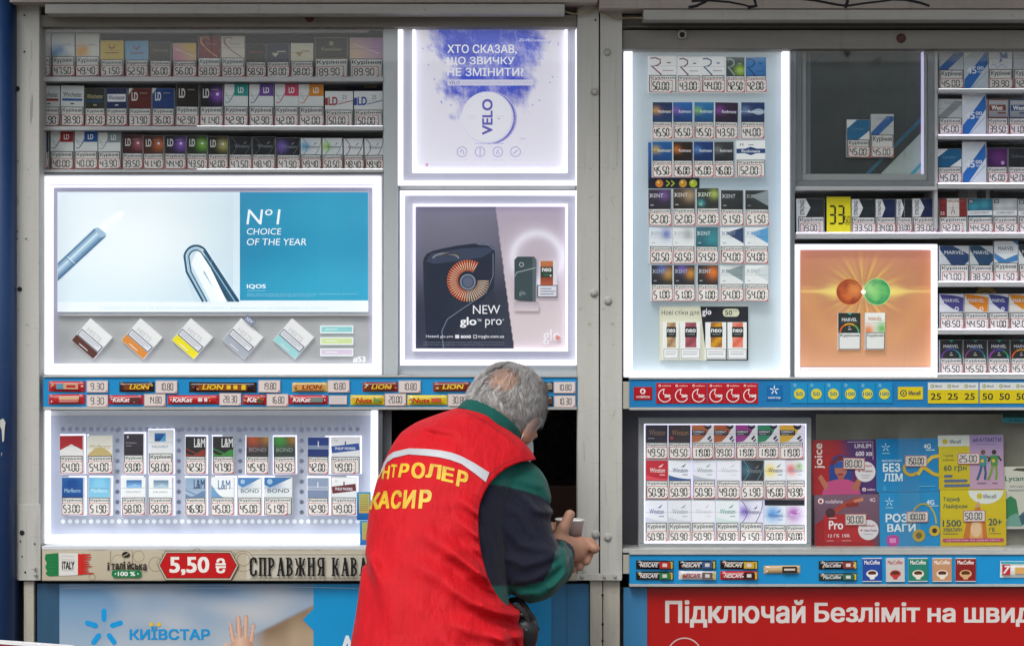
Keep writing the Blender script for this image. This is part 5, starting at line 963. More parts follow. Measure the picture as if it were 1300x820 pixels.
# ------------------------------------------------------------------ snack strips
def strip(x0, y0, x1, y1, mat, label):
    e = empty('price_strip', (X((x0 + x1) / 2), 0, Z(y1)), label, 'price strip')
    pbox('face_panel', x0, y0 + 1.6, x1, y1 - 3, -0.004, 0.028, mat, e, .001)
    pbox('rail', x0, y0 - 1, x1, y0 + 1.3, -0.008, 0.028, 'rail', e, .0006); pbox('rail', x0, y1 - 2.8, x1, y1 + .4, -0.008, 0.028, 'rail', e, .0006)
    return e
YS = -0.0046
S1 = strip(55, 477.5, 732.4, 519.5, 'strip_blue', 'long blue strip of snack bars and prices under the left window')
S2 = strip(799, 480, 1461, 520, 'strip_blue_dull', 'blue strip of phone top-up cards and amounts under the right window')
S3 = strip(799, 702.5, 1461, 744, 'strip_blue', 'blue strip of coffee sachets along the bottom right')
def ptag(x0, x1, y0, y1, t, where):
    p = P_((x0 + x1) / 2, y1, YS - .004); p.slab(x0, y0, x1, y1, .0038, '#cfc3bf'); p.rrect(x0 + .1, y0 + .1, x1 - .1, y1 - .1, 1.5, '#cdaaa4'); p.rrect(x0 + .8, y0 + .8, x1 - .8, y1 - .8, 1.2, '#ddd2cd')
    if t: p.digits(t, x0 + (x1 - x0) * .2, y0 + 3.6, x0 + (x1 - x0) * .8, y1 - 3.6, '#4a4444', 1.0); p.poly([(x1 - 3, y1 - .8), (x1 - .8, y1 - .8), (x1 - .8, y1 - 3.5)], '#b85a58')
    else:
        for i in range(3): p.rect(x0 + 2, y0 + 3 + i * 3.3, x1 - 3, y0 + 4.6 + i * 3.3, '#c2bcc0')
    tag(place('price_tag', p, 'print', YS - .004), ('price tag %s %s' % (t, where)) if t else 'blank price tag %s' % where, 'price tag', 'price tags on the snack strip')
def bar(x0, x1, y0, y1, c, t, tc, label, c2=None, deco=(), cat='snack bar', group='snack bars on the blue strip'):
    """a small wrapped bar: pillow-shaped wrapper with crimped flat ends"""
    w, h = x1 - x0, y1 - y0; p = P_((x0 + x1) / 2, y1, YS - .003); k = p.k; nx, ny = 12, 5; P, F = [], []
    for j in range(ny + 1):
        for i in range(nx + 1):
            u, v = i / nx, j / ny; e = min(u, 1 - u) * w; b = .0055 * math.sin(math.pi * v) ** .6 * min(1, max(0, (e - 2) / 4)) + .0008
            zig = .6 * (j % 2) * (1 if i in (0, nx) else 0); x = x0 + u * w + (zig if i == 0 else -zig if i == nx else 0); P.append(((x - p.ox) * k, -b, (y1 - (y0 + v * h) ) * k))
    P0 = len(P)
    F = [(j * (nx + 1) + i, (j + 1) * (nx + 1) + i, (j + 1) * (nx + 1) + i + 1, j * (nx + 1) + i + 1) for j in range(ny) for i in range(nx)]
    p.raw(P, F, c); p.raw([(P[0][0], 0, 0), (-P[0][0], 0, 0), (-P[0][0], 0, h * k), (P[0][0], 0, h * k)], [(0, 3, 2, 1)], c)
    p.L = 110
    if c2: p.rect(x0 + w * .14, y0 + h * .18, x1 - w * .14, y1 - h * .18, c2)
    jr = random.Random(int(x0 * 7 + y0))
    for i in range(7): u0 = jr.choice((jr.uniform(.05, .12), jr.uniform(.55, .92))); v0 = jr.uniform(.15, .65); p.rect(x0 + w * u0, y0 + h * v0, x0 + w * u0 + jr.uniform(1, 3), y0 + h * v0 + jr.uniform(1, 2.6), jr.choice(['#e0c060', '#7a3a20', '#e8e0d8', '#b04030', '#c89050']))
    p.line([(x0 + w * .04, y0 + h * .2), (x0 + w * .96, y0 + h * .16)], .5, '#e8e4e4')  # pale line painted as a highlight along the wrapper
    for q in deco: p.rect(x0 + w * q[0], y0 + h * q[1], x0 + w * q[2], y0 + h * q[3], q[4])
    if t: p.text(t[0], x0 + w * t[1], y0 + h * .26, x0 + w * t[2], y1 - h * .26, tc, .03, .25)
    o = tag(place('wrapped_bar', p, 'print_gloss', YS - .0005), label, cat, group)
    o.rotation_euler = (0, math.radians(random.uniform(-.8, .8)), 0); return o
lion = dict(c2='#5a2a18'); KK = 'red chocolate wafer bar'
bar(62, 108, 484, 497, '#c0242a', None, '#fff', 'red cake bar with cream picture, upper left end of the snack strip', deco=((.22, .25, .45, .75, '#5a98b0'), (.42, .2, .82, .75, '#d0a080'), (.5, .35, .75, .6, '#b03030')))
bar(62, 108, 500.5, 513, '#c0242a', None, '#fff', 'red cake bar with pink picture, lower left end of the snack strip', deco=((.3, .2, .85, .5, '#d8b890'), (.3, .5, .8, .8, '#c87870')))
bar(151.5, 196, 484.8, 497, '#2a1814', ('LION', .3, .85), '#e8c030', 'dark brown bar with yellow letters left of the 10.80 tag', c2='#7a4020')
bar(138.5, 182, 501.5, 513, '#bf1c24', ('KitKat', .12, .6), '#f0e8e8', KK + ' between the 9.30 and 14.80 tags', deco=((.62, .25, .9, .75, '#5a3a38'),))
bar(213, 278, 501.5, 513, '#c41820', ('KitKat', .1, .48), '#f4eeee', 'long ' + KK + ' left of the 28.30 tag', deco=((.6, .3, .68, .7, '#e8e0e0'), (.72, .3, .78, .7, '#e8e0e0')))
bar(240, 326, 485, 497.5, '#2a1a16', ('LION', .2, .5), '#f0c828', 'extra long dark brown bar with yellow letters left of the 19.80 tag', c2='#8a4a22', deco=((.56, .3, .62, .7, '#e8c830'), (.66, .3, .72, .7, '#e8c830'), (.78, .25, .84, .75, '#e8c830')))
bar(308, 338, 501, 513.5, '#b81a22', ('Kit', .2, .6), '#f4eeee', 'short ' + KK + ' between the 28.30 and 16.80 tags', deco=((.62, .4, .88, .8, '#6a4a38'),))
bar(371, 416, 485.5, 497, '#d0b060', ('LION', .28, .82), '#8a3a20', 'cream yellow bar left of the second 10.80 tag', c2='#d89a50')
bar(367, 416, 501.5, 513, '#c01c26', ('KitKat', .1, .55), '#f4eeee', KK + ' left of the blank tag', deco=((.56, .25, .88, .75, '#7a8a84'),))
bar(460.5, 505, 484.8, 496.8, '#8a2a1c', ('LION', .25, .8), '#e8b838', 'brick red bar with yellow letters left of the third 10.80 tag', c2='#6a2a1c')
bar(445, 488, 501.5, 514, '#d8c020', ('Nuts', .15, .62), '#c03028', 'yellow nut bar left of the 20.00 tag', deco=((.68, .35, .88, .65, '#6a9a50'),))
bar(517, 568, 501.5, 514, '#dcc822', ('Nuts', .12, .55), '#c03028', 'longer yellow nut bar left of the 30.80 tag', deco=((.6, .3, .85, .7, '#d05a3a'),))
bar(550, 597, 484.8, 496.8, '#8a3020', ('LION', .25, .8), '#f0c840', 'brick red bar just left of the man\'s head', c2='#7a3420')
bar(655, 702, 485, 497, '#2a2420', ('LION', .25, .8), '#c8a878', 'dark bar mostly hidden by the man\'s head, upper row', deco=((.85, .2, .98, .8, '#8a7a6a'),))
bar(655, 702, 503, 515, '#3a2a20', ('Lion', .25, .8), '#b88a58', 'brown bar mostly hidden by the man\'s head, lower row', deco=((.85, .2, .98, .8, '#5a4030'),))
for a in ((110, 137, 483, 498, '9.30', 'right of the upper red cake bar'), (110, 137, 501, 516.5, '9.30', 'right of the lower red cake bar'), (197.5, 225, 483, 499, '10.80', 'right of the first dark brown bar'), (183, 210, 500, 515.5, '14.80', 'right of the first red wafer bar'),
          (328, 355.8, 482.5, 498, '19.80', 'right of the extra long bar'), (278.5, 306, 499, 514.5, '28.30', 'right of the long red wafer bar'), (338.5, 366, 500, 515.5, '16.80', 'right of the short red wafer bar'), (416, 443.7, 482.5, 498, '10.80', 'right of the cream yellow bar'), (417.5, 440.5, 502, 513.5, '', 'right of the red wafer bar near the middle'),
          (506, 534, 483, 498.5, '10.80', 'above the yellow nut bars'), (488.5, 515.5, 499.5, 515, '20.00', 'between the two yellow nut bars'), (568.5, 597, 500, 515.5, '30.80', 'beside the man\'s head'), (703, 730.5, 484.5, 499, '10.80', 'right of the man\'s head, upper one'), (703.5, 730.5, 502, 517, '10.30', 'right of the man\'s head, lower one')): ptag(*a)

# top-up cards
def card(x0, x1, y0, y1, fn, name, label, cat, group=None, y=YS, mat='print', rot=0, th=.0012):
    e = P_((x0 + x1) / 2, y1, y - th); e.slab(x0, y0, x1, y1, th * .9, '#d0d0d0'); fn(e, x0, y0, x1, y1)
    o = tag(place(name, e, mat, y - th), label, cat, group); o.rotation_euler = (0, math.radians(rot), 0); return o
def vlogo(p, x, y, r, c='#f0f0f0', c2='#c01822'): p.circ(x, y, r, c); p.circ(x - r * .05, y + r * .12, r * .55, c2); p.poly([(x - r * .1, y - r * .5), (x + r * .5, y - r * .75), (x + r * .1, y)], c2)
def star(p, x, y, r, c, w, r0=.35):
    for i in range(5 + 1):
        if i == 3: continue
        a = math.radians(-90 + i * 60); p.line([(x + r * r0 * math.cos(a), y + r * r0 * math.sin(a)), (x + r * math.cos(a), y + r * math.sin(a))], w, c)
def star5(p, x, y, r, c, w, r0=.35):
    for i in range(5):
        a = math.radians(-90 + i * 72); p.line([(x + r * r0 * math.cos(a), y + r * r0 * math.sin(a)), (x + r * math.cos(a), y + r * math.sin(a))], w, c); p.circ(x + r * math.cos(a), y + r * math.sin(a), w / 2, c, n=10); p.circ(x + r * r0 * math.cos(a), y + r * r0 * math.sin(a), w / 2, c, n=10)
card(804.5, 828, 491, 507.5, lambda p, a, b, c, d: (p.rect(a, b, c, d, '#b01420', '#a0101c'), vlogo(p, 816, 496.5, 3.4), p.text('vodafone', a + 3, 501.5, c - 3, 505, '#f0e0e0', .01)), 'logo_card', 'small red operator logo card at the left end of the top-up strip', 'card')
for i in range(6):
    x0 = 833 + i * 21.5 + (0 if i < 3 else .6); n = '50' if i < 3 else '100'
    card(x0, x0 + 21.2, 486, 512, lambda p, a, b, c, d: (p.rect(a, b, c, d, '#bc1824', '#aa101c'), vlogo(p, a + 4.5, 489.5, 1.5), p.text('vodafone', a + 7, 488.4, c - 2.5, 490.6, '#f0dcdc'), p.ring(a + 11, 502, 8, 1.1, '#f0e4e4', 20, 270), p.line([(a + 10, 494), (a + 9, 500), (a + 14, 502.5), (a + 18.5, 502)], 1.0, '#f0e4e4'), p.text(n, a + 10.5, 500.5, a + (17.5 if n == '50' else 19), 504.5, '#f4ecec', .02)),
         'topup_card', 'red top-up card marked %s, %s from left on the top-up strip' % (n, ORD[i]), 'top-up card', 'red top-up cards')
card(973, 993, 489, 508, lambda p, a, b, c, d: (p.rect(a, b, c, d, '#0f68a8'), star5(p, 983, 495, 5.2, '#e8f2f8', 1.3), p.text('київстар', a + 2, 503, c - 2, 506.5, '#e8f2f8', .01)), 'logo_card', 'small blue star logo card in the middle of the top-up strip', 'card')
for i in range(6):
    x0 = 1004 + i * 21.6; n = '50' if i < 3 else '100'
    card(x0, x0 + 21.4, 485.5, 511.5, lambda p, a, b, c, d: (p.rect(a, b, c, d, '#1a8cc0' if n == '50' else '#1688bc'), star5(p, a + 5, 489, 2.2, '#a8d8ec', .6), p.circ(a + 10.7, 500, 6.8, '#d8cc3c'), p.text(n, a + (6.2 if n == '50' else 5), 497.6, a + (15.2 if n == '50' else 16.4), 502.4, '#2a6a80', .02), p.line([(c - .3, b), (c - .3, d)], .5, '#1478a8')),
         'topup_card', 'sky blue top-up card with yellow circle %s, %s from left of its row' % (n, ORD[i]), 'top-up card', 'blue top-up cards')
card(1140, 1171.7, 491, 507, lambda p, a, b, c, d: (p.rect(a, b, c, d, '#d4c01c'), p.ring(1147, 499, 3.6, 1.3, '#2c3c50'), p.circ(1147, 499, 1.2, '#2c3c50'), p.text('lifecell', 1153.5, 496, 1168.5, 501.5, '#2c3c50', .03)), 'logo_card', 'small yellow operator logo card on the top-up strip', 'card')
for i in range(7):
    x0 = 1178 + i * 21.4 + (0 if i < 3 else 1.6); n = '25' if i < 3 else '50'
    card(x0, x0 + 21.3, 485.5, 512, lambda p, a, b, c, d: (p.rect(a, b, c, b + 9.2, '#d0d4d0'), p.rect(a, b + 9.2, c, d, '#cfbc14'), p.circ(a + 5.5, b + 4.6, 2.4, '#8a9450'), p.circ(a + 5.2, b + 4.6, 1.1, '#d0d4d0'), p.text('lifecell', a + 9, b + 3, a + 17.5, b + 6, '#6a7488', .02), p.text(n, a + 3.5, b + 13.5, a + 16.8, b + 22, '#2e342c', .015)),
         'topup_card', 'white and yellow top-up card reading %s, %s from left of its row' % (n, ORD[i]), 'top-up card', 'yellow top-up cards')

# sachets on the bottom strip
G5 = 'coffee sachets on the bottom strip'
for i, (x0, x1, y0, y1, c, t, tc, c2, look) in enumerate(((807.5, 855, 711, 722, '#1e1a1c', 'NESCAFE', '#e8e0e0', '#b82a2a', 'black and red'), (807.5, 855, 725, 735.5, '#1c2420', 'NESCAFE', '#e8e0e0', '#2a7a4c', 'black and green'), (861.5, 909, 711, 722, '#1c1a20', 'NESCAFE', '#e8e0e0', '#3a5a8a', 'black and blue'), (861.5, 909, 724.5, 735.5, '#dcdcdc', 'NESCAFE', '#a02028', '#6a5a58', 'white'),
        (914.5, 962, 711, 722, '#221c14', 'NESCAFE', '#e8e0d0', '#c8a838', 'black and gold'), (914.5, 962, 724.5, 735.5, '#b81c24', 'NESCAFE', '#f0e0e0', '#2c1c1c', 'all red'), (1039.5, 1088, 711.5, 722, '#1e1a1a', 'MacCoffee', '#d0c8c8', '#8a3a30', 'dark red-tipped'), (1039.5, 1088, 727, 736.5, '#1c3a34', 'MacCoffee', '#c8d0cc', '#2a6a5a', 'dark teal'))):
    bar(x0, x1, y0, y1, c, (t, .1, .56), tc, '%s instant coffee stick on the bottom strip, lettered %s' % (look, 'in white' if tc != '#a02028' else 'in red'), deco=((.62, .12, .9, .88, c2), (.7, .3, .82, .7, '#d8d0c8'), (.92, .1, .97, .9, '#c8b030')), cat='coffee stick', group=G5)
bar(969.5, 1016, 717.5, 727.5, '#c8a878', None, '#fff', 'beige coffee stick with a dark label alone in the middle of the bottom strip', deco=((.5, .1, .9, .9, '#2a2422'), (.55, .35, .85, .6, '#d8c8b8')), cat='coffee stick', group=G5)
for i, (x0, x1, c, c2, look) in enumerate(((1095, 1119.5, '#24489c', '#e8e4e0', 'blue'), (1125, 1148.7, '#c8c4c0', '#c03a3c', 'white and red'), (1153.5, 1178, '#28806a', '#e8e0d0', 'green'), (1184, 1208.5, '#c09068', '#e8dccc', 'tan'), (1213, 1238.7, '#8a1e1e', '#d8a878', 'dark red'))):
    def f(p, a, b, c_, d):
        p.rect(a, b, c_, d, c); w = c_ - a; p.text('MacCoffee', a + w * .1, b + 3, c_ - w * .1, b + 8, '#f0e8e0' if look != 'white and red' else '#b02a30', .02); p.circ(a + w * .5, b + 20, w * .3, c2, ry=w * .2); p.circ(a + w * .5, b + 19, w * .22, '#5a3018', ry=w * .11); p.poly([(a + w * .3, b + 21), (a + w * .7, b + 21), (a + w * .6, b + 27), (a + w * .4, b + 27)], c2); p.rect(a, b, c_, b + 1, '#d8d8d8'); p.rect(a, d - 1, c_, d, '#d8d8d8')
    card(x0, x1, 708, 738, f, 'coffee_sachet', '%s coffee sachet with a printed cup on the bottom strip' % look, 'sachet', G5, mat='print_gloss', th=.004, rot=random.uniform(-1, 1))
bar(1269.5, 1330, 712, 733, '#e4e8e4', ('7', .04, .16), '#e8e8e8', 'white and turquoise croissant bag at the right end of the bottom strip', deco=((.0, .0, 1, .14, '#40a8b8'), (.03, .2, .2, .82, '#c03038'), (.3, .35, .9, .75, '#d8a860')), cat='snack bag', group=None)

# ------------------------------------------------------------------ SIM card posters in the lower right window
p = P_(1155, 697, .09); p.slab(1036, 526, 1461, 698, .003, '#b9b6aa'); p.grid(1036.1, 526.1, 1461, 697.8, 90, 40, lambda u, v: np.clip(mixc(np.tile(A('#928f82'), (len(u), 1)), A('#6f6c5e'), .5 + .7 * fbm(u * 3, v, 9, 4, 1.2)), 0, 1))
tag(place('plastic_sheet', p, 'print_gloss', .09), 'crumpled translucent plastic sheet behind the SIM card packs', 'sheet')
def prtag(x0, x1, y0, y1, t, where):
    q = P_((x0 + x1) / 2, y1, .060); q.slab(x0, y0, x1, y1, .0015, '#cfc0bc'); q.rrect(x0, y0, x1, y1, 1.6, '#b85450'); q.rrect(x0 + .8, y0 + .8, x1 - .8, y1 - .8, 1.6, '#d6cdc9'); q.digits(t, x0 + 2.5, y0 + 3.2, x1 - 4.5, y1 - 3, '#2c2625', 1.2)
    o = tag(place('price_tag', q, 'print', .060), 'price tag %s stuck on %s' % (t, where), 'price tag', 'price tags on the SIM packs'); o.rotation_euler = (0, math.radians(random.uniform(-2, 2)), 0)
def sim(x0, x1, y0, y1, fn, look, rot=0, y=.066):
    return card(x0, x1, y0, y1, fn, 'sim_pack', look, 'SIM card pack', 'SIM card packs in the right window', y=y, rot=rot, th=.003)
def joice(p, a, b, c, d):
    p.grid(a, b, c, d, 14, 12, lambda u, v: mixc(np.tile(A('#a8141c'), (len(u), 1)), A('#4a2a68'), np.clip((u - .45) * 5 - (v - .5) * .8, 0, 1)))
    p.poly([(a + 22, d), (a + 22, b + 34), (a + 27, b + 22), (a + 36, b + 18), (a + 46, b + 22), (a + 50, b + 34), (a + 51, d - 14), (a + 46, d)], '#1f3f88'); p.poly([(a + 24, b + 27), (a + 36, b + 19), (a + 48, b + 26), (a + 48, b + 30), (a + 24, b + 32)], '#6a1c34')
    p.circ(a + 37, b + 37, 8, '#b06a58', ry=11); p.poly([(a + 28, b + 32), (a + 36, b + 26), (a + 46, b + 32), (a + 45, b + 35), (a + 29, b + 36)], '#24509c'); p.rect(a + 33, b + 43, a + 40, b + 45, '#8a2030'); p.rect(a + 33, b + 47, a + 41, b + 56, '#a05a4a')
    p.poly([(a + 12, d), (a + 18, d - 16), (a + 30, d - 19), (a + 46, d - 19), (a + 58, d - 13), (a + 62, d)], '#c04a80'); p.poly([(a + 8, d - 22), (a + 12, d - 26), (a + 21, d - 12), (a + 17, d - 5)], '#b87058'); p.poly([(a + 50, d - 8), (a + 60, d - 24), (a + 64, d - 20), (a + 58, d - 3)], '#b06850')
    p.text('joice', a + 4, b + 4, a + 17, b + 36, '#e8dcd8', .015, rot=90); p.text('UNLIM', a + 55, b + 5.5, a + 76, b + 11, '#e0d4e0', .02); p.text('600 хв', a + 56, b + 15, a + 77, b + 21, '#e0d4e0', .03); p.line([(a + 46, b + 3), (a + 78, b + 3), (a + 78, b + 26)], .8, '#c8b0c8')
    p.circ(a + 68, b + 41, 13, '#dcd8dc'); p.text('Безліміт', a + 59, b + 32, a + 77, b + 35, '#b03a40', .02); p.rect(a + 59, b + 39, a + 61.5, b + 41, '#c02030'); p.text('Video', a + 63, b + 38.5, a + 77, b + 41.5, '#8a4a58', .02); p.rect(a + 62, b + 45, a + 74, b + 46, '#a8a0a8'); p.rect(a + 64, b + 48, a + 72, b + 49, '#a8a0a8'); vlogo(p, a + 66, d - 6, 2.3); p.text('vodafone', a + 69.5, d - 7.5, a + 80, d - 4.5, '#e8d8e0', .01)
def pro(p, a, b, c, d):
    p.rect(a, b, c, d, '#7a5a6e', '#5a3244'); p.poly([(a, b + 38), (a + 18, b + 26), (a + 70, b + 30), (a + 76, d), (a, d)], '#9c1822'); p.rect(a + 12, b + 25, a + 66, d - 8, '#b01c24')
    p.line([(a + 18, b + 26), (a + 40, b + 12), (a + 58, b + 4)], 7, '#a8402c', 4); p.circ(a + 20, b + 23, 6, '#4a2430'); p.line([(a + 50, b + 9), (a + 62, b + 6)], 4, '#c88068'); p.line([(a + 40, b + 14), (a + 56, b + 12)], 5, '#8a2a24')
    vlogo(p, a + 8, b + 8, 3.6); p.text('vodafone', a + 13.5, b + 6, a + 36, b + 11, '#e0ccd8', .01); p.text('4G', a + 70, b + 4.5, a + 77, b + 9.5, '#e0ccd8', .02); p.text('Pro', a + 18, b + 33, a + 36, b + 44, '#f0e8e8', .02); p.text('12 ГБ', a + 17, b + 50, a + 31, b + 54, '#e8d0d0', .02); p.text('150.', a + 35, b + 50, a + 45, b + 54, '#e8d0d0', .02); p.rect(a + 18, b + 29, a + 28, b + 30.4, '#d8a0a0')
    p.circ(a + 68, b + 45, 13, '#d8d4d8'); p.text('Безліміт', a + 59, b + 38, a + 77, b + 41, '#b03a40', .02); p.rect(a + 58, b + 44.5, a + 60.5, b + 46.5, '#c02030'); p.text('Video Passes', a + 62, b + 44, a + 79, b + 47, '#8a4a58', .02); p.rect(a + 62, b + 50, a + 74, b + 51, '#a8a0a8'); p.rect(a + 15, b + 58, a + 24, b + 59, '#d09090'); p.rect(a + 34, b + 58, a + 46, b + 59, '#d09090')
def bez(p, a, b, c, d):
    p.rect(a, b, c, d, '#0f7cb8', '#1284c0'); star5(p, a + 12, b + 11, 5, '#b8e0f0', 1.1); p.rect(a + 7, b + 18, a + 17, b + 19, '#9accdc'); p.text('4G', a + 60, b + 7, a + 69, b + 13, '#e0f0f4', .02); p.rect(a + 63, b + 14, a + 74, b + 15.4, '#b8dcec'); p.text('МАКСИМАЛЬНИЙ', a + 7, b + 26, a + 32, b + 29, '#d0e8f0', .01)
    p.text('БЕЗ', a + 8, b + 31, a + 30, b + 42, '#dcecf2', .03); p.text('ЛІМ', a + 9, b + 44, a + 33, b + 54, '#d4e8f0', .03); p.ring(a + 44, b + 38, 9, 4, '#c8a42c', 40, 320, ry=8); p.line([(a + 52, b + 30), (a + 62, b + 38), (a + 72, b + 45), (a + 80, b + 47)], 4.5, '#c9a82a'); p.line([(a + 52, b + 46), (a + 60, b + 34), (a + 70, b + 24), (a + 80, b + 22)], 4.5, '#d8b838'); p.rect(a + 8, b + 60, a + 12, b + 66, '#3a9cc8'); p.rect(a + 54, b + 60, a + 74, b + 61.2, '#5ab0d4')
def roz(p, a, b, c, d):
    p.rect(a, b, c, d, '#128ac4', '#0f86c0'); star5(p, a + 13, b + 12, 5, '#b8e0f0', 1.1); p.rect(a + 8, b + 19, a + 18, b + 20, '#9accdc'); p.text('4G', a + 60, b + 10, a + 70, b + 16, '#e0f0f4', .02); p.rect(a + 64, b + 17, a + 75, b + 18, '#b8dcec')
    p.text('РОЗ', a + 8, b + 27, a + 36, b + 38, '#dcecf2', .03); p.text('ВАГИ', a + 10, b + 40, a + 46, b + 50, '#d8eaf2', .03); p.rrect(a + 9, b + 54, a + 25, b + 68, 6, '#b83a90'); p.rect(a + 13, b + 58, a + 21, b + 64, '#d888c0'); p.ring(a + 56, b + 40, 16, 2, '#b8a838', 180, 360, ry=25); p.circ(a + 50, b + 55, 8, '#b89a28'); p.circ(a + 50, b + 55, 4, '#6a5a20'); p.circ(a + 70, b + 49, 7, '#c8a82c'); p.circ(a + 70, b + 49, 3.2, '#2c2a20')
def lf1(p, a, b, c, d):
    p.rect(a, b + 14, a + 42, d, '#ccbc14', '#c4ac1c'); p.rect(a, b + 1, a + 40, b + 14, '#d8dcd4'); p.rect(a + 40, b, c, d, '#a590bc', '#c09ab0'); p.circ(a + 9, b + 8, 3.4, '#c8b428'); p.text('lifecell', a + 15, b + 5.5, a + 29, b + 10.5, '#54606c', .02)
    p.text('#КАЛІМІТИ', a + 44, b + 4, c - 3, b + 9.5, '#4a4488', .02); p.rect(a + 48, b + 11.5, c - 10, b + 12.6, '#8878a8'); p.text('Тариф', a + 6, b + 24, a + 19, b + 28, '#6a6a30', .01); p.text('з Безлім', a + 6, b + 29.5, a + 20, b + 32.5, '#6a6a30', .01); p.text('60 грн', a + 7, b + 38, a + 36, b + 47, '#3a5a5a', .015)
    for i, w in enumerate((11, 30, 33)): p.rrect(a + 7, b + 50 + i * 6, a + 7 + w, b + 53.6 + i * 6, 1.7, '#5a6a88')
    for cx, c1, c2, c3 in ((a + 57, '#3a8a8a', '#3a5a78', '#6a4a38'), (a + 71, '#4a8a4a', '#7a9a3a', '#3a2a24')):
        p.circ(cx, b + 22, 3, c3); p.poly([(cx - 5, b + 26), (cx + 5, b + 26), (cx + 4, b + 40), (cx - 4, b + 40)], c1); p.line([(cx - 2, b + 39), (cx - 5, b + 50), (cx - 8, b + 57)], 3, c2); p.line([(cx + 2, b + 39), (cx + 3, b + 48), (cx + 2, b + 57)], 3, c2); p.line([(cx + 5, b + 27), (cx + 9, b + 33)], 2, c3); p.line([(cx - 5, b + 28), (cx - 8, b + 34)], 2, c3); p.circ(cx - 1, b + 33, 2.2, '#d0b840')
    p.rect(a + 49, b + 60.5, a + 61, b + 61.6, '#7a6a8a'); p.rect(a + 68, b + 60.5, a + 75, b + 61.6, '#7a6a8a')
def lf2(p, a, b, c, d):
    p.rect(a, b, c, d, '#cdbc12', '#c8a81c'); V = [(a + 36, b + .3)] + [(a + 58 + 22.5 * math.cos(math.radians(t)), b + 1 + 17 * math.sin(math.radians(t))) for t in range(180, -1, -15)]; p.poly(V[1:], '#d9dcd4'); p.circ(a + 50, b + 8, 3.6, '#c8b428'); p.text('lifecell', a + 55, b + 5.5, a + 71, b + 11, '#6a7480', .02)
    p.text('Тариф', a + 3.5, b + 9, a + 25, b + 15.5, '#2c5450', .015); p.text('Лайфхак', a + 3.5, b + 18, a + 35, b + 24.5, '#2c5450', .015); p.text('1500', a + 3, b + 38, a + 26.5, b + 46.5, '#2c5450', .02); p.text('ХВИЛИН', a + 3.5, b + 48, a + 27, b + 53, '#3a5c54', .02); p.rect(a + 3.5, b + 55, a + 22, b + 56.4, '#7a7a38'); p.text('20+', a + 61, b + 36.5, a + 78, b + 45.5, '#2c5450', .02); p.text('ГБ', a + 62, b + 48, a + 69, b + 53, '#3a5c54', .02); p.rect(a + 62, b + 55, a + 77, b + 56, '#7a7a38')
    p.poly([(a + 28, d - 6), (a + 34, b + 38), (a + 44, b + 24), (a + 50, b + 22), (a + 57, b + 40), (a + 60, d - 6)], '#c07028'); p.poly([(a + 36, d - 6), (a + 40, b + 40), (a + 48, b + 28), (a + 53, b + 44), (a + 54, d - 6)], '#d89a58'); p.circ(a + 45, b + 50, 7, '#dcb890', ry=10); p.poly([(a + 44, b + 22), (a + 48, b + 14), (a + 52, b + 22)], '#c89a78')
    p.rrect(a + 2.5, d - 9.5, c - 3, d - 5, 2, '#b04a6a'); p.text('ЦІЛИЙ РІК ЗА ОДНУ ЦІНУ', a + 8, d - 8.3, c - 8, d - 6.2, '#e8c8d8', .01)
def lyca(p, a, b, c, d):
    p.rect(a, b, c, d, '#cdcbbd', '#bcbab0'); p.text('Lycamobile', a + 3, b + 12, a + 50, b + 20, '#3a6a5a', .02); p.text('SIM-картка', a + 9, b + 24, a + 33, b + 27, '#4a5a68', .01); p.text('передплати', a + 7, b + 29, a + 33, b + 32, '#4a5a68', .01); p.poly([(a + 12, b + 4.5), (a + 18, b + 2), (a + 34, b + 2), (a + 34, b + 7)], '#4a4a3c')
    p.poly([(a + 1, d - 14), (a + 3, b + 42), (a + 10, b + 37), (a + 17, b + 42), (a + 20, d - 18), (a + 12, d - 10)], '#2c7a4c'); p.poly([(a + 1, d - 4), (a + 8, d - 16), (a + 17, d - 20), (a + 26, d - 12), (a + 24, d - 3)], '#6a9a8c'); p.poly([(a + 20, d - 16), (a + 26, d - 22), (a + 30, d - 8), (a + 24, d - 4)], '#3a5a68')
sim(1031, 1112.5, 558, 627.5, joice, 'red and violet SIM pack with a blue-haired woman, upper left of the stack', -1)
sim(1034.5, 1117, 627.5, 696, pro, 'muted purple and red SIM pack reading Pro with a bending figure', -.5)
sim(1113, 1192, 556.5, 624, bez, 'bright blue SIM pack with an orange ribbon, upper middle', -.5)
sim(1116.5, 1193.5, 624.5, 694.5, roz, 'bright blue SIM pack with yellow headphones, lower middle', -.5)
sim(1191.5, 1274.5, 552, 621, lf1, 'yellow and lilac SIM pack with two standing figures', -.7)
sim(1194, 1277.5, 621.5, 692.5, lf2, 'yellow SIM pack with an orange shape and white half circle', -.4)
sim(1273.5, 1330, 592, 671, lyca, 'pale SIM pack with green lettering at the far right', -.5, y=.074)
card(1272.8, 1330, 523, 536.5, lambda p, a, b, c, d: (p.rect(a, b, c, b + 7, '#14403e'), p.rect(a, b + 7, c, d, '#2f8896'), p.text('0 800 300 000', a + 8, b + 9, c - 4, b + 12, '#1c5560', .01)), 'notice_label', 'teal notice label hanging under the top-up strip at the right', 'label', y=.05)
for a in ((1070.5, 1097.8, 581, 595.5, '80.00', 'the blue-haired woman pack'), (1073, 1100, 652, 666.5, '90.00', 'the purple and red pack'), (1149, 1177, 578, 592, '150.00', 'the orange ribbon pack'), (1151, 1178.5, 649, 662.5, '100.00', 'the headphones pack'), (1216, 1244, 575, 589, '25.00', 'the yellow and lilac pack'), (1223, 1251, 647.5, 662, '50.00', 'the yellow pack with half circle')): prtag(*a)

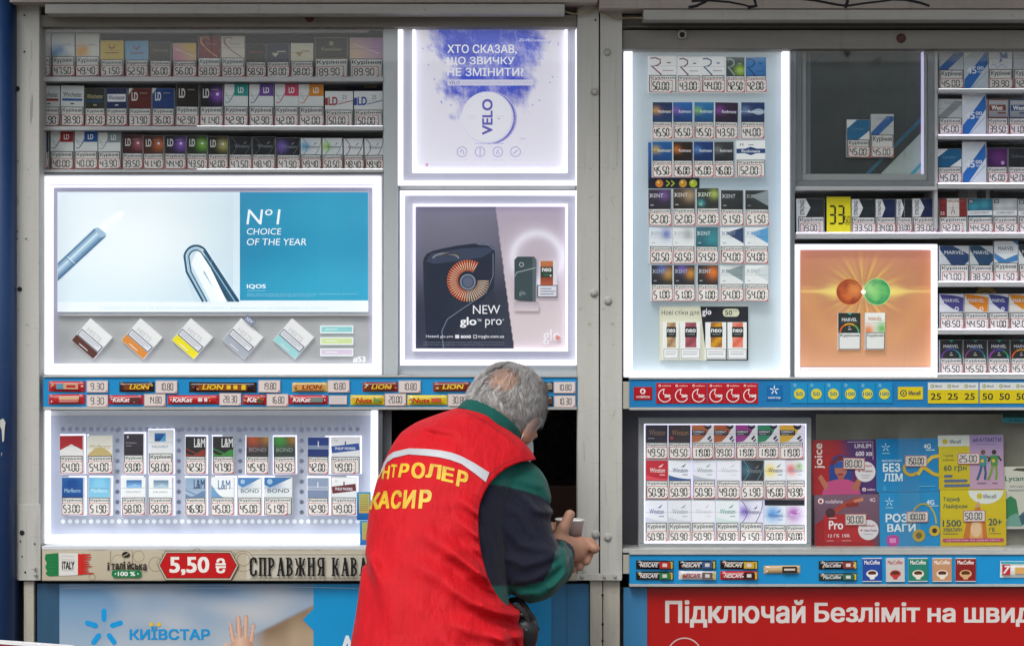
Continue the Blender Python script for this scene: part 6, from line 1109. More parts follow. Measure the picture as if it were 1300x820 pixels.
# ------------------------------------------------------------------ coffee banner and lower boards
BN = empty('coffee_banner', (X(390), 0, Z(737)), 'beige coffee sign with an Italian flag and red 5,50 price', 'sign')
pbox('sign_panel', 53, 697.6, 732, 737, -0.010, 0.03, 'alu_low', BN, .001)
p = P_(256, 737, -.0103); p.rect(54, 699, 731, 735.8, '#c2b9a2', '#b9af98'); p.rect(313, 701.5, 460, 735, '#c8c4b4')
for cx, cy, r in ((150, 712, 8), (176, 706, 7), (198, 716, 9), (204, 714, 5), (309, 712, 13), (309, 710, 8), (117, 732, 4), (250, 702, 6), (480, 715, 9), (520, 712, 7)): p.ring(cx, cy, r, .8, '#a08c6c')
for L in ([(140, 699), (140, 716), (144, 722)], [(168, 699), (168, 714), (163, 722)], [(206, 702), (206, 712)], [(296, 700), (300, 704)]): p.line(L, .9, '#a08c6c')
rs = np.random.RandomState(2)
p.poly([(58, 703)] + [(74 , 701.5), (74.8, 730.5), (62, 731), (58, 728), (60, 724), (57.5, 720), (59.5, 714), (57, 709)], '#1f7a44'); p.poly([(74.8, 701.5), (99, 702), (99, 729.5), (74.8, 730.5)], '#dcdad4')
p.poly([(99, 702.5), (106, 703.5), (105, 729), (99, 729.5)], '#c82820')
for i in range(9): y0 = 703.5 + i * 2.9; e = 112 + rs.rand() * 9; p.poly([(104, y0 - 1), (e, y0 - .4 + rs.rand()), (e - 2, y0 + 1.2), (104, y0 + 1.8)], '#c82820')
for i in range(5): y0 = 706 + i * 4.5; p.line([(62 + rs.rand() * 4, y0), (71, y0 + .4)], .5, '#3f9060'); p.line([(78, y0 - 1), (95 - rs.rand() * 8, y0 - .6)], .4, '#c6c4be')
p.text('ITALY', 79, 712, 94.5, 722, '#22201e', .02)
p.circ(160, 703.5, 5, '#241e1a', ry=3.6); p.line([(156.5, 705.5), (160, 703.8), (163.5, 701.8)], .8, '#c2b9a2')
for i, ch in enumerate('італійська'):
    x = 136.5 + i * 5.05; yo = .055 * ((i - 4.5) ** 2); p.text(ch, x, (712.3 if ch in 'ій' else 714.2) + yo, x + (2.6 if ch in 'і' else 4.4), 721.5 + yo, '#2a2622', .03)
    p.rect(x - .3, 721.2 + yo, x + (2.9 if ch == 'і' else 4.6), 722 + yo, '#2a2622')
p.rrect(142, 723, 180, 732.3, 4, '#187848'); p.text('100 %', 150, 725, 172, 730.5, '#e4e8e0', .03); p.circ(147, 727.8, .9, '#e4e8e0'); p.circ(175.5, 727.8, .9, '#e4e8e0')
hexa = lambda m: [(203 + m, 717), (212 + m * .6, 701 + m), (292 - m * .6, 701 + m), (301 - m, 717), (292 - m * .6, 733.6 - m), (212 + m * .6, 733.6 - m)]
for m, c in ((-2.5, '#4a4234'), (-1.7, '#c2b9a2'), (0, '#3a2a22'), (.8, '#c0161a')): p.poly(hexa(m), c)
p.text('5,50', 215.5, 706, 266, 729.5, '#f0ece4', .03); p.text('₴', 274, 708, 287, 727, '#f0ece4', .02)
# slab-serif lettering
def slabtext(s, x, y0, y1, cw, c):
    h = y1 - y0; st = cw * .26
    for ch in s:
        if ch == ' ': x += cw * .55; continue
        Rr = lambda a, b, d, e: p.rect(x + a * cw, y0 + b * h, x + d * cw, y0 + e * h, c)
        stem = lambda a: (Rr(a, 0, a + .24, 1), Rr(a - .08, 0, a + .32, .075), Rr(a - .08, .925, a + .32, 1))
        Ln = lambda pts, w=st: p.line([(x + a * cw, y0 + b * h) for a, b in pts], w, c)
        bowl = lambda a, b0, b1, r=.36: Ln([(a, b0 + .035)] + [(a + r * math.cos(math.radians(t)), (b0 + b1) / 2 + (b1 - b0 - .07) / 2 * math.sin(math.radians(t))) for t in range(-80, 81, 20)] + [(a, b1 - .035)], st * .8)
        w = .86
        if ch == 'С': Ln([(.7, .3), (.66, .1), (.45, .03), (.2, .1), (.14, .3), (.14, .7), (.2, .9), (.45, .97), (.66, .9), (.72, .68)], st * .95); Rr(.62, .02, .76, .3)
        elif ch == 'П': stem(.08); stem(.56); Rr(.0, 0, .88, .09)
        elif ch == 'Р': stem(.08); bowl(.28, 0, .56)
        elif ch == 'А': Ln([(.16, .97), (.42, .0)], st * .6); Ln([(.42, .0), (.7, .97)], st * 1.05); Rr(.22, .62, .62, .7); Rr(.0, .925, .32, 1); Rr(.52, .925, .9, 1)
        elif ch == 'В': stem(.08); bowl(.28, 0, .5, .32); bowl(.28, .46, 1, .38)
        elif ch == 'Ж': stem(.46); Ln([(.5, .5), (.25, .38), (.16, .1), (.02, .06)], st * .7); Ln([(.66, .5), (.9, .38), (1.0, .1), (1.12, .06)], st * .7); Ln([(.5, .5), (.28, .62), (.18, .92), (.0, .95)], st * .8); Ln([(.66, .5), (.88, .62), (.98, .92), (1.16, .95)], st * .8); w = 1.2
        elif ch == 'Н': stem(.08); stem(.58); Rr(.2, .45, .7, .53); w = .92
        elif ch == 'Я': stem(.58); Ln([(.62, .035), (.3, .06), (.16, .18), (.16, .38), (.3, .52), (.62, .54)], st * .8); Ln([(.5, .53), (.34, .62), (.26, .92), (.06, .95)], st * .9); w = .94
        elif ch == 'К': stem(.08); Ln([(.3, .5), (.55, .38), (.62, .1), (.8, .06)], st * .75); Ln([(.3, .46), (.56, .62), (.64, .92), (.86, .95)], st * .95); w = .9
        x += (w + .14) * cw
slabtext('СПРАВЖНЯ КАВА', 317, 707, 730.5, 11.55, '#1c1a1a')
p.rect(318, 703, 470, 703.7, '#5a5648'); p.rect(318, 733, 470, 733.6, '#5a5648'); p.rect(322, 731.6, 470, 732, '#8a8472')
place('sign_face', p, 'print', -.0103, BN)
disc('screw', 396.5, 714, 2.4, -.0122, 'rivet', BN, .003)

LP = empty('mobile_advert', (X(390), .02, Z(1235)), 'light blue advert panel with a blue star logo, raised hand and sky', 'advert panel')
pbox('board', 47, 740.6, 748, 1234, .0165, .0295, 'panel_blue', LP, .001); pbox('edge_strip', 47.2, 741, 75, 1233, .0150, .0163, 'panel_teal', LP)
p = P_(260, 1230, .016)
def sky(x, y):
    """printed picture on the board: soft clouds, an out-of-focus tan slope and a raised hand, by photo pixel"""
    u, v = (x - 75) / 323, (y - 741) / 489
    c = mixc(np.tile(A('#6391ba'), (len(u), 1)), A('#a3b6c6'), v * 5.5); n = fbm(u * .8, v * 3.0, 13, 3, 1.1)
    c = mixc(c, A('#d4d0c8'), np.clip(n * 1.2 + u * .55 - .12 + v, 0, .85))
    edge = y - np.interp(x, [300, 330, 345, 398], [815, 801, 794, 768]); t = fbm(x / 60, y / 90, 6, 2, 1.2)
    tan = mixc(mixc(A('#8a745c') + 0 * c, A('#b49f84'), np.clip(edge / 40 + .5 * t, 0, 1)), A('#a79a80'), np.clip((edge - 40) / 60, 0, 1)); c = mixc(c, tan, np.clip(edge / 5 + .5, 0, 1) * np.clip((x - 312) / 26, 0, 1))
    P2 = np.stack([x, y], 1)
    def sdc(a, b, ra, rb):
        a, b = np.array(a, float), np.array(b, float); ab = b - a; t = np.clip((P2 - a) @ ab / (ab @ ab), 0, 1); q = P2 - a - t[:, None] * ab; return np.linalg.norm(q, axis=1) - (ra + (rb - ra) * t), q[:, 0]
    parts = [sdc((296, 812), (292.3, 791), 3.2, 2.1), sdc((304, 808), (302.5, 784), 3.8, 2.9), sdc((312, 808), (312.2, 783.5), 3.6, 2.8), sdc((319, 812), (321.8, 793), 3.0, 2.2), sdc((307, 822), (306, 842), 15, 12), sdc((306, 845), (304, 900), 11.5, 11), sdc((294, 838), (288, 818), 4.5, 2.8)]
    D2 = np.full(len(x), 99.0)
    for k, (dd, qx) in enumerate(parts):
        m = dd < D2 if k < 4 else (dd < np.minimum(D2, 0)) | ((dd < D2) & (D2 > 0)); r = 3.2 if k < 4 else 13
        sh = np.clip(.55 + .5 * qx / r, 0, 1); cc = mixc(A('#b07a60') + 0 * c, A('#e2bda6'), 1 - np.abs(sh - .45) * 1.3)
        cc = mixc(cc, A('#8a5640'), np.clip(1 - np.abs(dd) / 1.0, 0, 1) * (dd < .3) * (.5 if k < 4 else .0)); c = np.where((np.clip(-dd / .9 + .5, 0, 1) * m)[:, None] > .5, cc, c); D2 = np.where(m, dd, D2)
    return c
p.grid(75.3, 741, 398, 830, 290, 80, lambda u, v: sky(75.3 + u * 322.7, 741 + v * 89)); p.grid(75.3, 830, 398, 1230, 40, 50, lambda u, v: sky(75.3 + u * 322.7, 830 + v * 400))
bl = '#169adc'; star5(p, 132, 797, 22, bl, 6.6, .52); p.text('КИЇВСТАР', 164.5, 794.5, 266.5, 811.5, '#1a96d6', .03); p.circ(192.3, 792, 2.6, '#e0c030'); p.circ(202, 792, 2.6, '#e0c030')
p.rect(398, 741, 700, 1230, '#0f96d2', '#0c8ac6'); p.poly([(398.2, 772), (384.5, 786), (398.2, 800)], '#0f96d2')
p.line([(75.5, 747), (160, 744), (250, 746.5), (398, 745), (455, 746.5)], .8, '#a8c4d8'); p.text('A', 431, 806, 451, 832, '#e6eef2', .03)
place('poster', p, 'print_gloss', .016, LP); pbox('edge_strip', 720, 741, 747.6, 1233, .0150, .0163, 'panel_blue', LP)

RP = empty('red_advert', (X(1100), .02, Z(1235)), 'red advert board with large white Ukrainian lettering at the bottom right', 'advert panel')
pbox('board', 792, 745.6, 1460, 1234, .0185, .0295, 'board_red', RP, .001); pbox('edge_strip', 791.6, 745.4, 821.5, 1233, .0150, .0183, 'panel_blue', RP)
p = P_(1100, 1230, .0183); p.rect(822, 745.8, 1459, 1230, '#b0100e', '#aa0e0c')
for t, a, c_, y0, y1 in (('Підключай', 844.5, 1022.5, 761, 797), ('Безліміт', 1034, 1168, 763, 790), ('на', 1177.5, 1213, 769.5, 790), ('швидкості', 1224, 1392, 761.5, 797)):
    p.text(t, a, {'Підключай': 761, 'Безліміт': 764, 'на': 771, 'швидкості': 764}[t], c_, {'Підключай': 796, 'Безліміт': 789.5, 'на': 789.5, 'швидкості': 795}[t], '#d9d2cc', .028)
p.ring(869, 831, 21.5, 1.6, '#d0b8b4', n=48)
place('poster', p, 'print_gloss', .0183, RP)
# ------------------------------------------------------------------ the customer (implicit surfaces turned into meshes)
def V3(*a): return np.array(W(*a))
def cap(P, a, b, ra, rb):
    a, b = np.asarray(a), np.asarray(b); ab = b - a; t = np.clip((P - a) @ ab / (ab @ ab), 0, 1); return np.linalg.norm(P - a - t[:, None] * ab, axis=1) - (ra + (rb - ra) * t)
def ell(P, c, r, R=None):
    q = P - np.asarray(c)
    if R is not None: q = q @ R
    r = np.asarray(r); k0 = np.linalg.norm(q / r, axis=1); k1 = np.linalg.norm(q / (r * r), axis=1); return k0 * (k0 - 1) / np.maximum(k1, 1e-9)
def smin(a, b, k): h = np.clip(.5 + .5 * (b - a) / k, 0, 1); return b + (a - b) * h - k * h * (1 - h)
def chain(P, pts, rs, k=.008):
    d = None
    for i in range(len(pts) - 1):
        c = cap(P, pts[i], pts[i + 1], rs[i], rs[i + 1]); d = c if d is None else smin(d, c, k)
    return d
def surfnet(fn, lo, hi, h):
    lo, hi = np.array(lo, float), np.array(hi, float); B = 6; n = (np.ceil((hi - lo) / (h * B)).astype(int)) ; N = n * B + 1
    cx = [lo[i] + (np.arange(n[i]) + .5) * h * B for i in range(3)]; C = np.stack(np.meshgrid(*cx, indexing='ij'), -1).reshape(-1, 3)
    dc = fn(C); act = np.abs(dc) < h * B * 1.25; F = np.full(N, 1.0, np.float32)
    sg = dc.reshape(n); F[:n[0] * B, :n[1] * B, :n[2] * B] = np.where(np.repeat(np.repeat(np.repeat(sg, B, 0), B, 1), B, 2) < 0, -1, 1)
    idx = np.stack(np.unravel_index(np.nonzero(act)[0], n), 1); o = np.stack(np.meshgrid(*[np.arange(B + 1)] * 3, indexing='ij'), -1).reshape(-1, 3)
    for s in range(0, len(idx), 1500):
        I = (idx[s:s + 1500, None, :] * B + o[None]).reshape(-1, 3); F[I[:, 0], I[:, 1], I[:, 2]] = fn(lo + I * h)
    ins = F < 0; cell = np.zeros(np.array(N) - 1, np.int8)
    for a in (0, 1):
        for b in (0, 1):
            for c in (0, 1): cell += ins[a:N[0] - 1 + a, b:N[1] - 1 + b, c:N[2] - 1 + c]
    act = (cell > 0) & (cell < 8); ci = np.argwhere(act); vid = np.full(act.shape, -1, np.int64); vid[tuple(ci.T)] = np.arange(len(ci))
    acc = np.zeros((len(ci), 3)); cnt = np.zeros(len(ci)); cor = [(a, b, c) for a in (0, 1) for b in (0, 1) for c in (0, 1)]
    for p in cor:
        for ax in range(3):
            if p[ax]: continue
            q = list(p); q[ax] = 1; A0 = ci + p; B0 = ci + q; fa = F[tuple(A0.T)]; fb = F[tuple(B0.T)]; m = (fa < 0) != (fb < 0); t = np.where(m, fa / np.where(m, fa - fb, 1), 0)
            pt = A0 + (B0 - A0) * t[:, None]; acc[m] += pt[m]; cnt[m] += 1
    V = lo + acc / np.maximum(cnt, 1)[:, None] * h; Q = []
    for ax in range(3):
        u, v = (ax + 1) % 3, (ax + 2) % 3; sl0 = [slice(None)] * 3; sl1 = [slice(None)] * 3; sl0[ax] = slice(0, -1); sl1[ax] = slice(1, None)
        a, b = ins[tuple(sl0)], ins[tuple(sl1)]; e = np.argwhere(a != b); e = e[(e[:, u] > 0) & (e[:, v] > 0) & (e[:, u] < N[u] - 1) & (e[:, v] < N[v] - 1)]
        du = np.zeros(3, int); du[u] = 1; dv = np.zeros(3, int); dv[v] = 1
        q = np.stack([vid[tuple((e - du - dv).T)], vid[tuple((e - dv).T)], vid[tuple(e.T)], vid[tuple((e - du).T)]], 1); fl = b[tuple(e.T)]; q[fl] = q[fl][:, ::-1]; Q.append(q[(q >= 0).all(1)])
    return V, np.concatenate(Q)
def soft(name, V, Q, col, mat, parent, relax=1):
    for _ in range(relax):      # light smoothing of the grid steps
        s = np.zeros_like(V); c = np.zeros(len(V))
        for i in range(4):
            a, b = Q[:, i], Q[:, (i + 1) % 4]; np.add.at(s, a, V[b]); np.add.at(c, a, 1); np.add.at(s, b, V[a]); np.add.at(c, b, 1)
        V = V * .5 + .5 * s / np.maximum(c, 1)[:, None]
    me = bpy.data.meshes.new(name); me.from_pydata((V - np.array(rel(parent))).tolist(), [], Q.tolist()); me.polygons.foreach_set('use_smooth', [True] * len(Q))
    C = col(V) if callable(col) else np.tile(col, (len(V), 1)); at = me.color_attributes.new('Col', 'FLOAT_COLOR', 'POINT'); at.data.foreach_set('color', np.concatenate([C, np.ones((len(C), 1))], 1).ravel())
    me.materials.append(M[mat]); return link(name, me, parent), V, Q
def clothmat(name, rough, bscale, bstr, sheen=0.1, spec=.3, sss=0):
    m, nt, bs = newmat(name); at = nt.nodes.new('ShaderNodeVertexColor'); at.layer_name = 'Col'; out, _, _ = noise_mix(nt, at.outputs[0], .10, 25.0)
    nt.links.new(out, bs.inputs['Base Color']); bs.inputs['Roughness'].default_value = rough; bs.inputs['Specular IOR Level'].default_value = spec; bs.inputs['Sheen Weight'].default_value = sheen
    if sss: bs.inputs['Subsurface Weight'].default_value = sss; bs.inputs['Subsurface Radius'].default_value = (.01, .004, .002); bs.inputs['Subsurface Scale'].default_value = .6
    tc = nt.nodes.new('ShaderNodeTexCoord'); h = None; prev = None
    for sc, st, ds, str_ in (((24, (1.9, 1, .5), .010, min(bstr * 2.2, .8)), (bscale, (1, 1, 1), .002, bstr), (900, (1, 1, 1), .0006, .3)) if name.endswith('cloth') else ((bscale, (1, 1, 1), .002, bstr),)):
        mp = nt.nodes.new('ShaderNodeMapping'); mp.inputs['Scale'].default_value = st; mp.inputs['Rotation'].default_value = (0, .7, 0); nz = nt.nodes.new('ShaderNodeTexNoise'); nz.inputs['Scale'].default_value = sc; nz.inputs['Detail'].default_value = 3
        b = nt.nodes.new('ShaderNodeBump'); b.inputs['Strength'].default_value = str_; b.inputs['Distance'].default_value = ds; nt.links.new(tc.outputs['Object'], mp.inputs[0]); nt.links.new(mp.outputs[0], nz.inputs[0]); nt.links.new(nz.outputs[0], b.inputs['Height'])
        if prev: nt.links.new(prev, b.inputs['Normal'])
        prev = b.outputs[0]
    nt.links.new(prev, bs.inputs['Normal'])
clothmat('vest_cloth', .66, 130, .32, 0.02, .16); clothmat('jacket_cloth', .8, 220, .25, .1, .2); clothmat('skin', .5, 260, .12, 0, .4, .12); clothmat('hair', .45, 30, 0.0, .1, .4); clothmat('leather', .32, 240, .3, 0, .5)

def seg2(P, L, y):   # distance (metres) in the x-z plane to a polyline given in photo pixels at depth y
    D_ = np.full(len(P), 9.0); q = P[:, [0, 2]]
    for a, b in zip(L, L[1:]):
        A_, B_ = np.array([X(a[0], y), Z(a[1], y)]), np.array([X(b[0], y), Z(b[1], y)]); ab = B_ - A_; t = np.clip((q - A_) @ ab / (ab @ ab), 0, 1); D_ = np.minimum(D_, np.linalg.norm(q - A_ - t[:, None] * ab, axis=1))
    return D_
# torso slices: photo row, left edge, right edge, depth of centre, half depth
TS = np.array([[508, 606, 618, -.265, .02], [516, 586, 626, -.275, .05], [524, 560, 636, -.29, .075], [534, 531, 632, -.30, .095], [548, 509, 642, -.315, .115], [565, 497, 654, -.335, .13], [585, 487, 664, -.355, .14], [610, 479, 664, -.38, .145], [645, 470, 658, -.41, .145], [690, 464, 652, -.45, .145], [740, 458, 650, -.49, .145], [784, 453, 656, -.52, .148], [820, 449, 664, -.545, .15], [870, 447, 672, -.56, .165], [960, 447, 680, -.57, .165], [1000, 447, 682, -.57, .165]], float)
_r = np.linspace(506, 990, 420); _T = [np.interp(_r, TS[:, 0], TS[:, i]) for i in range(5)]
_kx = np.exp(-(np.arange(-8, 9) / 4.0) ** 2); _kx /= _kx.sum(); _T = [_r] + [np.convolve(np.pad(t, 8, 'edge'), _kx, 'valid') for t in _T[1:]]
_z = Z(_T[0], _T[3]); _xl = X(_T[1], _T[3]); _xr = X(_T[2], _T[3]); _o = np.argsort(_z)
def torso(P, off=0.0):
    z = P[:, 2]; xl, xr, yc, hd = (np.interp(z, _z[_o], t[_o]) for t in (_xl, _xr, _T[3], _T[4]))
    c = (xl + xr) / 2; hx = np.maximum((xr - xl) / 2 + off, .004); hy = np.maximum(hd + off, .004); n = 2.25
    q = (np.abs((P[:, 0] - c) / hx) ** n + np.abs((P[:, 1] - yc) / hy) ** n) ** (1 / n); d = (q - 1) * np.minimum(hx, hy) * .85
    return np.maximum(d, z - (_z.max() + off))
C7, HD = V3(620, 552, -.285), V3(645.5, 514.5, -.19)
F_ = np.array([.40, .80, -.40]); F_ /= np.linalg.norm(F_); U0 = np.array([.30, .05, 1.0]); U_ = U0 - F_ * (U0 @ F_); U_ /= np.linalg.norm(U_); R_ = np.cross(F_, U_)
HM = np.stack([R_, F_, U_], 1)     # head-local axes: right, forward, up
hl = lambda x, y, z: HD + HM @ np.array([x, y, z])
SR, ER, WR = V3(653, 625, -.36), V3(678, 722, -.455), V3(711, 704, -.250)
SL, EL, WL = V3(530, 600, -.27), V3(556, 735, -.22), V3(684, 688, -.165)
HPR, HPL = np.array([-.09, -.56, .85]), np.array([-.22, -.54, .85])
KR, KL, AR, AL = np.array([-.03, -.55, .49]), np.array([-.24, -.46, .49]), np.array([-.05, -.66, .10]), np.array([-.27, -.54, .10])
FD = np.array([.30, .95, 0])
def head(P):
    L = (P - HD) @ HM
    d = ell(L, (0, 0, 0), (.0765, .098, .086)); d = smin(d, ell(L, (0, .045, -.07), (.056, .060, .068)), .03); d = smin(d, cap(L, (0, .10, -.035), (0, .117, -.062), .008, .012), .01)
    d = smin(d, ell(L, (0, .082, -.128), (.025, .022, .02)), .02); d = smin(d, ell(L, (0, .100, -.098), (.024, .012, .010)), .008)
    for s in (-1, 1):
        e = ell(L, (.083 * s, -.008, -.042), (.013, .022, .037)); e = np.maximum(e, -ell(L, (.095 * s, .002, -.040), (.010, .012, .024))); d = smin(d, e, .006); d = smin(d, ell(L, (.030 * s, .088, -.028), (.02, .012, .008)), .012)
    return d
def hands(P):
    q = lambda *a: V3(*a)
    d = chain(P, [WR, q(714, 697, -.220)], [.029, .027]); d = smin(d, cap(P, q(710, 691, -.222), q(734, 693, -.200), .024, .019), .014); d = smin(d, cap(P, q(716, 702, -.218), q(735, 702, -.198), .022, .018), .014)
    th = chain(P, [q(708, 688, -.224), q(715, 671, -.224), q(723.5, 653, -.218)], [.018, .0128, .0118], .006)
    fs = [([q(737, 689, -.194), q(748, 690, -.192), q(755, 696, -.202)], [.0150, .0138, .0118]), ([q(737, 696, -.182), q(747, 701, -.178), q(744, 712, -.194)], [.0130, .0125, .0105]), ([q(733, 703, -.184), q(740, 711, -.180), q(735, 719, -.194)], [.0125, .0115, .0100]), ([q(727, 706, -.188), q(732, 717, -.186), q(727, 723, -.197)], [.0100, .0094, .0082])]
    f = None
    for p, r in fs: e = chain(P, p, r, .004); f = e if f is None else smin(f, e, .0012)
    d = smin(d, th, .009); d = smin(d, f, .006)
    L = cap(P, WL, q(694, 678, -.150), .027, .021); g = None
    for i in range(4):
        yy = 668 + i * 6.8; e = chain(P, [q(697, yy + 3, -.146), q(702, yy, -.112), q(716, yy + 1, -.104)], [.0108, .0100, .0084], .004); g = e if g is None else smin(g, e, .002)
    L = smin(L, g, .006); L = smin(L, chain(P, [q(692, 676, -.165), q(697, 668, -.178), q(701, 672, -.186)], [.0125, .011, .0095], .004), .007)
    return np.minimum(d, L)
def body(P):
    d = np.maximum(torso(P, -.030), .86 - P[:, 2]); d = smin(d, chain(P, [C7, hl(0, -.02, -.075)], [.062, .055]), .03); d = smin(d, head(P), .016)
    d = smin(d, chain(P, [SR, ER, WR], [.052, .046, .030], .02), .02); d = smin(d, chain(P, [SL, EL, WL], [.052, .044, .028], .02), .02); d = smin(d, hands(P), .010)
    for h_, k_, a_ in ((HPR, KR, AR), (HPL, KL, AL)): d = smin(d, chain(P, [h_, k_, a_], [.070, .058, .040], .02), .03); d = smin(d, cap(P, a_ + [0, 0, -.04], a_ + FD * .15 + [0, 0, -.065], .036, .026), .02)
    return d
PERSON = empty('person', ((HPR[0] + HPL[0]) / 2, -.60, 0), 'grey-haired man in a red lettered vest leaning to the serving window, holding a cup', 'person')
def skincol(P):
    L = (P - HD) @ HM; c = np.tile(np.array([[.43, .235, .155]]), (len(P), 1)); n = fbm(P[:, 0] * 6, P[:, 2] * 6 + P[:, 1] * 4, 3, 3, 1.5)
    c = c * (1 + .16 * n[:, None]); ear = np.exp(-(((np.abs(L[:, 0]) - .08) / .018) ** 2 + ((L[:, 1] + .004) / .03) ** 2 + ((L[:, 2] + .042) / .04) ** 2)); c = mixc(c, np.array([[.52, .19, .12]]), ear * .8)
    hd = (np.linalg.norm(L, axis=1) < .13); under = hairmask(L / np.array([.0765, .098, .086])) * hd; c = mixc(c, np.array([[.17, .145, .13]]), under * .75)
    hand = P[:, 0] > X(705, -.2); kn = np.clip(.5 + .5 * np.sin(P[:, 0] * 420 + P[:, 2] * 300), 0, 1) * hand * (np.abs(P[:, 2] - Z(695, -.2)) < .06); c = mixc(c, np.array([[.40, .17, .11]]), kn * .25); return c
BALD = HM.T @ np.array([-.06, -.70, .71]); BALD /= np.linalg.norm(BALD)
def hairmask(n):
    n = n / np.maximum(np.linalg.norm(n, axis=1), 1e-6)[:, None]; m = np.ones(len(n)); lim = np.where(n[:, 2] > 0, .45 - .2 * n[:, 2], .10 + .35 * np.clip(n[:, 2], -1, 0)); m *= np.clip((lim - n[:, 1]) * 8, 0, 1)
    m *= np.clip((n[:, 2] + np.where(n[:, 1] < -.3, .93, .55)) * 8, 0, 1); b = n @ BALD; return m * np.clip((.93 - b) * 9, .0, 1)
V, Q = surfnet(body, (-.40, -.80, 0.0), (.30, .02, 1.50), .0036); soft('body', V, Q, skincol, 'skin', PERSON)

# jacket with sleeves and collar
def sleeves(P):
    r = chain(P, [SR, V3(654, 670, -.41), ER, V3(697, 716, -.34), WR + (ER - WR) * .12], [.075, .071, .063, .049, .036], .025)
    r = smin(r, ell(P, V3(648, 672, -.37), (.055, .06, .085)), .04)
    # creases pulled round the elbow and the shoulder
    for Lp, w, am in (([(642, 668), (660, 690), (700, 700)], .009, .006), ([(645, 708), (665, 716), (705, 705)], .008, .006), ([(655, 737), (675, 735), (712, 715)], .008, .005), ([(655, 625), (680, 650), (704, 655)], .008, .006), ([(655, 610), (690, 622), (700, 640)], .008, .005), ([(662, 754), (684, 752), (722, 728)], .008, .006), ([(672, 766), (700, 750), (724, 715)], .007, .005), ([(645, 645), (662, 655), (674, 680)], .008, .005), ([(700, 745), (716, 725), (718, 700)], .006, .005)):
        r = r - am * 1.5 * np.exp(-(seg2(P, Lp, -.5) / w) ** 2) * (P[:, 1] < -.28)
    l = chain(P, [SL, EL, WL + (EL - WL) * .1], [.072, .066, .046], .03)
    return np.minimum(r, l)
NK = V3(632, 533, -.27); NX = hl(0, -.03, -.05) - C7; NX /= np.linalg.norm(NX)
CN0, CN1 = V3(590, 520, -.29), V3(647, 556, -.33)
def collar(P):
    # a standing band round the neck; its plane faces up and towards the head
    ax = np.array([.50, .28, .82]); ax /= np.linalg.norm(ax); c = V3(622, 535, -.285); t = (P - c) @ ax; r = np.linalg.norm(P - c - t[:, None] * ax, axis=1); d = np.abs(r - (.070 - .25 * t)) - .0055; return np.maximum(d, np.abs(t + .002) - .0155)
def jacket(P):
    d = np.maximum(torso(P, -.012), .76 - P[:, 2]); d = smin(d, sleeves(P), .02); return np.minimum(smin(d, collar(P), .004), d + 9)
def jcol(P):
    px = 650 + P[:, 0] / (S * (5 + P[:, 1]) / 5); py = 410 - (P[:, 2] - CAM_Z) / (S * (5 + P[:, 1]) / 5); c = np.tile(np.array([[.003, .085, .068]]), (len(P), 1)); nv = np.array([[.0055, .0070, .019]])
    up = py - np.interp(px, [610, 640, 665, 685, 710], [612, 616, 622, 628, 646]); lo = np.interp(px, [630, 665, 690, 700, 705, 712, 730], [744, 744, 738, 722, 702, 686, 680]) - py
    m = np.clip(up / 1.5, 0, 1) * np.clip(lo / 1.5, 0, 1) * (px > 600); return mixc(c, nv, m)
V, Q = surfnet(jacket, (-.42, -.74, .72), (.20, -.03, 1.42), .0042); soft('jacket', V, Q, jcol, 'jacket_cloth', PERSON, 2)
def ringcuff(P):
    a, b = WR + (ER - WR) * .02, WR + (ER - WR) * .12; d = cap(P, a, b, .0345, .0385); d = d - .0012 * np.sin(np.arctan2(P[:, 2] - a[2], P[:, 0] - a[0]) * 34); return np.maximum(d, -cap(P, a + (a - b) * .3, b, .0305, .0345))
V, Q = surfnet(ringcuff, WR - .08, WR + .09, .0025); soft('knitted_cuff', V, Q, np.array([[.012, .016, .045]]), 'jacket_cloth', PERSON)

# vest
AC, AR_ = (X(673, -.42), Z(651, -.42)), .1115
folds = [([(655, 740), (612, 722), (570, 690), (530, 665)], .012, .0085), ([(658, 775), (600, 752), (560, 722), (515, 700)], .014, .008), ([(622, 690), (600, 668), (572, 650)], .009, .007), ([(618, 722), (590, 700), (560, 668)], .010, .007), ([(645, 760), (615, 752), (585, 735)], .008, .007),
         ([(470, 700), (490, 735), (505, 790)], .018, .006), ([(660, 800), (620, 790), (560, 775), (510, 740)], .016, .006), ([(655, 830), (640, 800), (625, 775)], .010, .007), ([(600, 830), (575, 800), (540, 780)], .016, .006), ([(535, 545), (575, 549), (605, 560)], .012, .004), ([(618, 660), (600, 640), (570, 625)], .009, .005)]
def fold(P, Lp, y, w):
    """a pulled crease: strongest at its first point, dying out towards the last"""
    q = P[:, [0, 2]]; best = np.full(len(P), 9.0); tt = np.zeros(len(P)); sd = np.zeros(len(P)); n = len(Lp) - 1
    for i in range(n):
        a, b = Lp[i], Lp[i + 1]; A_, B_ = np.array([X(a[0], y), Z(a[1], y)]), np.array([X(b[0], y), Z(b[1], y)]); ab = B_ - A_; t = np.clip((q - A_) @ ab / (ab @ ab), 0, 1); e = q - A_ - t[:, None] * ab
        d = np.linalg.norm(e, axis=1); m = d < best; best[m] = d[m]; tt[m] = (i + t[m]) / n; sd[m] = np.sign(e[m, 0] * ab[1] - e[m, 1] * ab[0])
    ww = w * (.7 + 1.2 * tt); s = best * sd; env = np.clip(tt * 6 + .25, 0, 1) * (1 - tt) ** .8
    return env * (np.exp(-(s / ww) ** 2) - .75 * np.exp(-((s - 1.5 * ww) / (ww * .8)) ** 2))
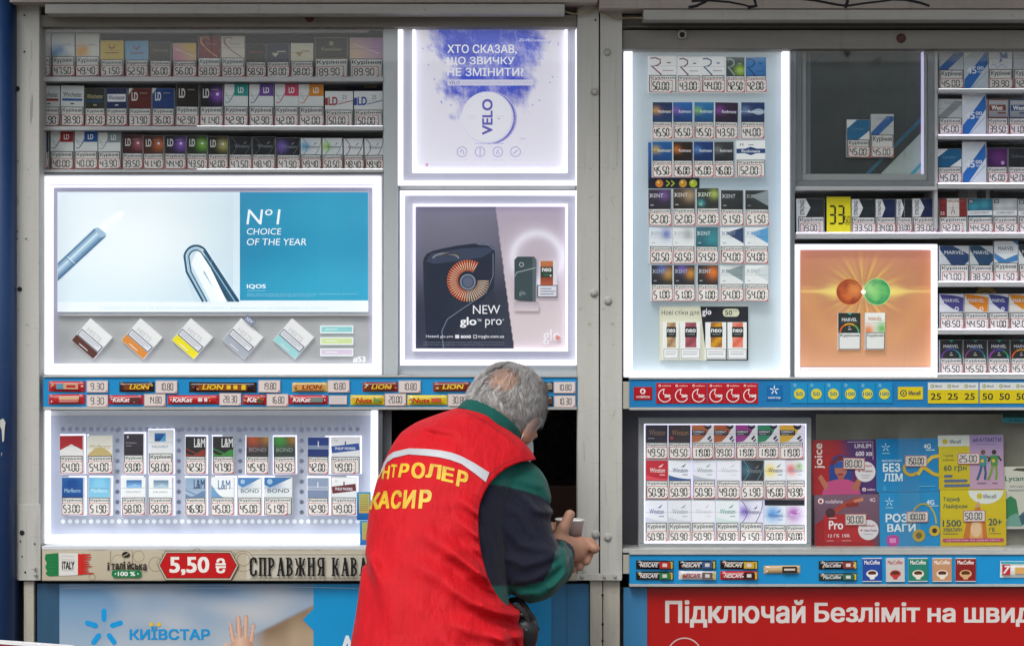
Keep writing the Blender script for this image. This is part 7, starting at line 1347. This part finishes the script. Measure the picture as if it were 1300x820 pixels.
def vest(P):
    d = torso(P, .0); y = P[:, 1]
    d = smin(d, chain(P, [V3(585, 580, -.36), V3(628, 602, -.365), V3(645, 620, -.36)], [.078, .085, .080], .02), .04)
    n = fbm(P[:, 0] * 2 + P[:, 2] * 1.1, P[:, 2] * 1.6, 31, 3, 1.1); d = d - .004 * n
    bk = y < -.33; nb = np.zeros(len(P)); Pb = P[bk]
    for Lp, w, am in folds: nb[bk] += am * 2.1 * fold(Pb, Lp, -.5, w * .8)
    u_ = P[:, 0] * .8 + P[:, 2] * .6; v_ = -P[:, 0] * .6 + P[:, 2] * .8; low = np.clip((1.30 - P[:, 2]) * 4, 0.15, 1); d = d - np.where(nb > 0, nb * 1.35, np.maximum(nb, -.0075)) - low * .0050 * (1 - np.abs(fbm(u_ * .9 + .3 * v_, v_ * 2.8 + .5 * np.sin(u_ * 9), 41, 3, 1.5)) * 2.2)
    hole = np.hypot((P[:, 0] - AC[0]) * 1.02, np.where(P[:, 2] > AC[1], P[:, 2] - AC[1], (P[:, 2] - AC[1]) * .55)) - AR_; hole = np.maximum(hole, -(P[:, 0] - X(600, -.4)))
    neck = cap(P, C7 + np.array([-.008, .02, -.012]), C7 + NX * .2 + np.array([.01, 0, 0]), .083, .11)
    d = np.maximum(d, -hole); d = np.maximum(d, -neck); d = np.maximum(d, .70 - P[:, 2]); return np.maximum(d, P[:, 2] - Z(517.5, -.29))
V, Q = surfnet(vest, (-.42, -.74, .68), (.20, -.10, 1.42), .0036); vo, VV, QQ = soft('vest', V, Q, lambda P: np.tile(np.array([[.56, .007, .014]]), (len(P), 1)), 'vest_cloth', PERSON, 1)
from mathutils.bvhtree import BVHTree
bvh = BVHTree.FromPolygons(VV.tolist(), QQ.tolist())
def decal(name, tris, mat, col, off=.0012, maxe=3.0):
    """print or sewn tape laid on the back of the vest: points are carried onto the cloth surface"""
    todo = list(tris); out = []
    while todo:
        t = todo.pop(); e = [math.dist(t[i], t[(i + 1) % 3]) for i in range(3)]; m = max(e)
        if m <= maxe: out.append(t); continue
        i = e.index(m); a, b, c = t[i], t[(i + 1) % 3], t[(i + 2) % 3]; h = ((a[0] + b[0]) / 2, (a[1] + b[1]) / 2); todo += [(a, h, c), (h, b, c)]
    vi, vs, fs = {}, [], []
    cam_o = Vector((0, CAM_Y, CAM_Z))
    for t in out:
        f = []
        for p in t:
            k = (round(p[0], 3), round(p[1], 3))
            if k not in vi:
                d = (Vector((X(p[0]), 0, Z(p[1]))) - cam_o).normalized(); loc, nor, _, _ = bvh.ray_cast(cam_o, d)
                if loc is None: vi[k] = None
                else:
                    if nor.dot(d) > 0: nor = -nor
                    vi[k] = len(vs); vs.append(loc + nor * off - rel(PERSON))
            f.append(vi[k])
        if None not in f and len(set(f)) == 3 and max((vs[f[i]] - vs[f[(i + 1) % 3]]).length for i in range(3)) < .05: fs.append(f)
    me = bpy.data.meshes.new(name); me.from_pydata([tuple(v) for v in vs], [], fs); me.materials.append(M[mat]); me.polygons.foreach_set('use_smooth', [True] * len(fs))
    at = me.color_attributes.new('Col', 'FLOAT_COLOR', 'POINT'); at.data.foreach_set('color', np.tile(np.array(list(lin(col)) + [1.0]), len(vs))); return link(name, me, PERSON)
up = [(484, 600), (488, 588), (493, 579), (500, 574), (519, 569.5), (540, 570), (560, 572), (574, 575), (586, 579.5), (602, 588), (621, 600)]; dn = [(480, 611), (486, 598), (492, 587), (500, 581.5), (519, 577), (540, 578.5), (557, 580.5), (572, 584), (586, 589), (600, 599), (616.5, 612)]
tr = []
for i in range(len(up) - 1): tr += [(up[i], up[i + 1], dn[i]), (up[i + 1], dn[i + 1], dn[i])]
simple('tape', (.50, .52, .54), .35, .15, .06, 60); decal('reflective_tape', tr, 'tape', '#c8ccd0', .0014)
letters = [('О', 474, 482, 590, 609, .1, .0), ('Н', 485, 494, 591, 608, .12, .0), ('Т', 495.5, 503, 589.5, 606, .12, .05), ('Р', 505.5, 517.5, 588.5, 606, .2, .0), ('О', 521.5, 538.5, 586.5, 606.5, .12, .1), ('Л', 540, 559, 588, 606, .12, .14), ('Е', 560, 575, 591.5, 610, .12, .22), ('Р', 578.5, 592, 596, 616.5, .16, .30),
           ('К', 469, 481, 625, 647, .14, -.02), ('А', 479.5, 494.5, 623.5, 646, .12, -.04), ('С', 495.5, 508.5, 622.5, 646, .12, -.02), ('И', 511, 526.5, 622, 645.5, .1, .0), ('Р', 531, 546.5, 621.5, 645.5, .1, .02)]
tris = []
for ch, x0, x1, y0, y1, sh, sl in letters:
    v, f, a = glyphs(ch, .04); P2 = [(x0 + u * (x1 - x0) + sh * (w_ * (y1 - y0)), y0 + (1 - w_) * (y1 - y0) + sl * u * (x1 - x0)) for u, w_ in v]
    for q in f:
        for i in range(1, len(q) - 1): tris.append((P2[q[0]], P2[q[i]], P2[q[i + 1]]))
m_, nt_, bs_ = newmat('vest_print'); bs_.inputs['Base Color'].default_value = (.78, .47, .015, 1); bs_.inputs['Roughness'].default_value = .5
o_, _, _ = noise_mix(nt_, (.80, .50, .02), .35, 45); nt_.links.new(o_, bs_.inputs['Base Color'])
decal('printed_lettering', tris, 'vest_print', '#f0c020', .0011, 2.6)

# stitching lines of the vest
def thin(L, w): return [t for i in range(len(L) - 1) for t in ((L[i], L[i + 1], (L[i][0], L[i][1] + w)), (L[i + 1], (L[i + 1][0], L[i + 1][1] + w), (L[i][0], L[i][1] + w)))]
arc = [(673 + 71 * math.cos(math.radians(t)) * .98, 651 + 71 * math.sin(math.radians(t))) for t in range(-96, -176, -8)] + [(602.5, 660), (603, 690), (608, 715), (618, 742), (632, 766)]
simple('stitching', (.30, .006, .012), .7); decal('stitched_seam', [t for i in range(len(arc) - 1) for t in ((arc[i], arc[i + 1], (arc[i][0] - .8, arc[i][1] - .3)), (arc[i + 1], (arc[i + 1][0] - .8, arc[i + 1][1] - .3), (arc[i][0] - .8, arc[i][1] - .3)))], 'stitching', '#801018', .0009)
decal('stitched_seam', thin([(592, 523), (615, 534), (640, 551), (655, 562)], .8), 'stitching', '#801018', .0009)
# trousers and shoes
def trousers(P):
    d = None
    for h_, k_, a_ in ((HPR, KR, AR), (HPL, KL, AL)): e = chain(P, [h_ + [0, .02, -.04], k_, a_ + [0, 0, -.03]], [.090, .086, .074], .03); d = e if d is None else smin(d, e, .03)
    d = smin(d, ell(P, (HPR + HPL) / 2 + [0, .02, -.02], (.155, .10, .10)), .05); d = d - .003 * fbm(P[:, 0] * 3, P[:, 2] * 3, 4, 2, 1.2); return np.maximum(np.maximum(d, .055 - P[:, 2]), P[:, 2] - .93)
V, Q = surfnet(trousers, (-.45, -.80, .04), (.14, -.30, 1.06), .007); soft('trousers', V, Q, np.array([[.022, .022, .028]]), 'jacket_cloth', PERSON)
for a_ in (AR, AL):
    def shoe(P, a_=a_): return np.maximum(smin(cap(P, a_ + [0, 0, -.045] - FD * .03, a_ + FD * .17 + [0, 0, -.062], .048, .040), cap(P, a_, a_ + [0, 0, -.04], .05, .05), .02), .002 - P[:, 2])
    V, Q = surfnet(shoe, a_ - [.12, .12, .11], a_ + [.16, .28, .06], .006); soft('shoe', V, Q, np.array([[.02, .018, .016]]), 'leather', PERSON)

# hair
def hair():
    rs = np.random.RandomState(5); ER_ = np.array([.0785, .100, .088]); P, Fc, C = [], [], []
    N = 23000; n = rs.randn(N * 3, 3); n /= np.linalg.norm(n, axis=1)[:, None]; m = hairmask(n); bz = n @ BALD; keep = rs.rand(len(n)) < np.maximum(m, .06 * (bz > .82)); n = n[keep][:N]
    cl = fbm(n[:, 0] * .9 + n[:, 1] * .5, n[:, 2] * .9 + n[:, 1] * .4, 17, 3, 1.6); cl2 = fbm(n[:, 0] * 1.2, n[:, 2] * 1.1 - n[:, 1], 23, 2, 2.8)
    back = np.clip((-n[:, 1] + .2) * 1.2, 0, 1) * np.clip((.35 - n[:, 2]) * 2, 0, 1); Ln = .024 + .030 * back + .010 * rs.rand(len(n)); Ln *= np.where(n @ BALD > .90, .8, 1)
    rr0 = rs.rand(len(n)); p = n.copy(); K_ = 7; pts = []; side0 = None
    for k in range(K_ + 1):
        t = k / K_; flow = np.array([0, -.25, -1.0]) - .9 * BALD * 1.0 + np.stack([np.sign(p[:, 0]) * .15, -.1 + 0 * p[:, 0], 0 * p[:, 0]], 1); flow = flow - p * np.sum(flow * p, 1)[:, None]; flow /= np.maximum(np.linalg.norm(flow, axis=1), 1e-6)[:, None]; side = np.cross(flow, p)
        w = (.9 * np.sin(cl * 7 + 5.5 * t + cl2 * 3) + .5 * np.sin(cl2 * 9 + 9 * t)) * (.35 + .9 * back) * 1.3 + .12 * rs.randn(len(n)) * 0
        rad = 1 + (.02 + (.10 + .06 * back) * np.sin(math.pi * min(t * .75 + .05, 1)) * (.6 + .7 * cl + .4 * cl2 * t + .5 * rr0)); pts.append((p * ER_) * rad[:, None]); sd = side
        if side0 is None: side0 = side
        p = p + (flow * .9 + side * w[:, None] * .75) * (Ln / K_ / .088)[:, None]; p /= np.linalg.norm(p, axis=1)[:, None]
    pts = np.stack(pts, 1); T = np.diff(pts, axis=1); T = np.concatenate([T, T[:, -1:]], 1); nr = pts / np.linalg.norm(pts, axis=2)[:, :, None]; sd = np.cross(T, nr); sd /= np.maximum(np.linalg.norm(sd, axis=2), 1e-9)[:, :, None]
    wd = (.00042 + .00030 * rs.rand(len(n)))[:, None] * np.linspace(1, .25, K_ + 1)[None]; A_ = pts + sd * wd[:, :, None]; B_ = pts - sd * wd[:, :, None]
    Vt = np.stack([A_, B_], 2).reshape(-1, 3); Vt = HD + Vt @ HM.T; b = np.arange(len(n))[:, None] * (K_ + 1) * 2 + np.arange(K_)[None] * 2; Fq = np.stack([b, b + 1, b + 3, b + 2], -1).reshape(-1, 4)
    g = .24 + .22 * cl2 + .36 * rs.rand(len(n)) ** 2 + .12 * np.clip(-n[:, 0], 0, 1); g = np.clip(g + .10 * back * cl * 2, .035, .62); col = np.stack([g * 1.0, g * .965, g * .93], 1); col = np.repeat(col, (K_ + 1) * 2, 0)
    me = bpy.data.meshes.new('hair'); me.from_pydata((Vt - np.array(rel(PERSON))).tolist(), [], Fq.tolist()); at = me.color_attributes.new('Col', 'FLOAT_COLOR', 'POINT'); at.data.foreach_set('color', np.concatenate([col, np.ones((len(col), 1))], 1).ravel()); me.materials.append(M['hair']); me.polygons.foreach_set('use_smooth', [True] * len(Fq)); link('hair', me, PERSON)
hair()
def mask(P):
    L = (P - HD) @ HM; d = ell(L, (0, .050, -.085), (.068, .074, .066)); d = np.maximum(np.abs(d) - .0016, .004 - L[:, 1]); return np.maximum(d, L[:, 2] + .038)
V, Q = surfnet(mask, HD - .17, HD + .17, .003); mo, _, _ = soft('face_mask', V, Q, np.array([[.62, .66, .68]]), 'jacket_cloth', PERSON)
for s in (1, -1): tube('ear_loop', [hl(.058 * s, .035, -.125), hl(.072 * s, .004, -.105), hl(.0805 * s, -.022, -.075), hl(.083 * s, -.026, -.045), hl(.081 * s, -.014, -.015)], .0011, 'white_plastic', PERSON, 6)
for s in (1, -1):
    def eye(P, s=s): return ell((P - HD) @ HM, (.031 * s, .088, -.035), (.013, .011, .008))
    V, Q = surfnet(eye, hl(.031 * s, .088, -.035) - .02, hl(.031 * s, .088, -.035) + .02, .0025); soft('eye', V, Q, lambda P, s=s: np.where(np.linalg.norm((P - hl(.031 * s, .0995, -.035)), axis=1)[:, None] < .005, np.array([[.03, .02, .015]]), np.array([[.6, .58, .55]])), 'leather', PERSON)

# paper cup, stirrer, shoulder bag
yc = -.163; cupb = V3(722, 701, yc); e = empty('paper_cup', tuple(cupb), 'white paper coffee cup held in the man\'s right hand beside the grey post', 'cup', rot=(0, math.radians(2), 0))
def lathe(name, prof, mat, parent, n=40):
    bm = bmesh.new(); R0 = None
    for r, z in prof:
        ring = [bm.verts.new((r * math.cos(i * 2 * math.pi / n), r * math.sin(i * 2 * math.pi / n), z)) for i in range(n)]
        if R0:
            for i in range(n): bm.faces.new((R0[i], R0[(i + 1) % n], ring[(i + 1) % n], ring[i]))
        R0 = ring
    for f in bm.faces: f.smooth = True
    bmesh.ops.recalc_face_normals(bm, faces=bm.faces); me = bpy.data.meshes.new(name); bm.to_mesh(me); bm.free(); me.materials.append(M[mat]); return link(name, me, parent)
lathe('cup_wall', [(.0005, .002), (.023, .002), (.0235, 0), (.0325, .074), (.0330, .074), (.0322, .0735), (.0232, .003)], 'white_plastic', e)
bm = bmesh.new(); bmesh.ops.create_cone(bm, segments=4, radius1=.001, radius2=.001, depth=.001); bm.free()
def torus(name, R0, r, z, mat, parent):
    bm = bmesh.new(); n, m = 40, 8; g = [[bm.verts.new(((R0 + r * math.cos(b * 2 * math.pi / m)) * math.cos(a * 2 * math.pi / n), (R0 + r * math.cos(b * 2 * math.pi / m)) * math.sin(a * 2 * math.pi / n), z + r * math.sin(b * 2 * math.pi / m))) for b in range(m)] for a in range(n)]
    for a in range(n):
        for b in range(m): bm.faces.new((g[a][b], g[(a + 1) % n][b], g[(a + 1) % n][(b + 1) % m], g[a][(b + 1) % m]))
    for f in bm.faces: f.smooth = True
    bmesh.ops.recalc_face_normals(bm, faces=bm.faces); me = bpy.data.meshes.new(name); bm.to_mesh(me); bm.free(); me.materials.append(M[mat]); return link(name, me, parent)
torus('rim', .0328, .0014, .0745, 'white_plastic', e)
simple('coffee', (.05, .02, .01), .1); lathe('coffee', [(.0002, .055), (.0290, .055)], 'coffee', e)
st = wbox('stirrer', -.0028, .0028, -.0006, .0006, 0, .098, 'wood_stick'); st.location = V3(713, 690, -.165); st.rotation_euler = (0, math.radians(-38), 0); tag(st, 'thin wooden stirrer leaning out of the paper cup', 'stirrer')
B = empty('shoulder_bag', tuple(V3(672, 900, -.44)), 'black shoulder bag hanging at the man\'s right hip', 'bag'); bc = V3(660, 836, -.44)
def bag(P): q = np.abs(P - bc) - np.array([.014, .05, .078]); q[:, 0] += (P[:, 2] - bc[2]) * .25 * 0; return np.linalg.norm(np.maximum(q, 0), axis=1) - .022 + .003 * np.sin(P[:, 2] * 90)
V, Q = surfnet(bag, bc - .2, bc + .2, .005); soft('bag_body', V, Q, np.array([[.010, .010, .011]]), 'leather', B)
tube('strap', [V3(655, 768, -.49), V3(664, 776, -.50), V3(670, 790, -.50), V3(676, 815, -.50)], .007, 'hole', B); tube('strap', [V3(648, 762, -.44), V3(660, 762, -.46), V3(672, 778, -.48), V3(682, 800, -.47)], .006, 'hole', B)
simple('gunmetal', (.08, .08, .085), .3, .6)
for a, b in ((662, 780), (668, 800)): disc('buckle', a, b, 2.4, -.512, 'gunmetal', B, .004)
bpy.data.objects.remove(_to)
